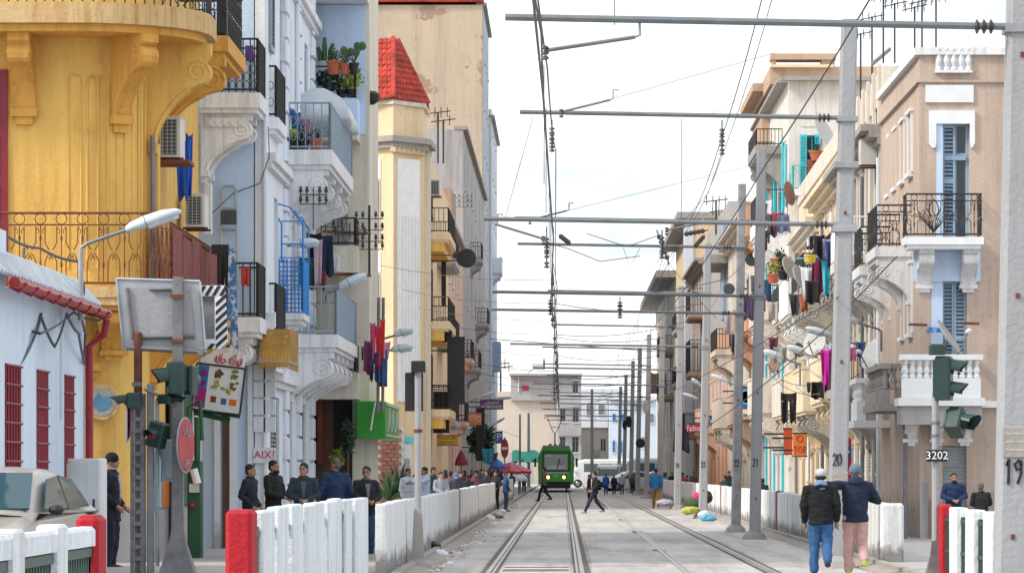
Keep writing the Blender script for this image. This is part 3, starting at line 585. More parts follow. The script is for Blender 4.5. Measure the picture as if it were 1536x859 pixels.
# ================================================================ left side of the street
# ---- low white house with red windows
f = fr_left(-7.2)
hs = [(51.55, 53.15, 1.45, 2.95), (54.65, 55.95, 1.45, 2.95), (57.7, 58.9, 1.45, 2.95)]
lw = house('low_house', 'low pale blue house with dark red barred windows and a tin roof edge', f, 46, 60.2, 3.95, M['red_white'], hs, 6, cap=0)
for a, b, c, d in hs:
    k = MB(f); k.box(a, b, -.1, -.04, c, d); w_ = k.build('window', M['redwin'], lw)
    g = MB(f)
    for i in range(6): u = a + (b - a) * (i + .5) / 6; g.tube([(u, -.01, c), (u, -.01, d)], .022, 4)
    for i in range(7): z = c + (d - c) * i / 6; g.tube([(a, .015, z), (b, .015, z)], .016, 4)
    g.build('bars', M['redwin'], w_)
k = MB(f); k.add([(46, .0, 4.35), (46, .28, 4.02), (60, .28, 4.02), (60, 0, 4.35), (46, -1.4, 4.6), (60, -1.4, 4.6)], [(0, 1, 2, 3), (4, 0, 3, 5)])
for i in range(46): u = 46.15 + i * .3; k.tube([(u, .29, 4.03), (u, -.02, 4.37), (u, -1.4, 4.63)], .045, 5)
k.build('roof', M['zinc'], lw)
k = MB(f); k.tube([(50, .34, 3.93), (60.2, .34, 3.93)], .075, 8)
for i in range(9): k.tube([(50.4 + i * 1.15, .44, 3.94), (50.4 + i * 1.15, .34, 3.83), (50.4 + i * 1.15, .22, 3.9)], .02, 4)
k.build('gutter', M['redpipe'], lw)
k = MB(f); k.tube([(60.1, .34, 3.85), (60.1, .30, 3.62), (60.1, .08, 3.45), (60.1, .08, .1)], .06, 8); k.build('drainpipe', M['redpipe'], lw)
MB(f).box(49.5, 51.55, -.4, .02, 3.955, 4.66).build('gable_pier', M['red_white'], lw)
k = MB(f); k.tube([(57.2, .03, 3.9), (57.2, .03, 2.3)], .02, 5); k.build('conduit', M['white'], lw)
for i, (pts, lab) in enumerate((([P(5, 470, 55), P(60, 500, 54), P(110, 468, 57), P(150, 480, 60)], 'loose black cable drooping along the tin roof edge'), ([P(60, 470, 55), P(82, 520, 55), P(100, 470, 57), P(118, 500, 58), P(127, 545, 60)], 'tangled thin cable hanging beside the red windows'), ([P(28, 548, 53), P(50, 508, 54), P(62, 470, 55)], 'short cable on the pale blue wall'),
        ([P(12, 355, 58), P(60, 372, 58), P(118, 392, 58)], 'thick cable from the wall insulator to the lamp bracket'), ([P(36, 372, 58), P(33, 420, 57), P(14, 465, 54)], 'black cable dropping to the low house'), ([P(118, 392, 58), P(126, 430, 58), P(122, 470, 58), P(128, 500, 59.8), P(126, 540, 59.8)], 'cable dropping beside the red drainpipe'))):
    pts = [pts[0]] + [q for a, b in zip(pts, pts[1:]) for q in sagline(a, b, .04, 5)[1:]]; wire(pts, .02, 'wall_cable', lab, 'cables on the left houses')

# ---- yellow corner house
yh = thing('yellow_house', 'ochre yellow corner house with scrolled balcony brackets and rusty railings', 'building', (-7.5, 64, 0))
plan = [(-14, 64)] + [(-7.75, 64)] + [(-7.75 + 1.0 * math.sin(R(a)), 65 - 1.0 * math.cos(R(a))) for a in range(10, 91, 10)] + [(-6.75, 74.0), (-14, 74.0)]
MB().prism(plan, 0, 13, 2).build('wall', M['yellow'], yh)
def offset_plan(o, y_end=74.0, r0=1.0): return [(-14, 64 - o)] + [(-7.75, 64 - o)] + [(-7.75 + (r0 + o) * math.sin(R(a)), 65 - (r0 + o) * math.cos(R(a))) for a in range(10, 91, 10)] + [(-6.75 + o, y_end)]
# upper balcony, rounded corner
up = offset_plan(1.05, 66.2)[:-1] + [(-5.72, 66.0), (-6.75, 66.3)]
k = MB(); k.prism(up + [(-14, 66)], 8.62, 8.95, 2); ub = k.build('balcony', M['yellow_edge'], yh)
k = MB(); k.prism([(x, y + .0) for x, y in offset_plan(.93, 65.9)[:-1]] + [(-5.85, 65.9), (-6.6, 66), (-14, 65.5)], 8.50, 8.618, 2); k.build('moulding', M['yellow_d'], ub)
k = MB(); pl = [Vector((x, y, 0)) for x, y in offset_plan(.95, 66)]
for a, b in zip(pl, pl[1:]):
    n = max(1, int((b - a).length / .14))
    for i in range(n): p = a.lerp(b, i / n); k.tube([p + Vector((0, 0, 8.95)), p + Vector((0, 0, 9.9))], .012, 4)
k.tube([p + Vector((0, 0, 9.9)) for p in pl], .025, 4); k.build('railing', M['iron'], ub)
f0 = fr_front(64)
bracket(f0, P(37, 0, 64).x, 8.50, .80, 1.25, .34, M['yellow_d'], yh)
a = R(38); f1 = (lambda u, d, w, a=a: (-7.75 + (1 + d) * math.sin(a) + u * math.cos(a), 65 - (1 + d) * math.cos(a) + u * math.sin(a), w))
bracket(f1, 0, 8.50, .95, 1.35, .30, M['yellow_d'], yh)
f2 = fr_left(-6.75)
k = bracket(f2, 65.15, 8.50, 1.02, 1.75, .36, M['yellow'], yh)
bracket(f2, 66.9, 8.46, 1.1, 1.35, .38, M['yellow_d'], yh)
k = MB(f2); k.box(66.7, 70.4, .003, 1.16, 8.56, 8.82); k.box(66.75, 70.3, .003, 1.08, 8.46, 8.559); b2 = k.build('balcony', M['yellow_d'], yh)
railing(f2, b2, 66.8, 70.3, 1.1, 8.82, 1.0, M['iron'], 'scroll')
k = MB(f2); k.box(66.9, 67.1, .95, 1.12, 8.823, 10.4); k.build('post', M['iron'], b2)
# rounded flutes pressed into the plaster
fl = MB()
for ang, wd in ((-1, .20), (0, .17), (18, .15), (36, .15), (54, .15), (68, .13)):
    if ang < 1:
        x0 = P((103, 131)[ang + 1], 0, 64).x; pts = [(x0, 63.995, 4.8), (x0, 63.995, 7.8)] + [(x0 + wd / 2 - wd / 2 * math.cos(R(t)), 63.995, 7.8 + wd / 2 * math.sin(R(t))) for t in range(30, 180, 30)] + [(x0 + wd, 63.995, 7.8), (x0 + wd, 63.995, 4.8)]
    else:
        a = R(ang); c = Vector((-7.75 + math.sin(a), 65 - math.cos(a), 0)); t_ = Vector((math.cos(a), math.sin(a), 0))
        pts = [c + Vector((0, 0, 4.8)), c + Vector((0, 0, 7.8))] + [c + t_ * (wd / 2 - wd / 2 * math.cos(R(t))) + Vector((0, 0, 7.8 + wd / 2 * math.sin(R(t)))) for t in range(30, 180, 30)] + [c + t_ * wd + Vector((0, 0, 7.8)), c + t_ * wd + Vector((0, 0, 4.8))]
    fl.tube(pts, .016, 4)
fl.build('fluting', M['yellow'], yh)
k = MB(f2); k.box(65.02, 65.4, .003, .16, 4.6, 6.85); k.build('pilaster', M['yellow'], yh)
k = MB(); k.tube([(-6.66, 64.85, 4.5), (-6.66, 64.85, 7.0)], .045, 6); k.build('drainpipe', M['rustpost'], yh)
# red french window at the far left
fw = MB(f0); x1 = P(12, 0, 64).x; fw.box(x1 - 1.6, x1, .003, .05, 4.5, 7.98); w_ = fw.build('door', M['redwin'], yh)
for i in range(4): MB(f0).box(x1 - .42 - .5 * (i // 3), x1 - .12, .051, .06, 4.7 + .8 * i, 5.35 + .8 * i).build('pane', M['glass'], w_)
# lower balcony with rusty scroll railing
lp = [(-14, 62.98), (-7.0, 62.98), (-6.42, 63.25), (-6.28, 64.2), (-6.28, 72.6), (-6.75, 72.6), (-6.75, 64.9), (-7.4, 64.05), (-14, 64.0)]
k = MB(); k.prism(lp, 4.30, 4.47, 2); k.prism([(x, y + .03) if i < 3 else (x - .03, y) if i < 5 else (x, y) for i, (x, y) in enumerate(lp)], 4.18, 4.298, 2); lb = k.build('balcony', M['yellow_edge'], yh)
railing(fr_front(62.98), lb, -9.4, -6.42, -.06, 4.47, 1.16, M['rust'], 'scroll', ret=False)
railing(fr_left(-6.28), lb, 64.2, 72.6, -.05, 4.47, 1.1, M['rust'], 'scroll', ret=False)
railing(fr_pts((-6.42, 63.2), (-6.30, 64.2)), lb, 0, 1.0, -.03, 4.47, 1.15, M['rust'], 'scroll', ret=False)
for i in range(5): MB(fr_left(-6.28)).box(64.4 + i * 1.65, 65.95 + i * 1.65, -.02, .0, 4.55, 5.5 - .07 * (i % 2)).build('sheet_panel', M['rust_sheet'], lb)
for u in (65.5, 69.5): bracket(f2, u, 4.18, .95, 1.15, .34, M['yellow_d'], yh)
for px in (60, 172): bracket(f0, P(px, 0, 64).x, 4.18, .9, .75, .36, M['yellow_d'], yh)
# arched recess + stone courses + round emblem on the ground floor
kk = MB(f0); x0, x1 = P(112, 0, 64).x, P(205, 0, 64).x
c = P(198, 545, 64)
for r_ in (.62, .80): kk.tube([(c.x + r_ * math.cos(R(t)), .02, c.z + r_ * math.sin(R(t))) for t in range(90, 181, 10)], .05, 5)
kk.box(c.x - .95, c.x - .5, .003, .14, c.z - .12, c.z); kk.box(c.x - .9, c.x - .54, .003, .08, c.z - .22, c.z - .122); kk.build('arch_moulding', M['yellow_d'], yh)
blk = None
for r_ in range(5):
    for i in range(3):
        xx = -7.95 - i * .62 + (.3 if r_ % 2 else 0); zz = 1.3 + r_ * .42
        if abs(xx + .3 + 7.40) < .02: continue
        if xx + .58 > -7.72: continue
        if blk is None: o_ = MB().cbox(0, .59, -.035, .005, 0, .39, .012).build('stone_block', M['yellow'], yh, origin=(0, 0, 0)); blk = o_.data; o_.location = Vector((xx, 64, zz)) - ORG[yh.name]
        else: inst('stone_block', blk, yh, (xx, 64, zz))
c = P(153, 603, 63.95); k = MB(); k.lathe([(.28, -.06), (.30, -.02), (.29, 0), (.23, -.005)], c, 24, 1); em = k.build('round_emblem', M['yellow_edge'], yh)
em_i = MB(); em_i.lathe([(.225, -.07), (.225, -.062), (.01, -.061)], c, 20, 1); em_i.build('grey_ground', M['greywall'], em)
em_b = MB(); em_b.prism([(c.x - .14, c.z - .05), (c.x - .06, c.z - .13), (c.x + .08, c.z - .12), (c.x + .17, c.z - .02), (c.x + .13, c.z + .1), (c.x + .02, c.z + .08), (c.x - .05, c.z + .14), (c.x - .12, c.z + .05)], 63.95 - .085, 63.95 - .071, 1); em_b.build('blue_patch', paint('emblem_blue', (.10, .28, .42), .8), em)
MB().prism([(-10, 63.93), (-7.75, 63.93)] + [(-7.75 + 1.06 * math.sin(R(a)), 65 - 1.06 * math.cos(R(a))) for a in range(10, 91, 10)] + [(-6.69, 73.9), (-6.8, 73.9), (-6.8, 65), (-7.75, 64.05), (-10, 64.05)], PZ, .95, 2).build('plinth', M['greywall'], yh)
# shop fronts on the street face of the yellow house
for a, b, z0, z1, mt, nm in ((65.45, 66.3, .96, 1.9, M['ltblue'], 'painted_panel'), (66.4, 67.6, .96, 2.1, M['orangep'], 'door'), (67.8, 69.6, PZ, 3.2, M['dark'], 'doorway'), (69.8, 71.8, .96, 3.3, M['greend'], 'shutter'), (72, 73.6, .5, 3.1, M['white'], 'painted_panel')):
    MB(f2).box(a, b, .063, .09, z0, z1).build(nm, mt, yh)  # the doorway panel is a flat dark sheet, its indoor shade painted on
gk = thing('green_kiosk', 'tall dark green metal cabinet with a red lamp and white tank, by the yellow house', 'cabinet', (-6.2, 67.5, PZ))
k = MB(); x0, x1 = P(281, 0, 67.5).x, P(301, 0, 67.5).x; k.cbox(x0, x1, 67.5, 68.0, PZ, P(0, 690, 67.5).z, .02); k.build('body', M['greend'], gk)
k = MB(); k.tube([P(283, 690, 67.4), P(283, 610, 67.4), P(300, 600, 67.4), P(303, 660, 67.4)], .04, 6); k.tube([P(296, 690, 67.4), P(296, 625, 67.4)], .06, 6); k.build('pipe', M['greend'], gk)
k = MB(); k.ball(P(288, 758, 67.45), (.05, .04, .05)); k.build('lamp', M['lensred'], gk)
k = MB(); k.tube([P(290, 703, 67.4), P(296, 725, 67.4)], .07, 8); k.build('tank', M['whitep'], gk)
k = MB(); k.box(x0 + .04, x1 - .02, 67.40, 67.46, P(0, 738, 67.4).z, P(0, 725, 67.4).z); k.build('meter', M['ac'], gk)

# ---- air conditioners, curtain, street things on the yellow house
def ac_unit(label, f, u, d, w, wid=.8, h=.6, dep=.3, mat=None, turned=False):
    o = thing('air_conditioner', label, 'air conditioner', f(u, d, w), 'air conditioner boxes on the walls')
    k = MB(f); k.box(u - wid / 2, u + wid / 2, d + .05, d + .05 + dep, w, w + h); k.box(u - wid / 2 - .012, u + wid / 2 + .012, d + .04, d + .06 + dep, w + h, w + h + .02); k.build('casing', mat or M['ac'], o)
    g = MB(f); uu = u - wid * .12; dd = d + .05 + dep
    if turned:
        g.box(u - wid / 2 - .012, u - wid / 2, d + .08, dd - .05, w + .04, w + h - .04); g.build('grille', M['acd'], o); g = MB(f)
        for i in range(9): g.box(u - wid / 2 - .02, u - wid / 2 - .012, d + .08, dd - .05, w + .06 + i * (h - .12) / 8.5, w + .066 + i * (h - .12) / 8.5)
        for i in range(4): g.box(u - wid / 2 - .024, u - wid / 2 - .02, d + .1 + i * (dep - .1) / 3.2, d + .107 + i * (dep - .1) / 3.2, w + .04, w + h - .04)
        g.build('fins', M['ac'], o)
    else:
        r = h * .40; g.lathe([(r, 0.0), (r, .012), (.01, .012)], (0, 0, 0), 18, 1); g.v = [f(uu + x, dd + y, w + h / 2 + z) for x, y, z in g.v]; g.build('fan_grille', M['acd'], o)
        g = MB(f)
        for q in (.35, .65, .95): g.tube([(uu + r * q * math.cos(t), dd + .016, w + h / 2 + r * q * math.sin(t)) for t in [2 * math.pi * i / 14 for i in range(14)]], .008, 4, True)
        for i in range(6): t = math.pi * i / 6; g.tube([(uu - r * math.cos(t), dd + .018, w + h / 2 - r * math.sin(t)), (uu + r * math.cos(t), dd + .018, w + h / 2 + r * math.sin(t))], .006, 4)
        g.build('fan_guard', M['ac'], o)
    k = MB(f); k.box(u - wid * .4, u - wid * .36, d, d + dep + .1, w - .04, w - .002); k.box(u + wid * .36, u + wid * .4, d, d + dep + .1, w - .04, w - .002); k.build('mount', M['rust'], o)
    return o
ac_unit('air conditioner with a dark grille high on the yellow house', f2, 66.5, .03, P(0, 236, 66.1).z, .85, .66, .34, turned=True)
MB(f2).box(66.0, 66.95, .003, .58, P(0, 236, 66.1).z - .1, P(0, 236, 66.1).z - .045).build('shelf', M['rust'], yh)
ac_unit('lower air conditioner behind the rusty balcony sheets of the yellow house', f2, 70.2, .1, P(0, 340, 69.8).z, .8, .56, .34, turned=True)
def garment(label, p, w, h, col, shape='sheet', rz=0., name='hanging_garment', group='washing hung out to dry', seed=0, th=.02, cat='laundry'):
    """cloth hanging from its top centre p, with folds; shapes: sheet, shirt, trousers"""
    r2 = random.Random(hash(label) % 9999 if not seed else seed); ph = [sum(map(ord, label)) % 7 * .9, sum(map(ord, label)) % 11 * .6]; mb = MB(); nx, nz = 10, 10
    def off(u, v): return (.05 * math.sin(u * 9 + ph[0] + v * 1.7) + .03 * math.sin(u * 19 + ph[1] - v)) * (.35 + v) * (w / .5)
    def patch(u0, u1, v0, v1, taper=0):
        rings = []
        for j in range(nz + 1):
            v = v0 + (v1 - v0) * j / nz; a, b = u0, u1
            m_ = (a + b) / 2; kx = 1 - taper * j / nz; a, b = m_ + (a - m_) * kx, m_ + (b - m_) * kx
            rings.append([(w * (a + (b - a) * i / nx), off(a + (b - a) * i / nx, v) - th / 2, -h * v - .07 * math.sin(i * .9 + ph[1]) * v * h + .05 * h * (1 - v) * -math.sin(math.pi * i / nx)) for i in range(nx + 1)] + [(w * (a + (b - a) * i / nx), off(a + (b - a) * i / nx, v) + th / 2, -h * v - .07 * math.sin(i * .9 + ph[1]) * v * h + .05 * h * (1 - v) * -math.sin(math.pi * i / nx)) for i in range(nx, -1, -1)])
        mb.loft(rings)
    if shape == 'sheet': patch(-.5, .5, 0, 1, (.35, -.25, .1, .5)[sum(map(ord, label)) % 4])
    elif shape == 'shirt': patch(-.32, .32, 0, 1, -.1); patch(-.56, -.34, .03, .62, .2); patch(.34, .56, .03, .62, .2)
    else: patch(-.46, .46, 0, .28); patch(-.45, -.03, .285, 1, .15); patch(.03, .45, .285, 1, .15)
    c, s = math.cos(rz), math.sin(rz); mb.v = [(p[0] + x * c - y * s, p[1] + x * s + y * c, p[2] + z) for x, y, z in mb.v]
    ob = mb.build(name, cloth(col), None, smooth=True, origin=p); return tag(ob, label, cat, group)
garment('bright blue curtain hanging beside the yellow house wall', P(274, 208, 67.5), .30, 1.0, (.02, .10, .46), rz=R(20)); garment('second blue drape lower at the yellow house', P(284, 200, 67.6), .14, 1.0, (.015, .07, .40), rz=R(40))
# ---- electricity cabinet, small box
cb = thing('meter_cabinet', 'large white metal meter cabinet beside the low house', 'cabinet', (P(116, 0, 58).x, 58.4, PZ))
k = MB(); k.cbox(P(90, 0, 58).x, P(150, 0, 58).x, 58, 58.9, PZ, P(0, 687, 58).z, .02); k.build('casing', M['whitep'], cb)
k = MB(); k.box(P(96, 0, 58).x, P(132, 0, 58).x, 57.985, 58, .3, P(0, 694, 58).z); k.build('door', M['bus'], cb); k = MB(); k.box(P(139, 0, 58).x, P(142, 0, 58).x, 57.98, 57.999, P(0, 775, 58).z, P(0, 748, 58).z); k.build('handle', M['black'], cb)
cb = thing('meter_box', 'small white meter box in front of the large cabinet', 'cabinet', (P(96, 0, 57).x, 57.2, PZ)); k = MB(); k.cbox(P(82, 0, 57).x, P(106, 0, 57).x, 57, 57.4, PZ, P(0, 737, 57).z, .02); k.build('casing', M['whitep'], cb); MB().box(P(86, 0, 57).x, P(102, 0, 57).x, 56.985, 57, .4, P(0, 742, 57).z).build('door', M['bus'], cb)

# ---- white house: bluish side wall facing us, ornate street face
wh = thing('white_house', 'tall white house with blue railings and big scrolled balcony consoles', 'building', (-5.67, 90, 0))
f3 = fr_front(76.0); f4 = fr_left(-5.88)
MB().box(-11, -5.86, 76.0, 90.6, 0, 17).build('wall', [M['whiteb']], wh)
hol = [(79.6, 80.5, 8.6, 11.2), (82, 83.1, 8.1, 10.9), (84.4, 85.6, 8.1, 10.9), (87.2, 88.3, 8.1, 10.9),
       (78, 79, 4.5, 6.9), (83, 84.2, 4.4, 7.0), (86.8, 88, 4.4, 7.0), (82, 83, 12.2, 14.6), (86, 87, 12.2, 14.6),
       (77.0, 79.4, PZ, 3.0), (81.6, 83.2, PZ, 3.0), (85.4, 87.6, PZ, 3.0)]
k = MB(f4); k.wall(76.0, 90.6, 0, 17, hol, .22, d=.24); k.quad((76, .24, 0), (76, 0, 0), (76, 0, 17), (76, .24, 17)); k.build('street_wall', M['white'], wh)
for a, b, c, d in hol:
    gf = c < 1; window(f4, wh, a, b, c, d, M['greyshut'] if gf else M['whitep'], 'shut' if a in (79.6, 87.2) or gf else 'sash', M['greyshut'] if gf else M['irong'], d=.06, name='door' if gf else 'window', sur=M['white_m'] if not gf else None, sill=not gf)
qm = None
for pu in (80.9, 84.9, 89.5):
    for i in range(32):
        z = .3 + i * .5; wq = .9 if i % 2 else .62
        if qm is None: o_ = MB().cbox(-.30, .30, -.5, .5, 0, .44, .03).build('quoin_block', M['white'], wh, origin=(0, 0, 0)); qm = o_.data; o_.location = Vector((-5.64 - .22, pu, z)) - ORG[wh.name]; o_.scale = (1, wq, 1)
        else: inst('quoin_block', qm, wh, (-5.64 - .22, pu, z), None, (1, wq, 1))
for z in (3.3, 7.45, 11.5): k = MB(f4); k.box(76.05, 90.6, .24, .42, z, z + .16); k.box(76.05, 90.6, .24, .34, z - .12, z - .002); k.build('string_course', M['white_m'], wh)
k = MB(f4); k.tube([(84, .3, 8), (84, .3, 17)], .05, 6); k.tube([(81.6, .3, 4), (81.6, .3, 17)], .035, 6); k.build('drainpipe', M['white'], wh)
# balconies at the near corner (upper and lower), with carved white console
for z, st_, lab in ((8.58, 'rings', 1), (4.42, 'bars', 0)):
    fb = fr_left(-6.75); b = balcony(fb, wh, 74.25, 75.97, z, 1.12, M['white_m'], M['iron'], st_, 1.0, .28, br=None)
    bracket(fb, 74.6, z - .37, .95, 1.15, .3, M['white_m'], b); bracket(fb, 75.6, z - .37, .95, 1.15, .3, M['white_m'], b)
    if lab: k = MB(); k.box(-6.66, -5.95, 74.40, 74.449, z - .62, z - .45); [k.box(-6.6 + i * .14, -6.55 + i * .14, 74.36, 74.40, z - .58, z - .5) for i in range(5)]; k.build('dentils', M['white_m'], b)
    balcony(f4, wh, 76.6, 79.0, z - .25, .42, M['white_m'], M['iron'], st_, .98, .22)
# pale shutter window on the side wall and niche details
k = MB(f3); xx = P(401, 0, 76).x
cage = balcony(f4, wh, 79.2, 81.0, 4.68, .74, M['white_m'], None, None, .1, .12)
k = MB(f4)
for a, b in (((79.2, .26), (79.2, .72)), ((79.2, .72), (81, .72))):
    A = Vector((a[0], a[1], 4.7)); B = Vector((b[0], b[1], 4.7)); n = int((B - A).length / .075)
    for i in range(n + 1): p = A.lerp(B, i / n); k.tube([p, p + Vector((0, 0, 1.05))], .014, 4)
    for i in range(13): k.tube([A + Vector((0, 0, .09 * i)), B + Vector((0, 0, .09 * i))], .012, 4)
k.box(79.22, 81, .68, .71, 4.75, 5.62); k.build('lattice', M['bluep'], cage)
k = MB(f4)
for u, d in ((79.2, .3), (79.2, .72), (81, .72)): k.tube([(u, d, 5.7), (u, d, 6.45), (u - .1, d - .15, 6.7)], .02, 5)
for z in (6.3, 6.75): k.tube([(79.2, .3, z - .25), (79.2, .72, z - .25), (81, .72, z - .25)], .014, 5)
k.tube([(79.2, .72, 6.45), (78.8, .5, 6.75), (78.6, .28, 6.8)], .018, 5); k.build('bracket', M['bluep'], cage)
bu = balcony(f4, wh, 81.0, 89.2, 8.06, 1.2, M['white_m'], M['irong'], 'rings', .95, .30, br=(4, 1.1, 1.15, .34), gap=.15)
bl = balcony(f4, wh, 82.2, 90.0, 4.36, 1.25, M['white_m'], M['irong'], 'bars', .98, .26, br=(5, 1.15, 1.3, .40), gap=.14)
MB(f4).box(84.0, 89.8, 1.17, 1.18, 4.42, 5.26).build('sheet_panel', paint('pale_blue_sheet', (.33, .42, .5), .6), bl)
for i, (px, lab) in enumerate(((440, 'bluish plant tub on the pale blue upper balcony'), (455, 'small dark tub on the pale blue upper balcony'), (474, 'reddish tub on the pale blue upper balcony'))):
    c = P(px, 224, 81.25); o = thing('plant_tub', lab, 'plant pot', c, 'pots on balconies'); MB().lathe([(.10, 0), (.14, .2), (.15, .22), (.12, .22)], c, 10).build('tub', M['black'] if i < 2 else M['pot'], o); k = MB(); k.ball(c + Vector((0, 0, .3)), (.12, .12, .12)); k.build('plant', M['leafy'] if i == 0 else M['leafd'], o)
garment('small pink garment hung on the pale blue upper balcony', P(458, 178, 82), .2, .45, (.42, .08, .18)); garment('dark blue cloth hung on the pale blue upper balcony', P(444, 168, 82), .2, .6, (.04, .12, .25))
pr = thing('folded_parasol', 'teal folded parasol leaning on the upper blue balcony', 'parasol', P(445, 175, 82)); MB().tube([P(432, 163, 81.4), P(438, 168, 81.4), P(455, 190, 82)], [.03, .07, .03], 8).build('canopy', M['bluesign'], pr); MB().tube([P(455, 190, 82), P(460, 198, 82)], .015, 5).build('handle', M['galv'], pr)
k = MB()
rings = []
for j in range(9):
    t = j / 8; y = 84.8 + t * 4.2; rings.append([(-5.2 + .62 * math.cos(R(a)) + .05 * math.sin(a + j), y, 9.05 + (.62 + .06 * math.sin(j * 1.3)) * math.sin(R(a)) * (1 if 0 <= a <= 180 else .15)) for a in range(-40, 221, 20)])
k.loft(rings); tag(k.build('tarpaulin', M['sheet'], None, smooth=True), 'pale bulging tarpaulin draped over the upper blue balcony', 'tarpaulin')
# small wall lamp shelf, ladder, grey panel on the bluish wall
ld = thing('step_ladder', 'aluminium step ladder leaning on the bluish wall', 'ladder', P(342, 425, 75.8)); k = MB()
A, B = P(331, 428, 75.7), P(333, 285, 75.9); D_, E_ = P(357, 428, 75.7), P(354, 285, 75.9)
k.tube([A, B, P(337, 279, 75.9), P(350, 279, 75.9), E_, D_], .025, 6); k.build('rails', M['signback'], ld)
for t in (.12, .35, .58, .8):
    k = MB(); k.tube([A.lerp(B, t), D_.lerp(E_, t)], .03, 5); k.build('rung', M['signback'], ld)
k = MB(); k.box(P(331, 0, 75.6).x, P(355, 0, 75.6).x, 75.55, 75.62, P(0, 337, 75.6).z, P(0, 316, 75.6).z); tag(k.build('picture_board', M['acd'], None), 'dark little board standing on the ladder step', 'board')
k = MB(); k.cbox(P(306, 0, 75.2).x, P(318, 0, 75.2).x, 75.2, 75.3, P(0, 350, 75).z, P(0, 274, 75).z, .02); tag(k.build('white_shutter_leaf', M['whitep'], None), 'white shutter leaf standing behind the rusty balcony', 'shutter')
garment('striped blue and white textile hanging over the near white balcony', P(346, 370, 74.1), .16, .82, (.10, .22, .45), rz=R(50)); garment('dark jacket hung at the near white balcony', P(330, 372, 74.0), .28, .7, (.02, .02, .025)); garment('small red bag hung on the lower iron balcony of the white house', P(368, 400, 74.2), .16, .35, (.45, .05, .03)); garment('purple cloth hung on the upper iron balcony of the white house', P(374, 68, 74.2), .14, .3, (.10, .06, .22))
wire([P(318, 320, 75.5), P(350, 290, 75.9), P(390, 275, 75.9), P(404, 235, 76), P(402, 190, 76)], .011, 'wall_cable', 'grey cable curving across the bluish wall', 'cables on the left houses')
# french window in side wall top
MB(f3).box(P(398, 0, 76).x - .03, P(398, 0, 76).x, .003, .05, 0, 17).build('corner_bead', M['white'], wh)
wsh = MB(f4); louvre(wsh, 76.5, 77.3, .26, 9.6, 12.5); wsh.build('shutter', M['irong'], wh)
# yellow awning
aw = thing('awning', 'worn ochre canvas awning with scalloped edge under the blue cage balcony', 'awning', P(420, 555, 77))
k = MB(); xs = [P(392, 0, 75.8).x, P(436, 0, 75.8).x]; zt, zb = P(0, 493, 75.8).z, P(0, 552, 75.8).z
for i in range(16):
    x0 = xs[0] + (xs[1] - xs[0]) * i / 16; x1 = xs[0] + (xs[1] - xs[0]) * (i + 1) / 16; xm = (x0 + x1) / 2; dd = .006 * (i % 2)
    k.add([(x0, 75.9, zt), (x1, 75.9, zt), (x1, 75.1 - dd, zb + .1), (x0, 75.1 - (.006 - dd), zb + .1), (x1, 75.08 - dd, zb + .02), (xm, 75.07, zb - .05), (x0, 75.08 - (.006 - dd), zb + .02)], [(0, 1, 2, 3), (3, 2, 4, 5, 6)])
k.add([(xs[1], 75.9, zt), (xs[1], 75.1, zb + .1), (xs[1], 75.1, zb - .03), (xs[1], 78.0, zb - .03), (xs[1], 78.0, zt)], [(0, 1, 2, 3, 4)]); k.build('canvas', M['awn'], aw); MB().tube([(xs[0], 75.1, zb + .1), (xs[1], 75.1, zb + .1), (xs[1], 78.0, zb + .1)], .02, 5).build('frame', M['irong'], aw)
# graffiti on the white wall (flat paint)
gb = MB(); gx0, gx1 = P(380, 0, 75.95).x, P(414, 0, 75.95).x; gb.box(gx0, gx1, 75.93, 75.999, P(0, 694, 76).z, P(0, 671, 76).z); gbo = gb.build('painted_panel', M['white'], wh)
text('AIX?', Vector(((gx0 + gx1) / 2, 75.925, P(0, 682, 76).z)), .15, M['magenta'], gbo, 'painted_letters')
# pilasters and doors on the ground floor facing us
for px, w_ in ((322, 9), (345, 12), (372, 7)):
    MB(f3).box(P(px, 0, 76).x, P(px + w_, 0, 76).x, .003, .10, PZ, 3.9).build('pilaster', M['white'], wh)
MB(f3).box(P(334, 0, 76).x, P(343, 0, 76).x, .003, .05, PZ, 3.4).build('door', M['brownwood'], wh)
for i in range(7): MB(f3).cbox(P(380, 0, 76).x, P(414, 0, 76).x, -.0, .05, 2.3 + i * .33, 2.6 + i * .33, .015).build('quoin_block', M['white'], wh)

# ---- loggia house behind, with flower pots
lg = thing('loggia_house', 'cream white house end with flower pot balcony and a washing line', 'building', (-5, 91, 0)); f5 = fr_front(91)
MB().box(-11, -4.42, 91.0, 95.5, 0, 15).build('wall', M['creamw'], lg)
for zc, hh, st_ in ((9.16, 1.05, 'top'), (6.19, .8, 'mid'), (3.35, .85, 'low')):
    k = MB(f5); k.box(-6.2, -4.62, 0.003, 1.2, zc - .18, zc); b = k.build('balcony', M['creamw'], lg)
    if st_ != 'top': k = MB(f5); k.box(-6.2, -4.62, 1.1, 1.2, zc, zc + .42); k.box(-4.72, -4.62, .003, 1.099, zc, zc + .42); k.build('parapet', M['creamw'], b); railing(f5, b, -6.2, -4.68, 1.15, zc + .42, .62, M['iron'], 'rings' if st_ == 'mid' else 'bars', gap=.35 if st_ == 'mid' else .16)
    else: k = MB(f5); k.box(-6.2, -4.62, 1.1, 1.2, zc, zc + .75); k.box(-4.72, -4.62, .003, 1.099, zc, zc + .75); k.build('parapet', M['whiteb'], b); railing(f5, b, -6.2, -4.68, 1.15, zc + .75, .72, M['iron'], 'bars', gap=.8)
MB(f5).box(-6.2, -4.425, .003, 1.2, 12.16, 12.4).build('canopy', M['white'], lg); MB(f5).box(-6.2, -4.5, .003, .03, 9.2, 12.14).build('painted_panel', M['whiteb'], lg)
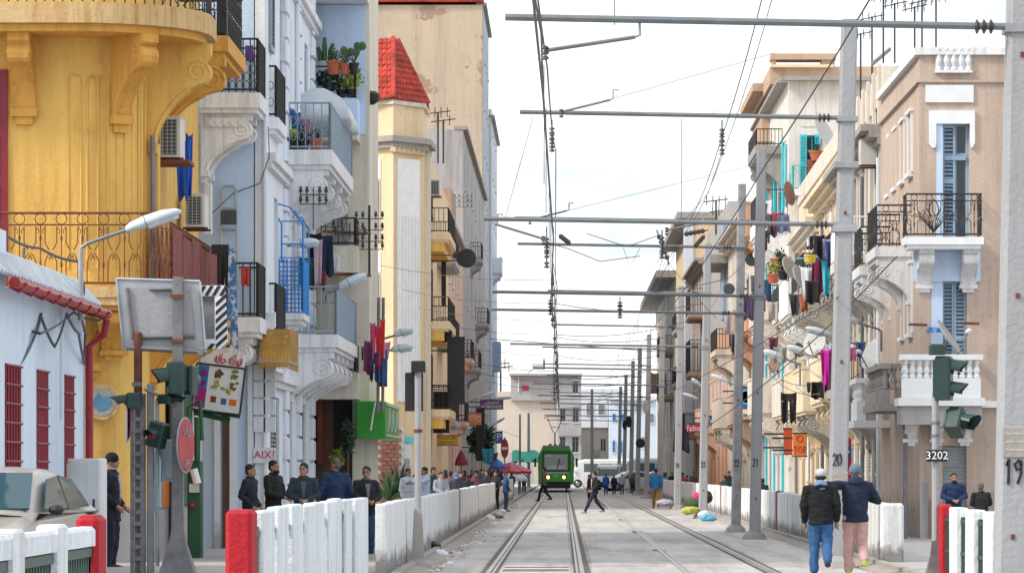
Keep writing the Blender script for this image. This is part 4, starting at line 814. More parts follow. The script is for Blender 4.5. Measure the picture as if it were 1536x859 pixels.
MB(f5).box(-5.2, -4.9, .003, .05, 6.3, 8.3).build('door', M['greyshut'], lg); MB(f5).box(-6.2, -4.8, .003, .02, PZ, 3.4).build('recess_shade_sheet', M['dark'], lg)  # ground floor recess: its shade is a thin dark sheet on the solid wall
k = MB(f5); k.box(P(470, 0, 91).x, P(500, 0, 91).x, .021, .06, PZ, 3.2); k.build('door', M['brownwood'], lg)
k = MB(f5); k.box(P(478, 0, 91).x, P(486, 0, 91).x, .04, .5, 1.7, 3.3); k.build('sign_board', M['rust_sheet'], lg)
def foliage(mb, c, r, n, size, rr):
    for _ in range(n):
        v = Vector((rr.gauss(0, 1), rr.gauss(0, 1), rr.gauss(0, 1))).normalized() * (rr.random() ** .4); p = Vector(c) + Vector((v.x * r[0], v.y * r[1], v.z * r[2]))
        a = Vector((rr.uniform(-1, 1), rr.uniform(-1, 1), rr.uniform(-1, 1))).normalized(); b = a.orthogonal().normalized(); s_ = size * rr.uniform(.6, 1.4)
        mb.add([p, p + a * s_ * .5 + b * s_ * .3, p + a * s_ * 1.1, p + a * s_ * .5 - b * s_ * .3], [(0, 1, 2, 3)])
def potted(label, p, r, h, pm, kind, size=.3, lm=None):
    o = thing('potted_plant', label, 'potted plant', p, 'pots on balconies'); MB().lathe([(r * .7, 0), (r, h * .85), (r * 1.12, h * .86), (r * 1.12, h), (r * .9, h), (r * .9, h * .9)], p, 12).build('pot', pm, o); k = MB(); q = Vector(p) + Vector((0, 0, h)); rr = random.Random(len(label))
    if kind == 'bush': foliage(k, q + Vector((0, 0, size * .5)), (size * .6, size * .5, size * .55), 110, size * .3, rr)
    elif kind == 'cactus':
        for dx, hh in ((-.1, .9), (0, 1.5), (.12, 1.1)): k.tube([q + Vector((dx, 0, -.02)), q + Vector((dx * 1.1, 0, hh * size * .6)), q + Vector((dx * 1.6, 0, hh * size))], [.05, .06, .04], 7)
    else:
        for i in range(5): a = rr.uniform(-.25, .25); t = q + Vector((a, 0, size * rr.uniform(.6, 1.2))); k.tube([q, t], .015, 4); k.ball(t, (.09, .03, .10), 7, 5)
    k.build('plant', lm or M['leaf'], o)
zt = 9.16 + .75 + .74; Yp = 89.75
potted('tall cactus in a pale pot at the left end of the flower balcony', P(487, 107, Yp + .5), .13, .22, M['sheet'], 'cactus', .36); potted('large terracotta pot with a leafy shrub on the flower balcony rail', P(501, 112, Yp), .16, .30, M['pot'], 'bush', .25); potted('smaller terracotta pot with a pale shrub on the flower balcony rail', P(517, 112, Yp), .12, .24, M['pot'], 'bush', .2); potted('dark pot with prickly pear pads on the flower balcony rail', P(531, 112, Yp), .11, .26, M['black'], 'pads', .32)
for i, (px, lab, w_) in enumerate(((491, 'dense dark shrub low on the flower balcony floor, left', .5), (512, 'dark small pot low on the flower balcony floor', .25), (526, 'yellowish green shrub low on the flower balcony floor, right', .5))): potted(lab, P(px, 146, Yp + .55), .12, .18, M['black'], 'bush', w_, M['leafd'] if i < 2 else M['leafy'])
k = MB(); k.lathe([(.05, -.14), (.18, -.05), (.19, .1), (.08, .17)], P(558, 148, 91.5), 10); tag(k.build('dark_bucket', M['black'], None), 'black round bucket hung at the loggia house corner near the red roof', 'bucket')
# insulator racks on the white house
def ins_rack(label, px, py0, py1, Y, rows, half=.42, post=True):
    o = thing('insulator_rack', label, 'insulators', P(px, py1, Y), 'cable racks with insulators'); c = P(px, 0, Y).x
    k = MB(); k.tube([P(px, py0, Y), P(px, py1, Y)], .03 if py1 - py0 > 80 else .012, 6); k.build('post', M['iron'], o); k = MB(); q = MB()
    for py in rows:
        z = P(0, py, Y).z; k.tube([(c - half, Y, z), (c + half, Y, z)], .010, 4)
        for dx in (-.8, -.4, .4, .8): x = c + dx * half * 1.15; k.tube([(x, Y, z), (x, Y, z + .12)], .012, 4); q.lathe([(.035, .05), (.042, .09), (.025, .12), (.032, .15), (.008, .17)], (x, Y, z), 7)
    k.build('arms', M['iron'], o); q.build('insulators', M['insg'], o); return o
ins_rack('tall pole rack of dark insulators near the cream house', 554, 308, 415, 90.5, (328, 345, 362, 374), .32); ins_rack('rack of insulators under the upper blue balcony', 470, 280, 345, 81, (292, 306), .28); ins_rack('dark insulator cluster beside the round lamp on the white house', 488, 322, 350, 90, (340,), .40); ins_rack('insulator row above the washing of the white house', 525, 333, 358, 89.6, (352,), .36)
for py, lab in ((347, 'rusty bar carrying insulators above the washing'), (410, 'rusty bar low at the insulator pole')):
    tag(MB().tube([P(485, py, 89.5), P(556, py + 3, 90.3)], .03, 5).build('iron_bar', M['rust'], None), lab, 'bar')
for (lab, px, py, w_, h_, col, sh, Y) in (('dark green garment at the left end of the white house washing', 460, 385, .30, .62, (.02, .06, .06), 'sheet', 84), ('black dress in the white house washing', 471, 348, .32, 1.1, (.012, .012, .016), 'sheet', 84.2), ('pale pink patterned scarf in the white house washing', 477, 358, .2, .95, (.52, .38, .44), 'sheet', 84), ('dark navy garment at the right end of the white house washing', 489, 352, .28, .85, (.015, .03, .07), 'sheet', 84.4), ('maroon cloth low in the white house washing', 475, 405, .4, .4, (.14, .02, .04), 'sheet', 84.1), ('white towel at the right of the white house washing', 502, 385, .16, .35, (.55, .57, .6), 'sheet', 86)):
    garment(lab, P(px, py, Y), w_, h_, col, sh)
k = MB(); k.cbox(P(497, 0, 89).x, P(509, 0, 89).x, 89, 89.3, P(0, 407, 89).z, P(0, 382, 89).z, .01); k.cbox(P(498, 0, 89).x, P(508, 0, 89).x, 88.98, 88.999, P(0, 405, 89).z, P(0, 384, 89).z, .01)
tag(k.build('wall_box', M['ac'], None), 'small white box fixed beside the washing of the white house', 'box')
# washing on two poles
for px, lab in ((567, 'left of two dark washing poles'), (574, 'right of two dark washing poles')): tag(MB().tube([P(px, 618, 89.8), P(px + 1, 446, 89.8)], .04, 6).build('washing_pole', M['rustpost'], None), lab + ' at the loggia house corner', 'pole', 'washing poles')
for lab, px, py, w_, h_, col, sh in (('maroon dress on the washing poles, leftmost', 553, 510, .24, .9, (.16, .02, .06), 'sheet'), ('pink long garment on the washing poles', 559, 483, .16, 1.1, (.46, .08, .16), 'sheet'), ('scarlet towel on the washing poles', 568, 488, .2, 1.2, (.55, .02, .03), 'sheet'), ('bright red narrow garment on the washing poles, topmost right', 574, 478, .14, 1.1, (.6, .03, .02), 'sheet'), ('navy trousers on the washing poles, left', 561, 527, .3, .8, (.02, .03, .10), 'trousers'), ('blue jeans on the washing poles, right', 574, 524, .3, .95, (.03, .09, .26), 'trousers'), ('dark blue shirt on the washing poles, far left', 551, 518, .3, .6, (.03, .03, .09), 'shirt'), ('red white and blue cloth on the washing poles', 579, 512, .26, .5, (.55, .25, .35), 'sheet')):
    garment(lab, P(px, py, 89.5), w_ * .8, h_ * .82, col, sh)
# green shop sign box
gs = thing('shop_sign', 'bright green projecting shop sign box with pale letters on its side', 'sign', (-4.3, 92, P(0, 660, 91).z)); x0, x1, z0, z1 = P(533, 0, 90.2).x, P(578, 0, 90.2).x, P(0, 657, 90.2).z, P(0, 601, 90.2).z
k = MB(); k.cbox(x0, x1, 90.2, 97.6, z0, z1, .03); k.build('box', M['greensign'], gs)
k = MB(lambda u, d, w: (x1 + d, 90.3 + u, w)); zc = (z0 + z1) / 2; h_ = (z1 - z0) * .62
for u0 in (1.1, 3.0, 4.9): k.box(u0, u0 + .5, .003, .05, zc - h_ / 2, zc + h_ / 2); k.box(u0 - .45, u0 + 1.0, .003, .05, zc - h_ / 2 - .001, zc - h_ / 2 + .12)
for a, b, c, d in ((.1, 6.8, z0 + .05, z0 + .1), (.1, 6.8, z1 - .1, z1 - .05)): k.box(a, b, .003, .04, c, d)
k.build('lettering', M['greensgn2'], gs)
wire([P(563, 603, 90.1), P(559, 625, 90.1), P(556, 645, 90.1)], .02, 'wall_cable', 'white wire hanging across the green sign box', 'cables on the left houses', M['whitep'])
# ---- brick wall, plants beyond the green sign
bw = thing('brick_wall', 'bare red brick wall under the green sign', 'wall', (P(588, 0, 124).x, 124, 0)); x0, x1 = P(566, 0, 124).x, P(606, 0, 124).x; MB().box(x0, x1, 124.06, 124.4, 0, 2.9).build('mortar', M['concrete'], bw); bm = None
for r_ in range(22):
    for i in range(4):
        x = x0 + .01 + i * .21 + (.1 if r_ % 2 else 0); z = PZ + r_ * .125
        if x + .2 > x1: continue
        if bm is None: o_ = MB().cbox(0, .195, 0, .08, 0, .11, .012).build('brick', M['brick'], bw, origin=(0, 0, 0)); bm = o_.data; o_.location = Vector((x, 124, z)) - ORG[bw.name]
        else: inst('brick', bm, bw, (x, 124 + rnd.uniform(-.01, .01), z))
def spiky(label, p, h, n, mat, seed):
    o = thing('spiky_plant', label, 'plant', p); rr = random.Random(seed); k = MB()
    for i in range(n):
        a = rr.uniform(0, 6.28); l = h * rr.uniform(.6, 1.1); e = rr.uniform(.15, .65); d = Vector((math.cos(a), math.sin(a), 0)); s_ = Vector((-d.y, d.x, 0)) * .05; b = Vector(p) + Vector((0, 0, h * .45)); t = b + d * l * e + Vector((0, 0, l * (1 - e * .8)))
        m_ = b.lerp(t, .5) + Vector((0, 0, l * .08)); k.add([b - s_ * .5, b + s_ * .5, m_ + s_, t, m_ - s_], [(0, 1, 2, 3, 4)])
    k.build('leaf', mat, o); MB().tube([p, Vector(p) + Vector((0, 0, h * .5))], [.08, .06], 7).build('trunk', M['brownwood'], o)
spiky('spiky dark palm-like plant by the brick wall', (P(600, 0, 121).x, 121, PZ), 1.35, 60, M['leafd'], 3); spiky('smaller spiky plant beneath the green sign', (P(584, 0, 117).x, 117, PZ), 1.1, 50, M['leaf'], 5)
def shrub(label, c, r, n, size, mat, seed): o = thing('shrub', label, 'shrub', (c[0], c[1], PZ)); k = MB(); foliage(k, c, r, n, size, random.Random(seed)); k.build('foliage', mat, o); MB().tube([(c[0], c[1], PZ), c], [.04, .02], 6).build('stem', M['brownwood'], o)
shrub('dark bushy creeper left of the green sign', P(522, 655, 90), (.16, .15, .38), 330, .09, M['leafd'], 4); shrub('yellow green small plant beside the blue jacketed man', P(507, 685, 90), (.14, .12, .18), 220, .08, M['leafy'], 6)

# ---- cream house with red pyramid roof
ch = thing('cream_house', 'cream house with a red tiled pyramid roof and white fluted panels', 'building', (-5.45, 160, 0))
A = (-14, 155.5); A2 = (P(540, 0, 155.5).x, 155.5); B = (P(590, 0, 154.2).x, 154.2); B2 = (P(634, 0, 156).x, 156); D = (-5.45, 190)
def cplan(o): return [(A[0], A[1] - o), (A2[0], A2[1] - o), (B[0], B[1] - o), (B2[0] + o * .6, B2[1] - o * .8), (B2[0] + o * .8, B2[1] + 3), (-14, B2[1] + 3)]
MB().prism([A, A2, B, B2, (-5.42, 157), D, (-14, 190)], 0, 14.2, 2).build('wall', M['cream'], ch)
ez = 14.2
k = MB(); k.prism(cplan(.55), ez, ez + .22, 2); k.prism(cplan(.32), ez - .22, ez - .002, 2); k.build('cornice', M['stone'], ch)
k = MB()
for t in range(7): p = Vector(B).lerp(Vector(B2), t / 6); k.box(p.x - .1, p.x + .1, p.y - .35, p.y + .1, ez - .4, ez - .222)
k.build('dentils', M['cream'], ch)
k = MB(); k.prism(cplan(.05), ez + .221, ez + 1.45, 2); k.build('attic', M['cream'], ch)
k = MB(); k.prism(cplan(.22), ez + 1.451, ez + 1.62, 2); k.build('attic_cornice', M['creamw'], ch)
zb, ztop = ez + 1.62, P(0, 58, 157).z
base = [(P(505, 0, 155.2).x, 155.2), (P(590, 0, 153.9).x, 153.9), (P(643, 0, 156).x, 156.0), (P(645, 0, 160).x, 160.5)]; top = [(P(540, 0, 157.5).x, 157.5), (P(590, 0, 157).x, 157.0), (P(597, 0, 157.6).x, 157.7), (P(597, 0, 159).x, 159.2)]
k = MB(); k.loft([[(x, y + .12, zb) for x, y in base] + [(P(505, 0, 160).x, 160.5, zb)], [(x, y + .12, ztop) for x, y in top] + [(P(540, 0, 159).x, 159.2, ztop)]]); rf = k.build('roof', M['tile'], ch)
MB().tube([(base[1][0], base[1][1], zb + .05), (top[1][0], top[1][1], ztop + .05)], .09, 6).build('hip_ridge', M['tile'], rf); MB().tube([(base[2][0], base[2][1], zb + .05), (top[2][0], top[2][1], ztop + .05)], .08, 6).build('hip_ridge', M['tile'], rf)
tmesh = None
for s_ in range(2):
    b0, b1, t0, t1 = Vector((*base[s_], zb)), Vector((*base[s_ + 1], zb)), Vector((*top[s_], ztop)), Vector((*top[s_ + 1], ztop))
    rows = 11
    for r_ in range(rows):
        t = r_ / rows; L0, L1 = b0.lerp(t0, t), b1.lerp(t1, t); n = max(1, round((L1 - L0).length / .235)); t2 = (r_ + 1.25) / rows; U0, U1 = b0.lerp(t0, min(1, t2)), b1.lerp(t1, min(1, t2))
        for i in range(n):
            a, b = L0.lerp(L1, i / n), L0.lerp(L1, (i + 1) / n); c, d = U0.lerp(U1, (i + 1) / n), U0.lerp(U1, i / n); up_ = (b - a).cross(d - a).normalized(); j = up_ * rnd.uniform(.0, .02)
            m_ = (a + b) / 2 + up_ * .10 + j; m2 = (c + d) / 2 + up_ * .07
            k = MB(); k.add([a + up_ * .03 + j, m_, b + up_ * .03 + j, c + up_ * .0, m2, d + up_ * .0, a - up_ * .02, b - up_ * .02], [(0, 1, 4, 5), (1, 2, 3, 4), (6, 7, 2, 1, 0)]); k.build('tile', M['tile'], rf)
fa = fr_pts(A2, B); fb = fr_pts(B, B2); la = (Vector(B) - Vector(A2)).length; lb_ = (Vector(B2) - Vector(B)).length
def panel(f, u0, u1, w0, w1, d, mat, name, par): return MB(f).box(u0, u1, .003, d, w0, w1).build(name, mat, par)
panel(fb, lb_ * .12, lb_ * .86, 4.2, 13.6, .06, M['whitep'], 'white_panel', ch)
k = MB(fb)
for i in range(7): u = lb_ * (.17 + .64 * i / 6); k.box(u - .035, u + .035, .06, .11, 4.3, 11.4)
k.build('fluting', M['whitep'], ch)
for z in (11.0, 7.4): window(fa, ch, la * .0, la * .62, z - .6, z + 1.75, M['whitep'], 'shut', M['greyshut'], d=.004, sill=False)
for z in (11.0, 7.4): panel(fa, la * .0, la * .64, z + 1.8, z + 2.6, .05, M['whitep'], 'white_panel', ch)
panel(fb, 0.02, lb_ * .6, PZ, 2.6, .05, M['farwhite'], 'painted_panel', ch); panel(fb, 0.0, lb_ * .62, 2.62, 2.85, .1, M['cyanp'], 'painted_band', ch)
MB(fb).box(lb_ * .2, lb_ * .5, .051, .09, .9, 2.0).build('window', M['greyshut'], ch)
fs = fr_left(-5.45)
for z in (3.95, 7.4, 10.9):
    b = balcony(fs, ch, 157.2, 166, z, .98, M['cream'], M['iron'], 'bars', .95, .3, gap=.18)
    MB(fs).box(157.3, 166, .003, .75, z - .75, z - .392).build('corbel', M['yellow'], b)
    for u in (158.2, 162): window(fs, ch, u, u + 1.3, z + .05, z + 2.3, M['brownwood'], 'shut', M['brownwood'], d=.0, sill=False)
    balcony(fs, ch, 172, 180, z - .25, .8, M['greywall'], M['iron'], 'bars', .95, .25, gap=.2)
MB(fs).box(156.9, 157.15, .003, .25, 0, 14).build('pilaster', M['creamw'], ch)
ac_unit('air conditioner beside the top balcony of the cream house', fs, 161, .05, P(0, 292, 160).z, 1.0, .62, .4, turned=True)
potted('pale pot on the top balcony of the cream house', P(645, 347, 157.8), .18, .35, M['sheet'], 'bush', .2)
# black louvred blinds hung on the cream house
for px, y0, y1, Y, lab in ((638, 375, 480, 157, 'narrow black blind on the cream house, upper left'), (665, 383, 458, 165, 'narrow black blind on the cream house, upper right')):
    o = thing('blind', lab, 'blind', P(px, y1, Y), 'black blinds on the cream house'); k = MB(); x0, x1 = P(px - 3, 0, Y).x, P(px + 4, 0, Y).x; z0, z1 = P(0, y1, Y).z, P(0, y0, Y).z; k.box(x0, x1, Y, Y + .1, z0, z1); k.build('sheet', M['black'], o); MB().box(x0 - .03, x1 + .03, Y - .04, Y + .14, z1, z1 + .12).build('rail', M['iron'], o)
# black signs projecting from the cream house
def hang_sign(label, px0, px1, py0, py1, Y, mat, t=.18, arms=True, wallx=-5.45, name='projecting_sign', grp=None):
    a = P(px0, py1, Y); b = P(px1, py0, Y); o = thing(name, label, 'sign', a, grp); k = MB(); k.cbox(a.x, b.x, Y - t / 2, Y + t / 2, a.z, b.z, .015); k.build('panel', mat, o)
    q = MB(); q.box(a.x - .02, b.x + .02, Y - t / 2 - .012, Y + t / 2 + .012, b.z, b.z + .03); q.box(a.x - .02, b.x + .02, Y - t / 2 - .012, Y + t / 2 + .012, a.z - .03, a.z); q.build('frame', M['iron'], o)
    if arms:
        q = MB()
        for z in (a.z + (b.z - a.z) * .25, a.z + (b.z - a.z) * .8): q.tube([(a.x, Y, z), (wallx if a.x > wallx else a.x - .6, Y, z)], .03, 5)
        q.build('arm', M['iron'], o)
    return o
hang_sign('large black upright sign panel on the cream house', 671, 697, 506, 604, 158, M['blackm'], .3); hang_sign('small black sign above the large black panel', 664, 678, 497, 512, 158.5, M['blackm'], .2); hang_sign('black sign panel below the large one, beside the lowest balcony', 650, 674, 588, 648, 160, M['blackm'], .3); hang_sign('narrow black sign seen edge on by the peach house', 714, 727, 612, 690, 215, M['blackm'], .3)
rd = thing('round_sign', 'round black shop sign on two arms beside the cream house', 'sign', P(700, 387, 160)); c = P(700, 387, 160); MB().lathe([(.02, -.1), (.37, -.09), (.39, 0), (.37, .09), (.02, .1)], c, 22, 1).build('disc', M['black'], rd); k = MB(); k.tube([c + Vector((-.35, 0, .12)), c + Vector((-1.8, 0, .12))], .025, 5); k.tube([c + Vector((-.35, 0, -.1)), c + Vector((-1.8, 0, -.1))], .025, 5); k.build('arm', M['iron'], rd)
def lettered(label, px0, px1, py0, py1, Y, mat, lines, tm, rot=0., grp=None, h=None, arms=True, wallx=-5.5):
    o = hang_sign(label, px0, px1, py0, py1, Y, mat, .2, arms, wallx, 'shop_sign', grp); n = len(lines); za, zb_ = P(0, py1, Y).z, P(0, py0, Y).z; xm = P((px0 + px1) / 2, 0, Y).x; hh = (zb_ - za) / (n * 1.5)
    pn = [c_ for c_ in KIDS[o.name] if c_.name.startswith('panel')][0]
    for i, s_ in enumerate(lines):
        t = text(s_, Vector((xm, Y - .106, zb_ - (zb_ - za) * (i + .5) / n)), hh * (h or 1), tm, pn); wd = max(v.co.x for v in t.data.vertices) - min(v.co.x for v in t.data.vertices) if len(t.data.vertices) else 1
        mx = (P(px1, 0, Y).x - P(px0, 0, Y).x) * .92
        if wd > mx: t.scale.x = mx / wd
    return o
AR = lambda s: s[::-1]
lettered('purple hospital direction sign reading URGENCES with a 24 to its left', 720, 755, 600, 613, 230, M['purple'], [AR('\uFE8D\uFEE3\uFE98\uFECC\uFEA0\uFE8E\uFEDF\uFEF2'), '24 URGENCES'], M['whitep'])
lettered('orange shop sign with pale letters on the left row', 701, 722, 619, 637, 200, M['orangesign'], ['FOTO'], M['cream'], h=.8); lettered('long ochre sign board over a shop below the black panels', 651, 688, 653, 667, 172, M['mustard'], ['MAGASIN', 'CENTRAL'], M['brownwood'], arms=False)
lettered('dark blue square sign on the left row beyond the orange sign', 743, 754, 647, 664, 250, M['bluesign'], ['P'], M['whitep'], wallx=-5)
# ---- peach and grey houses farther along, then the tall blank block
f6 = fr_left(-5.5)
def far_house(name, label, f, u0, u1, H, mat, floors, bays, fm='greyshut', kind='shut', side_mat=None, deep=9, balc=(), rail='iron', slab=None, surr=None):
    hs = []
    for z in floors:
        for b in bays: hs.append((b, b + 1.15, z, z + 2.0))
    bays_g = [(b - .3, b + 1.6, PZ, 2.7) for b in bays]
    o = house(name, label, f, u0, u1, H, M[mat], hs + bays_g, deep, cap=.25, cap_mat=M['stone'])
    for h in hs: window(f, o, *h, M[fm], kind, M[fm], sill=True, sur=M[surr] if surr else None)
    for h in bays_g: window(f, o, *h, M['iron'], 'shut', M['greyshut'], name='door', sill=False)
    for (a, b, z, pr, st_) in balc: balcony(f, o, a, b, z, pr, M[slab or mat], M[rail], st_, .95, .2, br=(3, pr * .8, .7, .25) if b - a > 2.5 else None, gap=.18, solid_mat=M[slab or mat])
    return o
far_house('peach_house', 'narrow peach house between the cream house and the tall block', f6, 190, 219, 13.4, 'peach', (4, 7.4, 10.6), (192, 198, 204, 210), balc=((194, 200, 3.9, .8, 'bars'), (206, 212, 7.3, .8, 'bars')))
MB().box(-9.5, -5.75, 205, 214, 13.6, 16.0).build('roof_room', M['brown'], bpy.data.objects['peach_house'])
far_house('old_grey_house', 'grey weathered house wall with a stained top beside the tall block', f6, 219.5, 278, 20.2, 'greywall', (4, 7.4, 10.8, 14.2, 17.2), (223, 230, 240, 250, 262), balc=((225, 231, 7.3, .8, 'bars'), (240, 246, 3.9, .8, 'solid'), (250, 256, 10.7, .8, 'bars'), (236, 240, 14, .7, 'bars')))
tb = far_house('tall_block', 'tall bare beige apartment block with blotched blank end wall', fr_left(-5.62), 280, 301, 34, 'bluegrey', [4 + 3.3 * i for i in range(9)], (284, 290, 296), deep=.5)
MB().box(-22, -5.66, 279.6, 301, 0, 34).build('end_wall', M['beige'], tb); MB().box(-22, -5.6, 279.3, 301.2, 34.2, 34.7).build('roof_edge', M['tile'], tb)
far_house('far_white_block', 'slim grey white block just beyond the tall beige one', fr_left(-5.46), 303, 330, 28.2, 'farwhite', [4 + 3.3 * i for i in range(8)], (306, 313, 320), fm='whitep', kind='sash', balc=((308, 314, 16.9, .7, 'solid'),))
MB(fr_left(-5.46)).box(308, 314, .003, .6, 9.2, 11.4).build('bay_window', M['blueshut'], bpy.data.objects['far_white_block'])
for i, (px, y0, y1, Y) in enumerate(((652, 168, 230, 200), (660, 180, 240, 200), (632, 15, 60, 190))):
    pass
def aerial(label, px, y0, y1, Y, n=4):
    a, b = P(px, y1, Y), P(px, y0, Y); o = thing('tv_aerial', label, 'aerial', a, 'tv aerials on the roofs'); sc = Y / 110; MB().tube([a, b], .025 * sc, 4).build('mast', M['iron'], o); k = MB(); l = .34 * sc; k.tube([b + Vector((-l, 0, -.1)), b + Vector((l, 0, .05))], .015 * sc, 4)
    for i in range(n): c_ = b + Vector((-l + 2 * l * (i + .5) / n, 0, -.02)); k.tube([c_ + Vector((0, -.18 * sc, -.07 * sc)), c_ + Vector((0, .18 * sc, .07 * sc))], .012 * sc, 4); k.tube([c_ + Vector((0, 0, -.14 * sc)), c_ + Vector((0, 0, .14 * sc))], .012 * sc, 4)
    k.build('elements', M['iron'], o)
aerial('tv aerial beside the red pyramid roof', 657, 168, 245, 196); aerial('second thin mast behind the red pyramid roof', 665, 180, 245, 198, 2)
for px, y0, y1, lab in ((745, 545, 587, 'thin tv aerial on the beige end wall, left'), (751, 550, 587, 'thin tv aerial on the beige end wall, right')): aerial(lab, px, y0, y1, 415, 3)
ins_rack('rusty insulator rack on the grey house', 695, 290, 312, 219, (296, 303, 310), .5)
# ---- street end
e1 = thing('end_wall_house', 'wide cream blank building closing the street behind the tram', 'building', (0, 420, 0)); MB().box(P(690, 0, 420).x, P(835, 0, 420).x, 420, 428, 0, P(0, 587, 420).z).build('wall', M['farbeige'], e1)
MB().box(P(738, 0, 415).x, P(800, 0, 415).x, 415, 416, 0, P(0, 678, 415).z).build('lean_to', M['fargrey'], e1)
fe = fr_front(419)
def X4(px): return P(px, 0, 419).x
def Z4(py): return P(0, py, 419).z
e2 = thing('grey_block', 'grey three storey block with a flat slab roof behind the tram', 'building', (0, 419, 0)); hs = [(X4(859), X4(867), Z4(590), Z4(572)), (X4(840), X4(848), Z4(632), Z4(613)), (X4(859), X4(868), Z4(633), Z4(612)), (X4(840), X4(848), Z4(676), Z4(655)), (X4(858), X4(868), Z4(678), Z4(655))]
k = MB(fe); k.wall(X4(836), X4(872), 0, Z4(563), hs, .4); k.box(X4(836), X4(872), -14, -.4, 0, Z4(563)); k.quad((X4(872), 0, 0), (X4(872), -.4, 0), (X4(872), -.4, Z4(563)), (X4(872), 0, Z4(563))); k.build('wall', M['fargrey'], e2)
for h in hs: window(fe, e2, *h, M['greyshut'], 'sash', d=-.35); MB(fe).box(h[0] - .2, h[1] + .2, .003, .5, h[3] + .1, h[3] + .3).build('hood', M['fargrey'], e2)
k = MB(fe); k.box(X4(766), X4(835.8), -12, -.4, Z4(600), Z4(563)); k.build('upper_room', M['fargrey'], e2); k = MB(fe); k.box(X4(764), X4(873), -14, .8, Z4(563) + .003, Z4(560)); k.build('roof_slab', M['concrete'], e2); k = MB(fe); k.box(X4(783), X4(793), -.39, -.3, Z4(585), Z4(578)); k.build('vent_window', M['redshop'], e2); k = MB(fe); k.box(X4(777), X4(778.5), -.39, -.2, Z4(587), Z4(565)); k.build('pipe', M['whitep'], e2)
wt = thing('water_heater', 'solar water heater drum on a sloping panel, on the grey block roof', 'water heater', P(795, 560, 421)); k = MB(); k.loft([[P(785, 561, 420), P(789, 561, 420), P(806, 549, 422), P(803, 546, 422)], [P(785, 562, 420.3), P(789, 562, 420.3), P(806, 550, 422.3), P(803, 547, 422.3)]]); k.build('collector', M['sheet'], wt); k = MB(); k.lathe([(.05, -.7), (.55, -.65), (.55, .6), (.05, .7)], P(807, 546, 422), 12, 0); k.build('drum', M['sheet'], wt); MB().lathe([(.56, .55), (.56, .72), (.1, .75)], P(807, 546, 422), 12, 0).build('end_cap', M['rust'], wt)
e3 = thing('cream_low_block', 'pale low building with dark slit windows right of the tram', 'building', (5, 424, 0)); fe3 = fr_front(424); MB(fe3).box(X4(870), X4(920), -12, 0, 0, Z4(641)).build('wall', M['farbeige'], e3); MB(fe3).box(X4(870), X4(921), -12, .3, Z4(641), Z4(640)).build('coping', M['fargrey'], e3)
for px in (902, 906): k = MB(fe3); k.box(X4(px), X4(px + 2.4), .003, .1, Z4(675), Z4(657)); k.build('window', M['glass'], e3)
MB(fe3).box(X4(892), X4(899), .003, .6, Z4(683), Z4(675)).build('vent_box', M['fargrey'], e3)
e4 = thing('white_block', 'white upper building behind the pale low block', 'building', (5, 445, 0)); fe4 = fr_front(445); MB(fe4).box(P(868, 0, 445).x, P(935, 0, 445).x, -12, 0, 0, P(0, 583, 445).z).build('wall', M['farwhite'], e4); [window(fe4, e4, P(px, 0, 445).x, P(px + 8, 0, 445).x, P(0, py + 16, 445).z, P(0, py, 445).z, M['greyshut'], 'shut', M['greyshut'], d=.01) for px in (880, 898) for py in (606,)]
e5 = thing('blue_block', 'bluish white building with blue shutters at the right of the street end', 'building', (6, 418, 0)); fe5 = fr_front(414); MB(fe5).box(P(914, 0, 414).x, P(990, 0, 414).x, -14, 0, 0, P(0, 600, 414).z).build('wall', M['farblue'], e5); MB(fe5).box(P(913, 0, 414).x, P(991, 0, 414).x, -14, .4, P(0, 600, 414).z + .003, P(0, 598, 414).z + .2).build('cornice', M['farwhite'], e5)
for px, py, w_, h_ in ((919, 620, 4, 11), (931, 620, 4, 12), (953, 605, 9, 12), (919, 660, 3, 18), (929, 661, 4, 18), (962, 655, 5, 16), (975, 620, 5, 14)): window(fe5, e5, P(px, 0, 414).x, P(px + w_, 0, 414).x, P(0, py + h_, 414).z, P(0, py, 414).z, M['bluep'], 'shut', M['bluep'] if px < 945 else M['greyshut'], d=.01)
gn = MB(); gn.loft([[P(768 + 40 * i / 10, 676 - 2 * math.sin(i), 330 + (i % 2) * .3) for i in range(11)], [P(768 + 40 * i / 10, 692 + 3 * math.sin(i * 1.3), 327 + (i % 2) * .4) for i in range(11)]], cap=False); tag(gn.build('netting', M['grnnet'], None), 'green shade netting hung left of the tram', 'netting')
# ================================================================ right side of the street
# ---- tan corner house: front facing us, street face going away
r1 = thing('corner_house', 'pinkish tan corner house with white window surrounds and iron and baluster balconies', 'building', (7.7, 86.5, 0))
g0 = fr_front(86.5); g1 = fr_right()
def X8(px): return P(px, 0, 86.5).x
def Z8(py): return P(0, py, 86.5).z
hs = [(X8(1413), X8(1454), 6.56, Z8(184)), (X8(1413), X8(1450), 3.16, Z8(418)), (X8(1394), X8(1450), PZ, Z8(668)), (X8(1512), X8(1545), PZ, Z8(668))]
H1 = Z8(83)
k = MB(g0); k.wall(7.7, 14, 0, H1, hs, .3); k.box(7.72, 14, -10.9, -.3, 0, H1 - .01); k.build('wall', M['tan'], r1)
k = MB(g1); hw = [(88.4, 89.4, 8.15, 9.35), (90.6, 91.6, 8.15, 9.35), (92.8, 93.8, 8.15, 9.35), (95, 96, 8.15, 9.35), (88.4, 89.3, 4.6, 6.0), (90.6, 91.5, 4.6, 6.0), (89, 90.2, PZ, 2.6), (92, 94, PZ, 2.7)]
k.wall(86.5, 97.2, 0, H1, hw, .2); k.box(86.52, 97.2, -.5, -.2, 0, H1 - .02); k.quad((97.2, 0, 0), (97.2, -.5, 0), (97.2, -.5, H1), (97.2, 0, H1)); k.build('street_wall', M['tan'], r1)
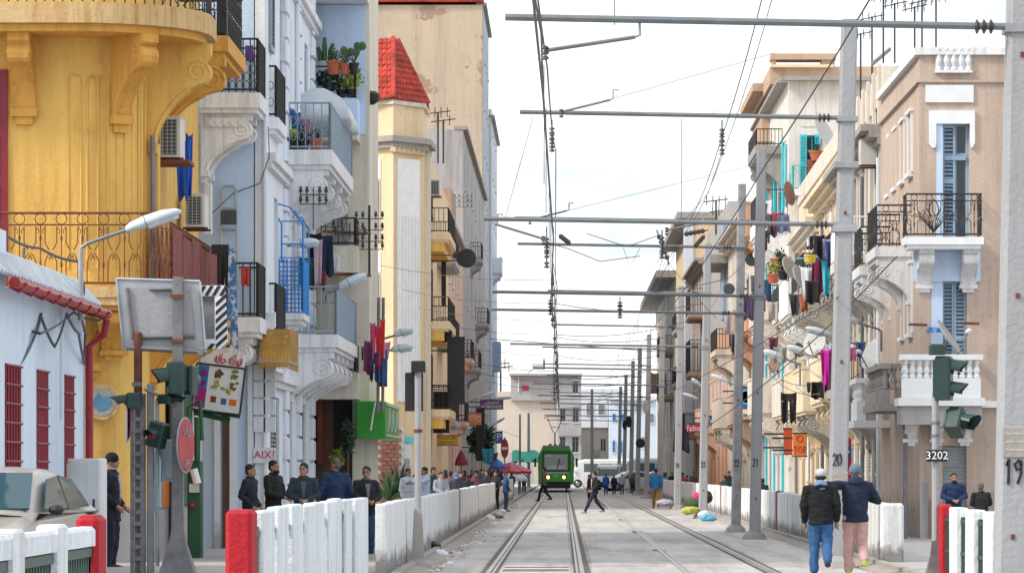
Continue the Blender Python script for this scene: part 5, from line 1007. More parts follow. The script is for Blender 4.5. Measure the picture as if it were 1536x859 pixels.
for h in hw: window(g1, r1, *h, M['whitep'] if h[2] > 1 else M['greyshut'], 'sash' if h[2] > 1 else 'shut', M['greyshut'], d=-.12, sur=M['whitep'] if h[2] > 1 else None, name='window' if h[2] > 1 else 'door', sill=h[2] > 1)
k = MB(); k.prism([(7.60, 97.2), (7.60, 86.4), (14, 86.4), (14, 86.9), (8.1, 86.9), (8.1, 97.2)], H1 + .003, H1 + .16, 2); k.build('coping', M['white_m'], r1)
k = MB(); k.prism([(7.64, 97.2), (7.64, 86.44), (14, 86.44), (14, 86.6), (7.9, 86.6), (7.9, 97.2)], Z8(124), Z8(120), 2); k.build('string_course', M['tan'], r1)
k = MB(g0); k.box(X8(1388), X8(1460), .003, .05, Z8(154), Z8(128)); k.build('white_panel', M['whitep'], r1)
a, b, c, d = X8(1393), X8(1462), Z8(222), Z8(166); k = MB(g0); k.box(a, b, .003, .07, Z8(186), d); k.box(a, X8(1404), .003, .07, c + .1, Z8(186)); k.box(X8(1454.5), b, .003, .07, c + .1, Z8(186))
k.prism([(a, c + .1), (X8(1404), c + .1), (X8(1404) - .02, c), (a + .06, c)], .003, .07, 1); k.prism([(X8(1454.5), c + .1), (b, c + .1), (b - .06, c), (X8(1454.5) + .02, c)], .003, .07, 1); k.build('surround', M['whitep'], r1)
MB(g0).box(X8(1404.5), X8(1414), .003, .02, 6.57, Z8(187)).build('white_jamb', M['whiteb'], r1); MB(g0).box(X8(1397), X8(1414), .003, .02, 3.16, Z8(418)).build('white_jamb', M['whiteb'], r1)
w_ = window(g0, r1, *hs[0], M['blueshut'], 'half', M['blueshut'], d=-.22, name='door', sill=False); MB(g0).box(hs[0][0] + .06, hs[0][1] - .06, -.15, -.08, Z8(240), Z8(233)).build('transom', M['blueshut'], w_)
window(g0, r1, *hs[1], M['blueshut'], 'shut', M['blueshut'], d=-.22, name='door', sill=False)
for h in hs[2:]:
    q = MB(g0); n = 24
    for i in range(n): z = h[2] + (h[3] - h[2]) * i / n; q.add([(h[0], -.16, z), (h[1], -.16, z), (h[1], -.12, z + .05), (h[0], -.12, z + .05), (h[1], -.16, z + .1), (h[0], -.16, z + .1)], [(0, 1, 2, 3), (3, 2, 4, 5)])
    q.build('roller_shutter', M['signback'], r1)
# parapet balustrade opening near the top
bal = MB(); bal.lathe([(.06, 0), (.06, .05), (.03, .08), (.062, .19), (.045, .28), (.03, .38), (.06, .44), (.06, .48)], (0, 0, 0), 8); bm_ = bal.build('baluster', M['white_m'], r1, origin=(0, 0, 0)); bme = bm_.data; bm_.location = Vector((X8(1408), 86.44, Z8(106))) - ORG[r1.name]
for i in range(1, 5): inst('baluster', bme, r1, (X8(1408 + i * 11), 86.44, Z8(106)))
MB(g0).box(X8(1403), X8(1457), .003, .03, Z8(108), Z8(71)).build('balustrade_panel', M['white_m'], r1)
MB(g0).box(X8(1402), X8(1458), .003, .14, Z8(110), Z8(106.3)).build('balustrade_sill', M['white_m'], r1)
# upper iron balcony round the corner and two on the street face
b = balcony(g0, r1, X8(1352), X8(1469), 6.56, .92, M['whitep'], M['iron'], 'scroll', .92, .16, br=None)
k = MB(g0)
cx, cz = X8(1395), 6.56
for i in range(5):
    for sg in (-1, 1): a_ = .1 + .09 * i; k.tube([(cx, .88, cz + .1), (cx + sg * a_ * .6, .88, cz + .42), (cx + sg * (a_ + .05), .88, cz + .62 - i * .04)], .010, 4)
k.tube([(cx + .10 * math.sin(t) * (1 - .3 * math.cos(t)), .88, cz + .62 + .18 * math.cos(t)) for t in [2 * math.pi * i / 12 for i in range(12)]], .012, 4, True); k.build('iron_fan', M['iron'], b)
for px in (1386, 1452): bracket(g0, X8(px), 6.31, .72, .80, .32, M['white_m'], b)
MB(g0).box(X8(1370), X8(1470), .003, .10, 5.3 + .35, 6.30).build('apron', M['whiteb'], b)
for (u0, u1, z) in ((88.6, 92.0, 6.52), (94.2, 97.0, 6.38)):
    b = balcony(g1, r1, u0, u1, z, .82, M['white_m'], M['iron'], 'scroll', .92, .22)
    bracket(g1, u0 + .2, z - .31, .78, .95, .30, M['white_m'], b); bracket(g1, u1 - .3, z - .31, .78, .95, .3, M['white_m'], b)
o = thing('flower_box', 'rusty brown planter box on the small street balcony of the tan house', 'planter', P(1310, 394, 95)); MB().cbox(P(1302, 0, 95).x, P(1320, 0, 95).x, 94.9, 95.2, P(0, 393, 95).z, P(0, 386, 95).z, .02).build('box', M['rust'], o); MB().box(P(1304, 0, 95).x, P(1318, 0, 95).x, 94.95, 95.15, P(0, 386.5, 95).z, P(0, 385.4, 95).z).build('soil', M['brownwood'], o)
# lower white baluster balcony
def baluster_balcony(f, bld, u0, u1, w, proj, h, n, mat, base_h=.42, side=2):
    k = MB(f); k.box(u0 - .08, u1 + .08, .003, proj + .08, w - .17, w); b = k.build('balcony', mat, bld)
    MB(f).box(u0, u1, proj - .2, proj, w + .003, w + base_h).build('plinth', mat, b); MB(f).box(u0 - .05, u1 + .05, proj - .22, proj + .03, w + h - .12, w + h).build('handrail', mat, b)
    bh = h - .12 - base_h; pr = [(.07, 0), (.07, .06), (.035, .10), (.08, bh * .38), (.05, bh * .6), (.035, bh * .75), (.07, bh - .06), (.07, bh)]
    m = MB(); m.lathe(pr, (0, 0, 0), 8); first = m.build('baluster', mat, b, smooth=True, origin=(0, 0, 0)); first.location = Vector(f(u0 + .08, proj - .1, w + base_h)) - ORG[b.name]
    for i in range(1, n): inst('baluster', first.data, b, f(u0 + .08 + (u1 - u0 - .16) * i / (n - 1), proj - .1, w + base_h))
    for u in (u0 + .1, u1 - .1):
        for j in range(1, side + 1): inst('baluster', first.data, b, f(u, proj - .1 - j * (proj - .15) / (side + 1), w + base_h))
        MB(f).box(u - .09, u + .09, .003, proj - .23, w + h - .118, w + h - .002).build('handrail', mat, b)
    return b
b = baluster_balcony(g0, r1, X8(1347), X8(1464), 3.12, 1.0, .93, 11, M['whitep'])
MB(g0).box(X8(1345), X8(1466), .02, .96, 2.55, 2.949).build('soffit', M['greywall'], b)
for px in (1365, 1405, 1447): bracket(g0, X8(px), 2.94, .85, .75, .26, M['white_m'], b, scroll=False)
baluster_balcony(g1, r1, 88.2, 93.2, 3.05, .72, .88, 9, M['stone'], .30); baluster_balcony(g1, r1, 94.6, 97.0, 2.75, .85, 1.0, 5, M['whitep'], .45)
k = MB(g0); k.box(X8(1466), 14, .003, .16, Z8(611), Z8(601)); k.box(X8(1380), X8(1344), .003, .05, Z8(611), Z8(603)); k.build('string_course', M['whitep'], r1)
for a, b_, py in ((1361, 1389, 487), (1438, 1467, 485)): tag(MB(g0).tube([(X8(a), .3, Z8(py)), (X8(b_), .3, Z8(py + 1))], .03, 5).build('iron_bar', M['rust'], None), 'rusty iron bar on the tan house, %s the blue door' % ('left of' if a < 1400 else 'right of'), 'bar')
k = MB(g0); k.tube([(X8(1352), .2, Z8(625)), (X8(1358), .12, Z8(645)), (X8(1358), .08, Z8(655)), (X8(1357), .08, .1)], .05, 7); k.build('drainpipe', M['rustpost'], r1)
MB(g0).box(7.71, X8(1392), .003, .012, 0, 1.3).build('damp_patch', M['greywall'], r1)
dsh = None
def dish(label, p, r, az, el, mat=None, grp='satellite dishes on the balconies'):
    o = thing('satellite_dish', label, 'satellite dish', p, grp); n = Vector((math.sin(az) * math.cos(el), -math.cos(az) * math.cos(el), math.sin(el))); x = n.cross(Vector((0, 0, 1))).normalized(); y = x.cross(n)
    def fr(a, b_, c_): q = Vector(p) + x * a + y * b_ + n * c_; return tuple(q)
    k = MB(fr); k.lathe([(.01, -.16 * r - .015), (.5 * r, -.11 * r - .015), (r, -.01), (r * 1.02, .012), (r * .97, .012), (.5 * r, -.10 * r), (.01, -.15 * r)], (0, 0, 0), 16); k.build('bowl', mat or M['dish'], o, smooth=True)
    k = MB(fr); k.tube([(0, -r * .9, 0), (0, -r * .35, r * .85)], .018, 5); k.build('arm', M['galv'], o); k = MB(fr); k.ball((0, -r * .3, r * .9), (.05, .05, .08), 7, 5); k.build('receiver', M['whitep'], o); k = MB(); k.tube([Vector(p) - n * (.16 * r), Vector(p) - n * (.3 * r) - Vector((0, 0, r * .9))], .03, 5); k.build('mast', M['galv'], o); return o
dish('satellite dish edge on above the traffic light on the baluster balcony', P(1424, 505, 85.8), .45, R(75), R(35))
garment('small blue and white bunting cloth at the blue door of the tan house', P(1404, 490, 86.3), .35, .12, (.15, .35, .7))
# ---- white house with cornice
def street_house(name, label, u0, u1, H, mat, floors, bays, kind, fm, sm, deep=7, f=None, gf=2.8, sur='white_m', gmat='greyshut', bw=1.1, wh_=2.2):
    f = f or g1; hs = [(b_, b_ + bw, z, z + wh_) for z in floors for b_ in bays]; gs_ = [(b_ - .2, b_ + bw + .5, PZ, gf) for b_ in bays]; o = house(name, label, f, u0, u1, H, M[mat], hs + gs_, deep, cap=0)
    for i, h in enumerate(hs): window(f, o, *h, M[fm], kind[i % len(kind)], M[sm], sur=M[sur] if sur else None, sill=False)
    for i, h in enumerate(gs_): window(f, o, *h, M[gmat], 'shut', M[gmat if i % 2 else 'greyshut'], name='door', sill=False)
    return o
def cornice(f, b, u0, u1, z, pr, mat, n=3):
    k = MB(f)
    for i in range(n): k.box(u0, u1, .003, pr * (i + 1) / n, z + i * .16, z + i * .16 + .158)
    return k.build('cornice', M[mat], b)
ra = street_house('cornice_house', 'whitish house with a deep stone cornice and many dark narrow windows', 97.3, 115, 10.6, 'rwhite', (3.9, 7.1), (98.2, 100.6, 103, 105.4, 107.8, 110.2, 112.6), ('shut', 'sash', 'shut'), 'whitep', 'greyshut')
cornice(g1, ra, 97.3, 115, 9.5, .6, 'stone'); k = MB(g1); k.box(97.3, 115, -.4, .05, 10.6, 11.4); [k.box(98 + i * 2.1, 98.5 + i * 2.1, .051, .12, 10.1, 11.5) for i in range(8)]; k.build('parapet', M['rwhite'], ra)
for i in range(10): u = 98 + i * 1.75; MB(g1).box(u, u + .32, .003, .10, 2.9, 9.4).build('pilaster', M['rwhite'], ra)
b1 = balcony(g1, ra, 98.4, 103.5, 6.85, 1.0, M['rwhite'], M['whitep'], 'bars', .95, .25, br=(3, .95, 1.2, .34), br_mat=M['stone']); balcony(g1, ra, 105, 112, 6.85, .95, M['stone'], M['iron'], 'bars', .95, .25, br=(4, .9, 1.3, .36), br_mat=M['stone'])
b2 = balcony(g1, ra, 99.5, 105.5, 3.65, 1.0, M['stone'], M['iron'], 'bars', .95, .22, br=(3, .9, 1.2, .34), br_mat=M['stone']); balcony(g1, ra, 107, 113, 3.6, 1.05, M['ryellow'], None, 'solid', .95, .2, br=(3, .9, 1.0, .34))
MB(g1).box(98.5, 103.4, .98, .99, 6.9, 7.6).build('screen', M['whitep'], b1)
ac_unit('air conditioner high under the stone cornice, right row', g1, 99.2, .05, P(0, 248, 99).z, 1.0, .62, .4); ac_unit('air conditioner on the whitish house at mid height', g1, 98.6, .05, P(0, 448, 98.6).z, .95, .62, .4)
dish('round satellite dish facing up the street on the dark balcony', P(1309, 530, 98.2), .42, R(-60), R(25)); dish('pale satellite dish seen full face, right row', P(1222, 514, 106), .34, R(-35), R(20)); dish('brown oval satellite dish on the teal shuttered house', P(1184, 290, 137), .42, R(62), R(10), M['dishr']); dish('satellite dish standing beside the teal shutters', P(1237, 198, 138), .60, R(60), R(25)); dish('edge on dish under the teal house balcony', P(1186, 402, 118), .38, R(55), R(25)); dish('larger pale dish above the white parapet balcony', P(1202, 417, 112), .40, R(60), R(25)); dish('dark dish on the right row near pole 21', P(1163, 545, 124), .32, R(-60), R(20), M['dishr'])
# ---- pale yellow house
rb = street_house('yellowish_house', 'pale yellow house with stained mouldings and washing on its balconies', 115.1, 141.9, 10.9, 'ryellow', (3.9, 7.2), (116.5, 119.5, 122.5, 125.5, 128.5, 131.5, 134.5, 138), ('sash', 'shut'), 'whitep', 'greyshut', sur='rwhite', gmat='brownwood')
cornice(g1, rb, 115.1, 128, 9.6, .55, 'ryellow'); cornice(g1, rb, 128.1, 141.9, 9.2, .45, 'rwhite'); MB(g1).box(115.1, 141.9, -.5, .06, 10.9, 11.5).build('parapet', M['rwhite'], rb)
for i in range(8): u = 116 + i * 3; MB(g1).box(u, u + .35, .003, .10, 2.9, 9.1).build('pilaster', M['rwhite' if i % 2 else 'ryellow'], rb)
balcony(g1, rb, 116, 122.5, 3.5, 1.1, M['ryellow'], None, 'solid', 1.0, .22, br=(3, 1.0, 1.1, .36), br_mat=M['stone']); balcony(g1, rb, 124, 131, 3.7, 1.0, M['cream'], None, 'solid', .95, .22, br=(3, .9, 1.1, .36))
balcony(g1, rb, 116, 123, 6.9, 1.15, M['stone'], M['iron'], 'bars', .95, .3, br=(4, 1.05, 1.5, .40), br_mat=M['stone']); balcony(g1, rb, 125, 131.5, 6.7, 1.15, M['white_m'], None, 'solid', .95, .25, br=(3, 1.0, 1.6, .42)); balcony(g1, rb, 133, 141, 6.9, 1.0, M['rwhite'], M['iron'], 'bars', .95, .25, br=(3, .9, 1.2, .36)); balcony(g1, rb, 133, 141, 3.6, 1.0, M['rwhite'], None, 'solid', .95, .2, br=(3, .9, 1.2, .36))
MB(g1).box(117, 122.4, 1.06, 1.10, 7.0, 7.75).build('reed_screen', M['stone'], rb)
# ---- tall house with turquoise shutters
rt = thing('turquoise_shutter_house', 'tall flaking white house with turquoise shutters and an orange roof storey', 'building', (8, 142, 0)); g2 = fr_front(142); g3 = fr_right(8.0)
def X2(px): return P(px, 0, 142).x
def Z2(py): return P(0, py, 142).z
hs = [(X2(1208), X2(1229), Z2(285), Z2(203))]
k = MB(g2); k.wall(8.0, 14, 0, Z2(122), hs, .4); k.box(8.02, 14, -21, -.4, 0, Z2(122) - .01); k.build('wall', M['teal_white'], rt)
w_ = window(g2, rt, *hs[0], M['teal'], 'sash', d=-.3, name='door', sill=False)
k = MB(g2); louvre(k, X2(1200), X2(1210), .02, Z2(286), Z2(202)); k.build('shutter', M['teal'], w_); k = MB(g2); louvre(k, X2(1222), X2(1229), .02, Z2(286), Z2(202)); k.build('shutter', M['teal'], w_)
hb = [(b_, b_ + 1.2, z, z + 2.2) for z in (4, 7.6, 11) for b_ in (143.5, 147, 150.5, 154, 158)] + [(b_, b_ + 1.6, PZ, 2.8) for b_ in (143.3, 147, 151, 155, 159)]
k = MB(g3); k.wall(142, 163, 0, Z2(122), hb, .25); k.box(142.02, 163, -.6, -.25, 0, Z2(122) - .02); k.quad((163, 0, 0), (163, -.6, 0), (163, -.6, Z2(122)), (163, 0, Z2(122))); k.build('street_wall', M['teal_white'], rt)
for h in hb: window(g3, rt, *h, M['whitep'], 'open' if h[2] > 9 else ('shut' if h[2] > 1 else 'sash'), M['teal'] if h[2] > 9 else M['greyshut'], sill=False, name='window' if h[2] > 1 else 'door', sur=M['white_m'] if h[2] > 1 else None)
k = MB(g2); k.box(7.7, 14, .003, .4, Z2(122), Z2(116)); k.build('roof_edge', M['stone'], rt); k = MB(g3); k.box(142.41, 163, -.2, .4, Z2(122), Z2(117)); k.build('roof_edge', M['stone'], rt)
MB(g2).prism([(X2(1202), Z2(190)), (X2(1204), Z2(140)), (X2(1222), Z2(140)), (X2(1224), Z2(190))], .003, .03, 1).build('blind_panel', M['teal_white'], rt)
# orange roof storey
Y5 = 147; k = MB(fr_front(Y5)); k.box(7.6, P(1330, 0, Y5).x, -14, 0, P(0, 122, Y5).z - .1, P(0, 100, Y5).z)
for a, b_ in ((1158, 1164), (1232, 1252)): k.box(P(a, 0, Y5).x, P(b_, 0, Y5).x, -.6, .02, P(0, 100, Y5).z, P(0, 86, Y5).z)
k.box(P(1156, 0, Y5).x, P(1254, 0, Y5).x, -1, .15, P(0, 90, Y5).z, P(0, 81, Y5).z); k.build('roof_storey', M['terra'], rt)
MB(fr_front(Y5)).box(P(1156, 0, Y5).x, P(1250, 0, Y5).x, .003, .3, P(0, 102, Y5).z, P(0, 98, Y5).z).build('ledge', M['cream'], rt)
k = MB(g3); k.box(152, 163, -.3, .8, Z2(118) + .5, Z2(118) + .8); k.box(155, 163, .003, .3, Z2(180), Z2(117)); k.build('eaves', M['terra'], rt)
tq = balcony(g3, rt, 142.5, 150, 10.6, 1.0, M['white_m'], M['iron'], 'bars', .95, .5, br=(3, .9, 1.5, .4)); balcony(g3, rt, 142.5, 151, 7.2, 1.0, M['rwhite'], M['iron'], 'bars', .95, .3, br=(3, .9, 1.2, .4)); balcony(g3, rt, 142.5, 150, 3.9, 1.1, M['rwhite'], None, 'solid', .95, .3, br=(3, .9, 1.3, .4)); balcony(g3, rt, 153, 160, 7.2, 1.0, M['orange'], None, 'solid', .95, .3, br=(2, .9, 1.1, .4)); balcony(g3, rt, 153, 161, 10.8, 1.0, M['orange'], None, 'solid', .95, .3, br=(2, .9, 1.1, .4)); balcony(g3, rt, 152, 160, 3.9, 1.0, M['peach'], None, 'solid', .95, .25, br=(2, .9, 1.1, .4)); balcony(g3, rt, 146, 152, 13.4, 1.0, M['stone'], M['iron'], 'bars', .6, .3, br=(2, .9, 1.3, .4))
k = MB(g2); k.box(X2(1188), X2(1262), .003, .7, Z2(286) - .2, Z2(286)); tb2 = k.build('balcony', M['white_m'], rt); railing(g2, tb2, X2(1188), X2(1236), .65, Z2(286), .85, M['teal'], 'bars', gap=.2)
ob = MB(); q = random.Random(5)
sb = thing('brick_pile', 'small heap of bare bricks by the turquoise door', 'bricks', P(1222, 284, 141.2)); pm_ = None
for r_ in range(11):
    for i in range(5 - r_ // 4):
        p_ = P(1212 + i * 5.2 + (2.4 if r_ % 2 else 0), 283 - r_ * 4, 141.2)
        if pm_ is None: o_ = MB().cbox(-.06, .06, 0, .2, 0, .085, .01).build('brick', M['brick'], sb, origin=(0, 0, 0)); pm_ = o_.data; o_.location = p_ - ORG[sb.name]
        else: inst('brick', pm_, sb, p_)
potted('orange red tub on the brick heap by the turquoise door', P(1225, 241, 141.2), .26, .34, M['pot'], 'bush', .25, M['leafd']); potted('orange pot with a plant on a right row balcony near pole 21', P(1169, 405, 137), .3, .4, M['pot'], 'bush', .3)
potted('bright yellow bucket hung among the washing, right row', P(1216, 394, 103.5), .16, .2, M['yel'], 'bush', .05)
# ---- houses farther along
r4 = street_house('arched_cornice_house', 'white and pink house with orange solid balconies beyond the turquoise one', 163.2, 194, 12.9, 'rwhite', (3.9, 7.4, 10.3), (165, 169, 173, 177, 182, 187), ('shut', 'sash'), 'whitep', 'greyshut', f=g3)
cornice(g3, r4, 163.2, 194, 11.9, .7, 'rwhite'); balcony(g3, r4, 164, 170, 7.1, 1.0, M['orange'], None, 'solid', .95, .3, br=(2, .9, 1.2, .4)); balcony(g3, r4, 175, 183, 3.7, 1.2, M['rwhite'], None, 'solid', 1.0, .3, br=(3, 1.1, 1.3, .5), br_mat=M['rwhite']); balcony(g3, r4, 164, 172, 3.7, 1.0, M['peach'], None, 'solid', .95, .25, br=(2, .9, 1.1, .4)); balcony(g3, r4, 184, 191, 7.1, 1.0, M['rwhite'], M['iron'], 'bars', .95, .25, br=(2, .9, 1.1, .4))
r5 = street_house('orange_grey_house', 'house with grey upper wall and orange lower part behind pole 23', 194.2, 223, 8.6, 'orange', (3.9,), (196, 200, 205, 210, 215), ('shut',), 'greyshut', 'greyshut', f=g3)
MB(g3).box(194.2, 223, -8, -.02, 8.61, 14.6).build('upper_wall', M['greywall'], r5); balcony(g3, r5, 205, 213, 3.7, 1.0, M['peach'], None, 'solid', .95, .25, br=(2, .9, 1.1, .4)); MB(g3).box(197, 200, -.01, .12, 9, 13.6).build('blue_shutter', M['blueshut'], r5); MB(g3).box(194.2, 204, -.01, .9, 11.6, 12.0).build('eaves', M['stone'], r5)
r6 = street_house('brown_house', 'brown weathered house front with iron cage balconies', 223.2, 246, 13.8, 'brown', (3.9, 7.4, 10.6), (225, 230, 235, 240), ('shut',), 'brownwood', 'brownwood', f=g3); cornice(g3, r6, 223.2, 246, 12.9, .7, 'stone'); balcony(g3, r6, 226, 233, 7.1, .9, M['brown'], M['iron'], 'bars', 1.8, .25); balcony(g3, r6, 236, 243, 3.7, .9, M['brown'], M['iron'], 'bars', 1.2, .25); balcony(g3, r6, 226, 233, 10.4, .9, M['brown'], M['iron'], 'bars', 1.4, .25)
r7 = street_house('tall_cream_house', 'tall cream house with a flat projecting roof slab, right row', 246.2, 284, 17, 'cream', (4, 7.4, 10.8), (249, 256, 263, 270, 277), ('shut',), 'whitep', 'bluep', f=g3); MB(g3).box(246, 284.4, -6, 1.0, 17.01, 17.4).build('roof_slab', M['stone'], r7); MB(g3).box(246.1, 250, .003, .5, 0, 17).build('pilaster', M['farwhite'], r7); balcony(g3, r7, 254, 262, 7.1, .9, M['greywall'], M['iron'], 'bars', 1.0, .25); balcony(g3, r7, 254, 262, 10.5, .9, M['greywall'], M['iron'], 'bars', 1.0, .25)
r8 = street_house('pale_end_house', 'pale house at the far end of the right row with a wide roof slab', 284.2, 345, 15.2, 'rwhite', (4, 7.4, 10.6), (288, 297, 306, 316, 326, 336), ('shut',), 'bluep', 'bluep', f=g3); MB(g3).box(284, 345.3, -6, 1.4, 15.21, 15.7).build('roof_slab', M['stone'], r8); balcony(g3, r8, 290, 300, 10.3, 1.0, M['brown'], M['iron'], 'bars', 1.0, .3); balcony(g3, r8, 290, 300, 7.0, 1.0, M['brown'], M['iron'], 'bars', 1.0, .3); balcony(g3, r8, 310, 320, 8, 1.2, M['brown'], None, 'solid', 1.0, .3)
for (px, y0, y1, Y, lab) in ((1325, -5, 95, 102, 'tall tv aerial above the corner house'), (1342, 5, 95, 103, 'tv aerial with crossed elements above the corner house'), (1372, 10, 78, 100, 'slim aerial left of the roof balustrade'), (1404, -5, 75, 95, 'thick mast over the roof balustrade'), (1383, 0, 78, 96, 'thin mast beside the roof balustrade'), (1308, 25, 150, 112, 'aerial on the cornice house roof'), (1291, 50, 165, 114, 'short aerial beside pole 20'), (1074, 300, 352, 205, 'aerial on the grey upper wall house'), (1083, 315, 350, 208, 'small aerial beyond the grey upper wall')): aerial(lab, px, y0, y1, Y)
k = MB(); k.loft([[P(x, y, 105) for x, y in ((1306, 96), (1335, 72), (1337, 76), (1309, 100))], [P(x, y, 106.5) for x, y in ((1306, 94), (1335, 70), (1337, 74), (1309, 98))]]); tag(k.build('metal_sheet', M['rustpost'], None), 'tilted dark metal sheet among the aerials', 'sheet')
# ---- washing on the right
for (lab, px, py, Y, w_, h_, col, sh) in (('black jacket at the top of the right washing, by the crossbeam end', 1229, 352, 104.3, .45, .6, (.015, .015, .02), 'shirt'), ('purple garment by pole 20 in the right washing', 1252, 346, 104.0, .22, .6, (.16, .06, .3), 'sheet'), ('navy garment by pole 20 in the right washing', 1246, 360, 104.0, .3, .75, (.02, .05, .16), 'sheet'), ('lilac shirt in the right washing', 1241, 358, 104.2, .25, .5, (.45, .35, .6), 'sheet'), ('white sheet in the right washing, left', 1215, 400, 104.8, .5, .85, (.7, .72, .75), 'sheet'), ('maroon garment in the right washing', 1227, 388, 104.6, .3, .9, (.17, .02, .06), 'sheet'), ('bright turquoise towel in the right washing', 1240, 386, 104.4, .28, 1.0, (.06, .48, .6), 'sheet'), ('black garment hung lowest in the right washing', 1219, 420, 104.0, .4, .6, (.02, .02, .02), 'sheet'),
        ('magenta garment hung over the ochre balcony', 1239, 523, 104, .3, .95, (.55, .02, .35), 'sheet'), ('lilac and white cloth on the ochre balcony', 1246, 515, 104.1, .3, .6, (.5, .45, .7), 'sheet'), ('black jumper hung flat on the ochre balcony front', 1226, 572, 106, .5, .45, (.015, .015, .015), 'shirt'), ('pair of long dark trousers hung at the pale balcony, right row', 1183, 588, 115, .5, .85, (.02, .02, .025), 'trousers'), ('dark blue coat hung by pole 21', 1148, 418, 130, .35, .7, (.02, .05, .12), 'sheet'), ('grey coat hung by pole 21', 1134, 412, 131, .35, .6, (.10, .10, .11), 'sheet'), ('dark patterned washing between the close pair of poles', 1124, 442, 138, .55, .85, (.05, .04, .09), 'shirt'), ('red cloth hung on the far dark balcony', 1262, 560, 98.3, .2, .4, (.5, .03, .05), 'sheet'), ('pink cloth on the dark balcony beside the dish', 1275, 520, 98.3, .25, .35, (.5, .12, .25), 'sheet'), ('dark washing by the crimson shop sign', 1022, 642, 205, .7, 1.2, (.03, .03, .05), 'sheet'), ('white washing on the teal house balcony', 1150, 300, 140, .4, .7, (.6, .6, .65), 'sheet'), ('dark washing on the teal house balcony', 1142, 305, 140, .4, .7, (.05, .05, .07), 'sheet')):
    garment(lab, P(px, py, Y), w_, h_, col, sh)
tag(MB().tube([P(1195, 388, 105), P(1256, 384, 104)], .014, 4).build('washing_line', M['cyanp'], None), 'thin blue washing line on the right row', 'line'); tag(MB().tube([P(1210, 372, 104.6), P(1234, 365, 104.4)], .05, 5).build('washing_rod', M['iron'], None), 'dark rod sticking out above the right washing', 'rod')
# ---- shop signs on the right
lettered('round logo shop sign reading ORT on dark blue, between the close poles', 1108, 1131, 580, 612, 150, M['bluesign'], ['ORT'], M['whitep'], wallx=7.95, h=.8)
c = P(1119.5, 595, 149.88); k = MB(); k.lathe([(.27, -.02), (.27, 0), (.225, 0), (.225, -.02)], c, 24, 1); k.build('ring', M['cyanp'], [q for q in KIDS['shop_sign.%03d' % (len([o for o in bpy.data.objects if o.name.startswith('shop_sign.')]))]][0])
lettered('small bright blue shop sign right of pole 21', 1138, 1151, 618, 636, 152, paint('azure_sign', (.01, .22, .6), .45), ['up'], M['whitep'], wallx=7.95); lettered('crimson and white shop sign reading Fashion', 1030, 1052, 636, 648, 205, M['redshop'], ['Fashion'], M['whitep'], wallx=7.95, h=1.2)
lettered('blue shop sign just right of pole 23', 1058, 1069, 624, 637, 200, M['bluesign'], ['TV'], M['whitep'], wallx=7.95); lettered('dark red and white double sign reading 100', 1069, 1090, 625, 640, 198, M['maroon'], ['PRIX', '100'], M['whitep'], wallx=7.95)
k = lettered('orange paper shop sign box hanging low on the right row', 1189, 1210, 650, 683, 118, paint('orange_print', (.75, .20, .03), .6), ['O', 'TOP'], M['redshop'], wallx=7.9); hang_sign('red print banner hanging left of the orange box', 1175, 1188, 643, 680, 122, paint('red_print', (.55, .08, .03), .6), .04, True, 8.0, 'banner')
k = thing('red_shop_pillar', 'crimson painted rounded shop pillar with a blue parking plate, behind pole 20', 'pillar', (P(1270, 0, 101).x, 101, PZ)); x0, x1 = P(1261, 0, 101).x, P(1277, 0, 101).x; q = MB(); zt_ = P(0, 655, 101).z; q.prism([(x0, PZ), (x1, PZ), (x1, zt_ - .1)] + [((x0 + x1) / 2 + (x1 - x0) / 2 * math.cos(R(t)), zt_ - .1 + .12 * math.sin(R(t))) for t in range(15, 180, 15)] + [(x0, zt_ - .1)], 101, 101.3, 1); q.build('panel', M['magenta'], k); q = MB(); q.box(P(1267, 0, 101).x, P(1276, 0, 101).x, 100.96, 100.99, P(0, 686, 101).z, P(0, 669, 101).z); q.build('plate', M['bluesign'], k); q = MB(); q.box(P(1268.5, 0, 101).x, P(1274.5, 0, 101).x, 100.94, 100.958, P(0, 679, 101).z, P(0, 676, 101).z); q.build('white_bar', M['whitep'], k)

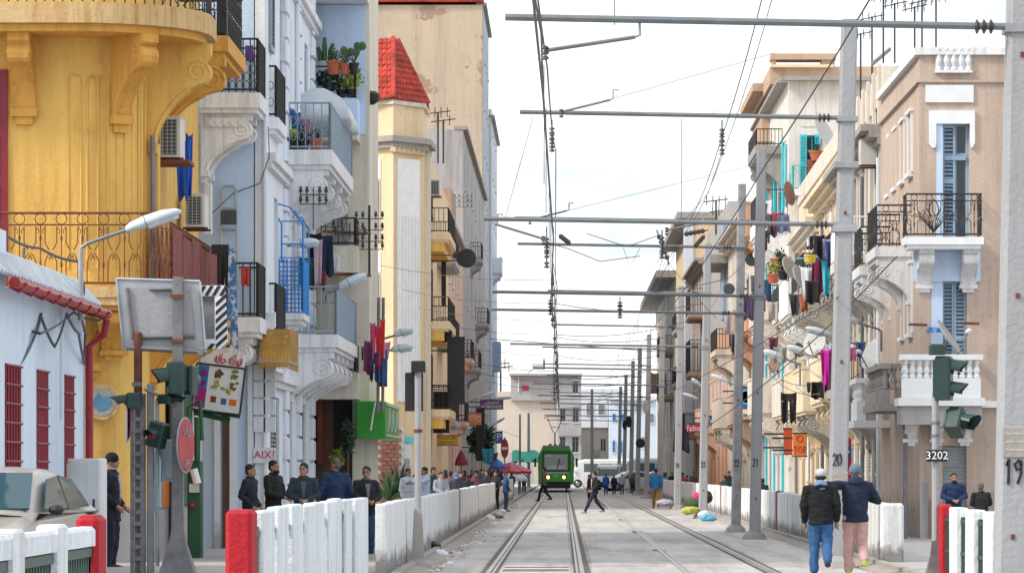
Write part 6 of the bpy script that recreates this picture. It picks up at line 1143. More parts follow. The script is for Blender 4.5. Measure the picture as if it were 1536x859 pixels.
# ---- more of the clutter on the right row: balconies, pipes, boxes, cloths
for (b_, u0, u1, z, pr, sl, st_) in ((ra, 113.2, 115, 6.9, .9, 'rwhite', 'bars'), (rb, 123.2, 124.6, 7.0, .9, 'rwhite', 'bars'), (rb, 131.6, 132.8, 3.7, .8, 'stone', 'bars')): balcony(g1, b_, u0, u1, z, pr, M[sl], M['iron'], st_, .95, .22)
for b_, us in ((ra, (97.7, 104.1, 111.5)), (rb, (118.5, 123.9, 132.3, 141.2))):
    for i, u in enumerate(us): MB(g1).tube([(u, .14, .2), (u, .14, 9.2)], .05, 6).build('drainpipe', M['rustpost' if i % 2 else 'white'], b_)
for i in range(7): MB(g3).tube([(144 + i * 2.9, .1, .2), (144 + i * 2.9, .1, 13.5)], .05, 5).build('drainpipe', M['greywall' if i % 2 else 'teal'], rt)
for i, (px, py, Y, w_, h_, col, sh, cn) in enumerate(((1158, 320, 139, .5, .8, (.06, .06, .07), 'shirt', 'dark grey shirt'), (1166, 318, 139, .4, .7, (.3, .05, .05), 'sheet', 'dull red cloth'), (1175, 322, 138, .4, .6, (.1, .15, .3), 'sheet', 'dull blue cloth'), (1158, 452, 124, .4, .6, (.45, .42, .4), 'sheet', 'beige rag'), (1192, 440, 112, .35, .6, (.05, .05, .06), 'sheet', 'black rag'), (1170, 520, 120, .4, .5, (.3, .32, .36), 'sheet', 'grey towel'), (1160, 505, 122, .3, .6, (.12, .03, .05), 'sheet', 'wine red rag'), (1206, 440, 110, .3, .5, (.35, .12, .05), 'sheet', 'rust orange cloth'), (1291, 512, 99, .25, .4, (.05, .08, .2), 'sheet', 'navy cloth'), (1255, 470, 104, .3, .5, (.2, .18, .16), 'sheet', 'brown rag'),
        (1104, 500, 158, .5, .8, (.05, .05, .06), 'shirt', 'black shirt'), (1096, 470, 165, .5, .8, (.4, .4, .45), 'sheet', 'pale grey sheet'), (1145, 345, 135, .4, .7, (.04, .04, .05), 'shirt', 'small black shirt'), (1137, 520, 128, .4, .6, (.05, .12, .3), 'sheet', 'deep blue rag'))):
    garment(f'{cn} hung out near {("the turquoise balcony" if py < 330 else "the white balconies left of pole 20" if px > 1140 else "the close pair of poles")}', P(px, py, Y), w_, h_, col, sh)
ac_unit('air conditioner on the yellowish house by the white parapet', g1, 124.2, .05, 5.2, .95, .6, .4); ac_unit('air conditioner low on the turquoise shutter house', g3, 151.5, .05, 9.6, 1.0, .65, .4); ac_unit('air conditioner on the house behind pole 22', g3, 173, .05, 9.4, 1.0, .65, .4)
potted('green shrub in a pot on the white parapet balcony, right row', P(1176, 420, 124), .2, .3, M['black'], 'bush', .45, M['leafd']); potted('bushy plant with yellow leaves beside the white parapet, right row', P(1160, 425, 126), .2, .3, M['pot'], 'bush', .4, M['leafy'])
for i in range(5): tag(MB().tube(sagline(P(1150 + i * 22, 556 + (i % 3) * 12, 118 - i * 3), P(1230 + i * 20, 590 - (i % 2) * 30, 104 - i), .25), .012, 4).build('wall_cable', M['wire'], None), 'slack cable along the right facades, ' + ('highest', 'second highest', 'middle', 'second lowest', 'nearest pole 20')[i], 'cable', 'cables on the right houses')
# ================================================================ street furniture
def street_lamp(label, px_head, py_head, ln, Y, px_pole, py_joint, py_base, grp, up=True, wall=False, r=.045, hd=None):
    """arm from a post or wall to a lamp head; head points from the arm's end along the arm"""
    a = P(px_pole, py_joint, Y); h0 = P(px_head, py_head, Y); o = thing('street_lamp', label, 'street lamp', P(px_pole, py_base, Y), grp)
    if not wall: MB().tube([P(px_pole, py_base, Y), a], [r, r * .8], 8).build('post', M['pole_steel'], o)
    else: MB().tube([P(px_pole, py_base, Y), P(px_pole, (py_base + py_joint) / 2, Y), a], r * .7, 6).build('bracket', M['galv'], o)
    MB().tube([a, a.lerp(h0, .15) + Vector((0, 0, .03)), h0], r * .6, 7).build('arm', M['galv'], o)
    d = (h0 - a); d = Vector((d.x, 0, d.z)).normalized() if abs(d.x) > .01 else Vector((1, 0, .2)); d = Vector((d.x, d.y, d.z * .9)).normalized(); n = Vector((-d.z, 0, d.x)); n = n if n.z > 0 else -n; s = Vector((0, 1, 0)); rings = []
    for t, w, u, l in ((0, .05, .05, -.04), (.10, .09, .085, -.05), (.35, .13, .11, -.07), (.7, .14, .10, -.08), (.93, .11, .055, -.055), (1.0, .04, .01, -.03)):
        c = h0 + d * (t * ln); rings.append([c + s * (w * math.cos(q)) + n * ((u if math.sin(q) > 0 else -l) * math.sin(q)) for q in [2 * math.pi * i / 12 for i in range(12)]])
    k = MB(); k.loft(rings); k.build('head', M['lampg'], o, smooth=True)
    k = MB(); k.loft([[h0 + d * (t * ln) + s * (w * math.cos(q)) + n * (-.055 - .045 * abs(math.sin(q))) for q in [math.pi * i / 8 for i in range(9)]] for t, w in ((.38, .07), (.5, .11), (.85, .10), (.93, .05))], cap=False); k.build('lens', M['sheet'], o)
    k = MB(); c = h0 + d * (.36 * ln); k.loft([[c + d * e + s * (.136 * math.cos(q)) + n * ((.115 if math.sin(q) > 0 else .075) * math.sin(q)) for q in [2 * math.pi * i / 12 for i in range(12)]] for e in (0, .012)]); k.build('seam', M['galv'], o); return o
LG = 'street lamps on the left houses'; RG = 'street lamps on the right houses'
street_lamp('big pale street lamp on a bent pole over the low house roof', 189, 345, .84, 57.5, 121, 372, 480, LG)
street_lamp('pale rounded street lamp beside the blue cage balcony', 436, 368, .58, 80.5, 410, 372, 382, LG, wall=True); street_lamp('rectangular street lamp below the insulator pole', 508, 432, .62, 80.0, 490, 442, 452, LG, wall=True)
street_lamp('small far street lamp by the fluted panel, upper', 592, 503, .45, 92, 572, 511, 520, LG, wall=True); street_lamp('small street lamp by the fluted panel, lower', 587, 525, .5, 92, 566, 529, 540, LG, wall=True)
street_lamp('distant street lamp above the purple sign', 715, 598, 1.0, 210, 702, 604, 606, LG, wall=True); street_lamp('distant street lamp on a thin post left of the tram', 742, 636, .9, 300, 730, 645, 705, LG); street_lamp('distant street lamp at the right edge of the orange sign', 742, 598, 1.0, 235, 725, 600, 603, LG, wall=True)
for lab, px, py, pj, pyj, Y, ln in (('street lamp nearest on the right, just right of pole 20', 1288, 484, 1322, 497, 96, .62), ('large pale lamp head left of pole 20', 1250, 505, 1290, 520, 102, .75), ('pale lamp head left of pole 20, second from the pole', 1218, 533, 1250, 547, 108, .72), ('pale lamp head at the solid pale balcony', 1175, 537, 1200, 548, 116, .62), ('narrow lamp head beside the pale solid balcony', 1232, 548, 1255, 560, 118, .4), ('far lamp head left of pole 22', 1092, 573, 1106, 580, 150, .7), ('far lamp head right of pole 23', 1047, 599, 1058, 604, 190, .8), ('faint far lamp head near the cream tall house', 1052, 580, 1060, 588, 185, .6)):
    street_lamp(lab, px, py, ln, Y, pj, pyj, pyj + 30, RG, wall=True)

# ---- signal masts on the left pavement
sg = thing('signal_mast', 'rusting lattice steel mast of two battened channels beside the crossing', 'mast', (P(207, 0, 57).x, 57, PZ)); xc = P(207, 0, 57).x
k = MB()
for dx in (-.10, .07): k.box(xc + dx, xc + dx + .03, 56.9, 57.1, PZ, P(0, 590, 57).z); k.box(xc + dx + (.03 if dx < 0 else -.03), xc + dx + (.06 if dx < 0 else 0), 56.9, 56.92, PZ, P(0, 590, 57).z)
k.box(xc - .04, xc + .04, 56.96, 57.0, PZ, P(0, 600, 57).z); k.build('channels', M['rustpost'], sg)
for i in range(16): MB().box(xc - .075, xc + .07, 56.88, 56.899, .3 + i * .165, .36 + i * .165).build('batten', M['rustpost'], sg)
MB().lathe([(.06, 0), (.06, 1.0), (.045, 1.02)], (xc, 57, P(0, 600, 57).z - .05), 8).build('rusty_tube', M['rust'], sg)
MB().cbox(xc + .12, xc + .22, 57.05, 57.15, PZ, P(0, 575, 57).z, .01).build('inner_channel', M['pole_steel'], sg)
m2 = thing('sign_mast', 'grey sign mast with a flared foot carrying the board backs and the round red sign', 'mast', (P(267, 0, 57).x, 57, PZ)); xm = P(267, 0, 57).x
k = MB(); k.loft([[(xm + sx * w, 57 + sy * w, z) for sx, sy in ((-1, -1), (1, -1), (1, 1), (-1, 1))] for z, w in ((PZ, .26), (.25, .21), (.55, .12), (.75, .085), (1.6, .075), (P(0, 415, 57).z, .07))]); k.build('shaft', M['rustpost'], m2)
k = MB(); k.tube([P(190, 521, 57), P(310, 528, 57)], .045, 6); k.box(P(296, 0, 57).x, P(305, 0, 57).x, 56.95, 57.05, P(0, 532, 57).z, P(0, 522, 57).z); k.build('arm', M['rustpost'], m2)
for z in (445, 512): MB().box(xm - .1, xm + .1, 56.9, 56.925, P(0, z, 57).z - .02, P(0, z, 57).z + .03).build('clamp', M['rust'], m2)
sb = thing('sign_board', 'large weathered grey road sign seen from its back on the sign mast', 'sign', P(245, 522, 57)); q = [P(175, 418, 57.12), P(300, 422, 57.12), P(308, 522, 57.12), P(186, 524, 57.12)]; k = MB(); k.loft([[p - Vector((0, .02, 0)) for p in q], [p + Vector((0, .02, 0)) for p in q]]); k.build('plate', M['signback'], sb)
k = MB()
for a, b in ((q[0], q[1]), (q[1], q[2]), (q[2], q[3]), (q[3], q[0])): k.tube([a - Vector((0, .03, 0)), b - Vector((0, .03, 0))], .018, 4)
k.build('rim', M['zinc'], sb); q2 = [P(190, 432, 57.07), P(285, 434, 57.07), P(292, 504, 57.07), P(198, 506, 57.07)]; k = MB(); k.loft([[p - Vector((0, .015, 0)) for p in q2], [p + Vector((0, .015, 0)) for p in q2]]); k.build('stiffener', M['pole'], sb)
for a, b in ((P(191, 432, 57.03), P(199, 506, 57.03)), (P(198, 506, 57.03), P(292, 504, 57.03)), (P(225, 434, 57.02), P(256, 433, 57.02))): k = MB(); k.tube([a, b], .028, 4); k.build('rail', M['rustpost'], sb)
hb_ = thing('hazard_board', 'black and white diagonally striped board behind the grey sign back', 'sign', P(320, 520, 57.4)); x0, x1, z0, z1 = P(200, 0, 57.4).x, P(341, 0, 57.4).x, P(0, 520, 57.4).z, P(0, 428, 57.4).z
q = [P(296, 428, 57.4), P(338, 428, 57.4), P(342, 512, 57.4), P(330, 523, 57.4), P(215, 524, 57.4), P(215, 514, 57.4), P(322, 508, 57.4), P(322, 444, 57.4), P(296, 444, 57.4)]
k = MB(); k.loft([[p for p in q], [p + Vector((0, .03, 0)) for p in q]]); k.build('band', M['whitep'], hb_)
q = [P(296, 443, 57.45), P(324, 443, 57.45), P(324, 512, 57.45), P(296, 512, 57.45)]; k = MB(); k.loft([q, [p + Vector((0, .03, 0)) for p in q]]); k.build('plate', M['rustpost'], hb_)
def stripe(c0, c1): k = MB(); k.add([p for p in (c0[0], c0[1], c1[1], c1[0])], [(0, 1, 2, 3)]); k.build('stripe', M['black'], hb_)
for i in range(6): y = 446 + i * 12.5; stripe((P(323.5, y + 8, 57.39), P(323.5, y + 14.5, 57.39)), (P(341, y - 8, 57.39), P(341, y - 1.5, 57.39)))
for i in range(4): x = 300 + i * 11; stripe((P(x - 5, 443.5, 57.39), P(x + 1, 443.5, 57.39)), (P(x + 4, 428.5, 57.39), P(x + 10, 428.5, 57.39)))
for i in range(8): x = 222 + i * 13; stripe((P(x - 3, 523.5, 57.39), P(x + 4, 523.5, 57.39)), (P(x + 3, 515, 57.39), P(x + 10, 515, 57.39)))
bd = thing('cloth_banner', 'torn blue and white painted board hanging beyond the striped board', 'banner', P(350, 520, 70)); q = [P(343, 372, 70), P(353, 380, 70), P(358, 525, 70), P(340, 512, 70)]; k = MB(); k.loft([q, [p + Vector((0, .05, 0)) for p in q]]); k.build('sheet', paint('blue_white_torn', (.05, .20, .45), .7, 0, .3, (.6, .62, .65), .5, sc=2.), bd); k = MB(); k.box(P(318, 0, 70.2).x, P(343, 0, 70.2).x, 70.1, 70.4, P(0, 380, 70).z, P(0, 366, 70).z); k.box(P(338, 0, 70.2).x, P(344, 0, 70.2).x, 70.1, 70.4, P(0, 520, 70).z, P(0, 380, 70).z); k.build('frame', M['iron'], bd)
def signal_head(label, px, py, Y, w, h, az, lenses, lit=None, roll=0., shell='signal', cap=True):
    """signal head centred at the pixel; az turns its face (0 = towards us, 90 = to the right)"""
    c = P(px, py, Y); o = thing('traffic_signal', label, 'traffic light', c - Vector((0, 0, h / 2)), 'traffic signal heads'); ca, sa, cr, sr = math.cos(az), math.sin(az), math.cos(roll), math.sin(roll)
    def fr(u, d, z): u, z = u * cr - z * sr, u * sr + z * cr; return (c.x + u * ca + d * sa, c.y + u * sa - d * ca, c.z + z)
    k = MB(fr); k.cbox(-w / 2, w / 2, -.12, .10, -h / 2, h / 2, .025); k.box(-w / 2 + .03, w / 2 - .03, -.15, -.121, -h / 2 + .05, h / 2 - .05); k.build('housing', M[shell], o)
    for i in range(lenses):
        z = h / 2 - h * (i + .5) / lenses; r = min(w * .40, h / lenses * .40); k = MB(fr); k.lathe([(r * .9, .10), (r * .85, .125), (.01, .14)], (0, 0, z), 14, 1); k.build('lens', M['lensred'] if lit == i else M['blackm'], o)
        vs = []; n = 12; k = MB(fr)
        for j in range(n + 1):
            t = R(-20 + 220 * j / n); vs += [(r * 1.05 * math.cos(t), .10, z + r * 1.05 * math.sin(t)), (r * 1.0 * math.cos(t), .10 + .24 * (.55 + .45 * max(0, math.sin(t))), z + r * 1.0 * math.sin(t) - .03), (r * .98 * math.cos(t), .10, z + r * .98 * math.sin(t)), (r * .94 * math.cos(t), .10 + .238 * (.55 + .45 * max(0, math.sin(t))), z + r * .94 * math.sin(t) - .03)]
        k.add(vs, [f_ for j in range(n) for f_ in ((4 * j, 4 * j + 1, 4 * j + 5, 4 * j + 4), (4 * j + 2, 4 * j + 6, 4 * j + 7, 4 * j + 3), (4 * j + 1, 4 * j + 3, 4 * j + 7, 4 * j + 5))]); k.build('visor', M[shell], o)
    return o
signal_head('big dark green signal head turned left on the sign mast', 262, 566, 56.8, .36, .46, R(-78), 1, roll=R(0)); signal_head('signal head seen from behind beside the sign mast', 279, 570, 57.3, .30, .42, R(160), 1)
signal_head('small square signal with a red lens facing us between the masts', 236, 651, 56.7, .24, .36, R(-22), 1, 0, roll=R(-14)); signal_head('small dark signal cup pointing left on the lattice mast', 200, 600, 56.8, .20, .22, R(-85), 1); signal_head('short camera like signal on an arm between the masts', 250, 598, 56.9, .15, .14, R(60), 1)
signal_head('dark signal box fixed low left of the round red sign', 255, 690, 57.2, .22, .60, R(170), 1, shell='bluegrey')
for lab, a, b in (('thin arm from the lattice mast to the red lens signal', (210, 640), (233, 655)), ('arm holding the small camera like signal', (216, 583), (247, 597)), ('thin stay below the red lens signal', (238, 668), (250, 715)), ('upright tube carrying the small signals between the masts', (236, 848), (236, 600))): MB().tube([P(*a, 56.95), P(*b, 56.95)], .03 if 'upright' in lab else .022, 5).build('arm', M['pole_steel'], sg)
rs = thing('round_sign', 'round red sign with white writing, turned half away on the sign mast', 'sign', P(279, 667, 56.85)); c = P(279, 667, 56.85); az = R(78)
def frs(u, d, z): return (c.x + u * math.cos(az) + d * math.sin(az) * 1, c.y + u * math.sin(az) - d * math.cos(az), c.z + z)
k = MB(frs); k.lathe([(.40, -.02), (.40, 0), (.02, 0.002), (.02, -.02)], (0, 0, 0), 26, 1); k.build('disc', M['pole'], rs); k = MB(frs); k.lathe([(.375, .004), (.375, .008), (.01, .009)], (0, 0, 0), 26, 1); dk = k.build('face', M['redsign'], rs)
for s_, z, h_ in (('\u0642\u0641', .22, .16), ('\u0645\u0645\u0631', -.22, .14)): text(AR(s_) if s_ != 'HALTE' else s_, Vector(frs(0, .016, z)), h_, M['pole'] if s_ != 'HALTE' else M['blackm'], dk, 'white_writing', rz=az, sx=.9)
ts = thing('red_panel_sign', 'narrow red sign panel seen edge on beside the lattice mast', 'sign', P(194, 635, 56.9)); q = [P(190, 612, 56.9), P(196, 607, 57.0), P(200, 640, 57.2), P(190, 664, 57)]; k = MB(); k.loft([q, [p + Vector((0, .02, 0)) for p in q]]); k.build('panel', M['redsign'], ts); k = MB(); k.tube([p - Vector((0, .012, 0)) for p in q], .012, 4, True); k.build('rim', M['whitep'], ts)
# fruit shop sign
fsn = thing('fruit_shop_sign', 'tilted shop sign with red Arabic lettering and pictures of dried fruit', 'sign', P(330, 620, 72)); ti = R(-7)
c0 = P(329, 572, 72)
def frt(u, d, z): return (c0.x + u * math.cos(ti) - z * math.sin(ti) * 1, 72 - d, c0.z + u * math.sin(ti) + z * math.cos(ti))
S_ = 72 / F
def fx(px, py): dx, dz_ = (px - 329) * S_, -(py - 572) * S_; return dx * math.cos(ti) + dz_ * math.sin(ti), -dx * math.sin(ti) + dz_ * math.cos(ti)
k = MB(frt); k.box(-.42, .42, -.14, 0, -.53, .28); k.box(-.16, .40, -.14, 0, .281, .53); k.build('box', M['whitep'], fsn); k = MB(frt)
for a, b in (((-.44, -.55), (-.44, .28)), ((.44, -.55), (.44, .3)), ((-.44, -.55), (.44, -.55)), ((-.44, .285), (.44, .285))): k.tube([(a[0], .012, a[1]), (b[0], .012, b[1])], .018, 5)
k.build('frame', M['iron'], fsn); k = MB(frt); k.box(-.40, -.21, .002, .008, -.50, .26); pb = k.build('blue_panel', paint('blue_magenta_print', (.02, .26, .55), .5, 0, .5, (.35, .02, .22), .55, sc=1.4), fsn)
k = MB(frt); k.box(-.40, -.215, .009, .012, -.50, -.14); k.build('magenta_panel', paint('magenta_print', (.36, .02, .20), .5), pb)
for z in (.12, -.06): k = MB(frt); k.lathe([(.07, .010), (.07, .014), (.01, .015)], (0, 0, 0), 14, 1); k.v = [frt(*p) for p in []] or k.v; k.build('violet_oval', paint('violet_print', (.20, .02, .28), .5), pb, origin=None); ob_ = KIDS[pb.name][-1]; ob_.location = Vector(frt(-.30, 0.0, z)) - Vector(frt(0, 0, 0)) + ob_.location; ob_.scale = (1, 1, .6) if False else (1, 1, 1)
fr_ = random.Random(3)
for (u, z, n, r_, col) in ((-.03, .14, 5, .055, (.13, .045, .02)), (.25, .17, 5, .05, (.17, .20, .03)), (-.08, -.06, 7, .036, (.36, .36, .05)), (.27, -.05, 6, .04, (.18, .10, .03)), (.14, -.16, 3, .055, (.33, .30, .07))):
    mt = paint('fruit_print', col, .5)
    for i in range(n):
        k = MB(frt); a, b = fr_.uniform(-.07, .07), fr_.uniform(-.06, .06); rr = r_ * fr_.uniform(.7, 1.1); th = fr_.uniform(0, 3); k.loft([[(u + a + rr * math.cos(t) * math.cos(th) - rr * .6 * math.sin(t) * math.sin(th), d, z + b + rr * math.cos(t) * math.sin(th) + rr * .6 * math.sin(t) * math.cos(th)) for t in [2 * math.pi * j / 10 for j in range(10)]] for d in (.002, .006 + i * .001)]); k.build('fruit', mt, fsn)
for u0, col in ((-.12, (.30, .03, .03)), (.07, (.05, .12, .30)), (.22, (.78, .16, .0))): k = MB(frt); k.box(u0, u0 + (.10 if u0 != .22 else .13), .002, .008, -.40 + .02 * (u0 < 0), -.29 + .02 * (u0 < 0)); k.build('logo_square', paint('logo_print', col, .5), fsn)
t_ = text(AR('\uFED3\uFEEE\uFE8D\uFEDB\uFEEA \uFEA3\uFE8E\uFED3\uFEEA'), Vector(frt(.12, .012, .41)), .17, paint('red_letters', (.62, .01, .02), .5), fsn, 'lettering', ext=.008); t_.rotation_euler = (0, -ti, 0); wd = t_.dimensions.x or 1; ws_ = max(v.co.x for v in t_.data.vertices) - min(v.co.x for v in t_.data.vertices); t_.scale = (.50 / ws_, 1, 1.15)
k = MB(); k.tube([P(285, 617, 72.1), P(345, 630, 72.1)], .05, 5); k.tube([P(285, 612, 72.1), P(360, 625, 72.1)], .03, 5); k.tube([P(318, 600, 72.2), P(280, 608, 74)], .03, 5); k.build('support_arm', M['greend'], fsn)
# ---- slim post with backs of signals at the left fence
bp = thing('signal_post', 'grey signal post with black signal boxes seen from behind, at the left fence end', 'traffic light', (P(627, 0, 64).x, 64, PZ)); x = P(627, 0, 64).x; MB().tube([(x, 64, .0), (x, 64, P(0, 555, 64).z)], .055, 10).build('post', M['pole'], bp); k = MB(); k.loft([[(x + sx * w, 64 + sy * w, z) for sx, sy in ((-1, -1), (1, -1), (1, 1), (-1, 1))] for z, w in ((0.02, .26), (.10, .2), (.16, .10), (.95, .065))]); k.build('foot', M['stone'], bp)
k = MB(); k.cbox(P(617, 0, 64).x, P(638, 0, 64).x, 63.85, 64.15, P(0, 558, 64).z, P(0, 541, 64).z, .02); k.build('cap_box', M['blackm'], bp); k = MB(); k.cbox(P(607, 0, 64).x, P(634, 0, 64).x, 64.07, 64.3, P(0, 616, 64).z, P(0, 558, 64).z, .02); k.build('signal_back', M['blackm'], bp); k = MB(); k.lathe([(.07, 0), (.07, .05)], (x, 64, P(0, 648, 64).z), 8); k.lathe([(.075, 0), (.075, .05)], (x, 64, P(0, 815, 64).z), 8); k.build('collar', M['rust'], bp)
# ---- traffic light at the right
tl = thing('traffic_light_post', 'white traffic light post with the black number plate 3202', 'traffic light', (P(1403, 0, 56).x, 56, PZ)); x = P(1403, 0, 56).x
MB().tube([(x, 56, .02), (x, 56, P(0, 590, 56).z)], .05, 10).build('post', M['pole'], tl); k = MB(); k.loft([[(x + sx * w, 56 + sy * w, z) for sx, sy in ((-1, -1), (1, -1), (1, 1), (-1, 1))] for z, w in ((0.02, .16), (.4, .07), (.6, .05))]); k.build('foot', M['rustpost'], tl)
k = MB(); x0, x1 = P(1390, 0, 55.9).x, P(1421, 0, 55.9).x; k.cbox(x0, x1, 55.9, 55.93, P(0, 692, 56).z, P(0, 674, 56).z, .005); pl_ = k.build('number_plate', M['black'], tl); text('3202', Vector(((x0 + x1) / 2, 55.895, P(0, 683, 56).z)), .115, M['whitep'], pl_, 'number')
for y in (636, 655): k = MB(); k.lathe([(.06, 0), (.06, .04)], (x, 56, P(0, y, 56).z), 8); k.build('clamp', M['rustpost'], tl)
hd_ = signal_head('upper two lens traffic light turned to the right on the white post', 1417, 567, 56, .28, .62, R(75), 2); cb_ = MB(); cb_.cbox(P(1394, 0, 56).x, P(1417, 0, 56).x, 55.86, 56.14, P(0, 532, 56).z, P(0, 516, 56).z, .02); cb_.build('top_cap', M['signal'], hd_)
signal_head('broken traffic light hanging tilted below the upper head', 1436, 632, 56, .30, .36, R(62), 1, roll=R(-32))
MB().tube([P(1403, 640, 56), P(1424, 637, 56)], .035, 6).build('arm', M['pole_steel'], tl)
# far red roundel, blue sign post
rr_ = thing('road_sign', 'distant round red and white road sign on a thin post', 'sign', (P(757, 0, 250).x, 250, 0)); c = P(757, 672, 250); k = MB(); k.lathe([(.02, -.03), (.50, -.02), (.50, .02), (.02, .02)], (0, 0, 0), 18, 1); k.v = [(c.x + v[0] * .5, c.y + v[1], c.z + v[2] * 1.25) for v in k.v]; k.build('disc', M['redsign'], rr_); MB().box(c.x - .18, c.x + .18, 249.9, 249.97, c.z - .08, c.z + .08).build('white_bar', M['whitep'], rr_); MB().tube([(c.x, 250.05, 0), (c.x, 250.05, c.z + .7)], .05, 6).build('post', M['pole'], rr_)
# parasols / market awnings
def parasol(label, px, py, Y, w, mat, name='market_awning', h=.55):
    c = P(px, py, Y); o = thing(name, label, 'parasol', (c.x, Y, PZ)); k = MB(); k.loft([[(c.x + w * q * math.cos(t) * (1 + .04 * math.cos(4 * t)), Y + w * q * math.sin(t), c.z + z - .06 * abs(math.sin(4 * t)) * q) for t in [2 * math.pi * i / 16 for i in range(16)]] for q, z in ((1, -h * .5 - .15), (1, -h * .5), (.5, h * .1), (.03, h * .5))]); k.build('canopy', mat, o); MB().tube([(c.x, Y, PZ), (c.x, Y, c.z + h * .4)], .04, 6).build('pole', M['galv'], o)
parasol('wide red market awning left of the tram', 766, 699, 230, 1.15, M['redshop'], h=.5); parasol('small blue and purple parasol over the crowd', 746, 693, 215, .42, M['bluesign'], 'parasol', .4); parasol('white parasol edge left of the tram', 778, 711, 238, .5, M['cloth_w'], 'parasol', .4); parasol('dark red small shop awning on the left row', 692, 683, 195, .3, M['maroon'], h=.6)
shrub('dark leafy tree like bush at the shops before the crowd', P(722, 660, 218), (.7, .5, .9), 900, .25, M['leafd'], 12); garment('teal and purple cloth hung over the shop front by the crowd', P(732, 672, 214), .7, .8, (.03, .25, .35)); garment('dark patterned cloth hung by the far shops', P(739, 678, 216), .6, .7, (.10, .06, .09))

# ---- rubbish
def bag(label, p, r, mat, seed, flat=.6):
    rr = random.Random(seed); k = MB(); k.ball((0, 0, 0), (1, 1, 1), 12, 8); k.v = [(p[0] + r * x * (1 + .3 * noise.noise(Vector((x * 1.7 + seed, y * 1.7, z * 1.7)))), p[1] + r * y * (1 + .3 * noise.noise(Vector((x * 1.9, y * 1.9 + seed, z)))), p[2] + r * flat * (z * (1 + .5 * noise.noise(Vector((x * 2.3, y * 2.3, z * 2.3 + seed)))) + .8)) for x, y, z in k.v]; tag(k.build('rubbish_bag', mat, None), label, 'rubbish bag', 'rubbish along the fences')
for i, (lab, px, py, Y, r, mt, fl_) in enumerate((('blue and white plastic bag lying on the road by pole 23', 1062, 781, 122, .34, cloth((.12, .42, .6)), .45), ('white plastic bag tipped beside the blue bag by pole 23', 1056, 775, 123, .24, M['cloth_w'], .6), ('yellow green sheet spread over rubbish at pole 23', 1035, 770, 128, .42, cloth((.42, .45, .08)), .4), ('dark green bag heaped behind the yellow sheet', 1042, 760, 132, .42, cloth((.05, .10, .04)), .6), ('bright pink bag on the rubbish heap at pole 23', 1044, 748, 131, .17, cloth((.62, .08, .25)), 1.0), ('black bag hung on the fence right of pole 23', 1062, 752, 129, .2, M['black'], 1.2), ('pale bundle on the road by the man in the blue waistcoat', 997, 757, 158, .42, cloth((.42, .42, .48)), .4),
    ('white bag at the foot of the left fence, nearest', 661, 836, 73, .18, M['cloth_w'], .6), ('black torn bag at the left fence foot', 652, 824, 76, .17, M['black'], .7), ('pale plastic bag at the left fence, middle', 734, 782, 124, .22, M['cloth_w'], .7), ('grey white bag farther at the left fence', 748, 775, 134, .2, cloth((.5, .5, .52)), .7), ('dark red rag in the left fence rubbish', 742, 778, 128, .18, cloth((.25, .05, .04)), .5), ('dark bag with rubbish at the left fence, middle', 750, 779, 130, .18, M['black'], .5), ('white plastic sheet farther along the left fence', 753, 768, 142, .2, M['cloth_w'], .4))): bag(lab, P(px, py, Y), r * .78, mt, i + 1, fl_)
lt = MB(); q = random.Random(11); 
for i in range(900):
    left = q.random() < .78; Y = 62 + (q.random() ** 1.6) * 110; x = (-2.3 + abs(q.gauss(0, .22))) if left else (5.0 - abs(q.gauss(0, .2))); s_ = q.uniform(.015, .06) * (1.6 if q.random() < .1 else 1); a = q.uniform(0, 6.3); z = .012
    lt.m = q.choice((0, 0, 1, 2, 2, 3)); c_, d_ = math.cos(a) * s_, math.sin(a) * s_; h_ = s_ * q.uniform(.1, .7)
    lt.add([(x - c_, Y - d_, z), (x + d_, Y - c_, z), (x + c_, Y + d_, z), (x - d_, Y + c_, z), (x, Y, z + h_)], [(0, 1, 4), (1, 2, 4), (2, 3, 4), (3, 0, 4)])
tag(lt.build('litter', [M['cloth_w'], M['brownwood'], M['stone'], cloth((.3, .2, .1))], None, kind='stuff'), 'scattered paper scraps and dirt along the fence feet', 'litter')
dt = MB(); 
for x0, sg_ in ((-2.33, 1), (5.04, -1)):
    for i in range(130):
        Y = 58 + i * .95; w_ = .18 + .16 * noise.noise(Vector((Y * .7, x0, 0))) + .1; w2 = .18 + .16 * noise.noise(Vector(((Y + .95) * .7, x0, 0))) + .1
        dt.add([(x0, Y, .07), (x0 + sg_ * w_, Y, .014), (x0 + sg_ * w2, Y + .95, .014), (x0, Y + .95, .07)], [(0, 1, 2, 3)])
tag(dt.build('dirt_bank', M['soil'], None, kind='stuff'), 'dusty dirt banked against the kerbs', 'dirt')
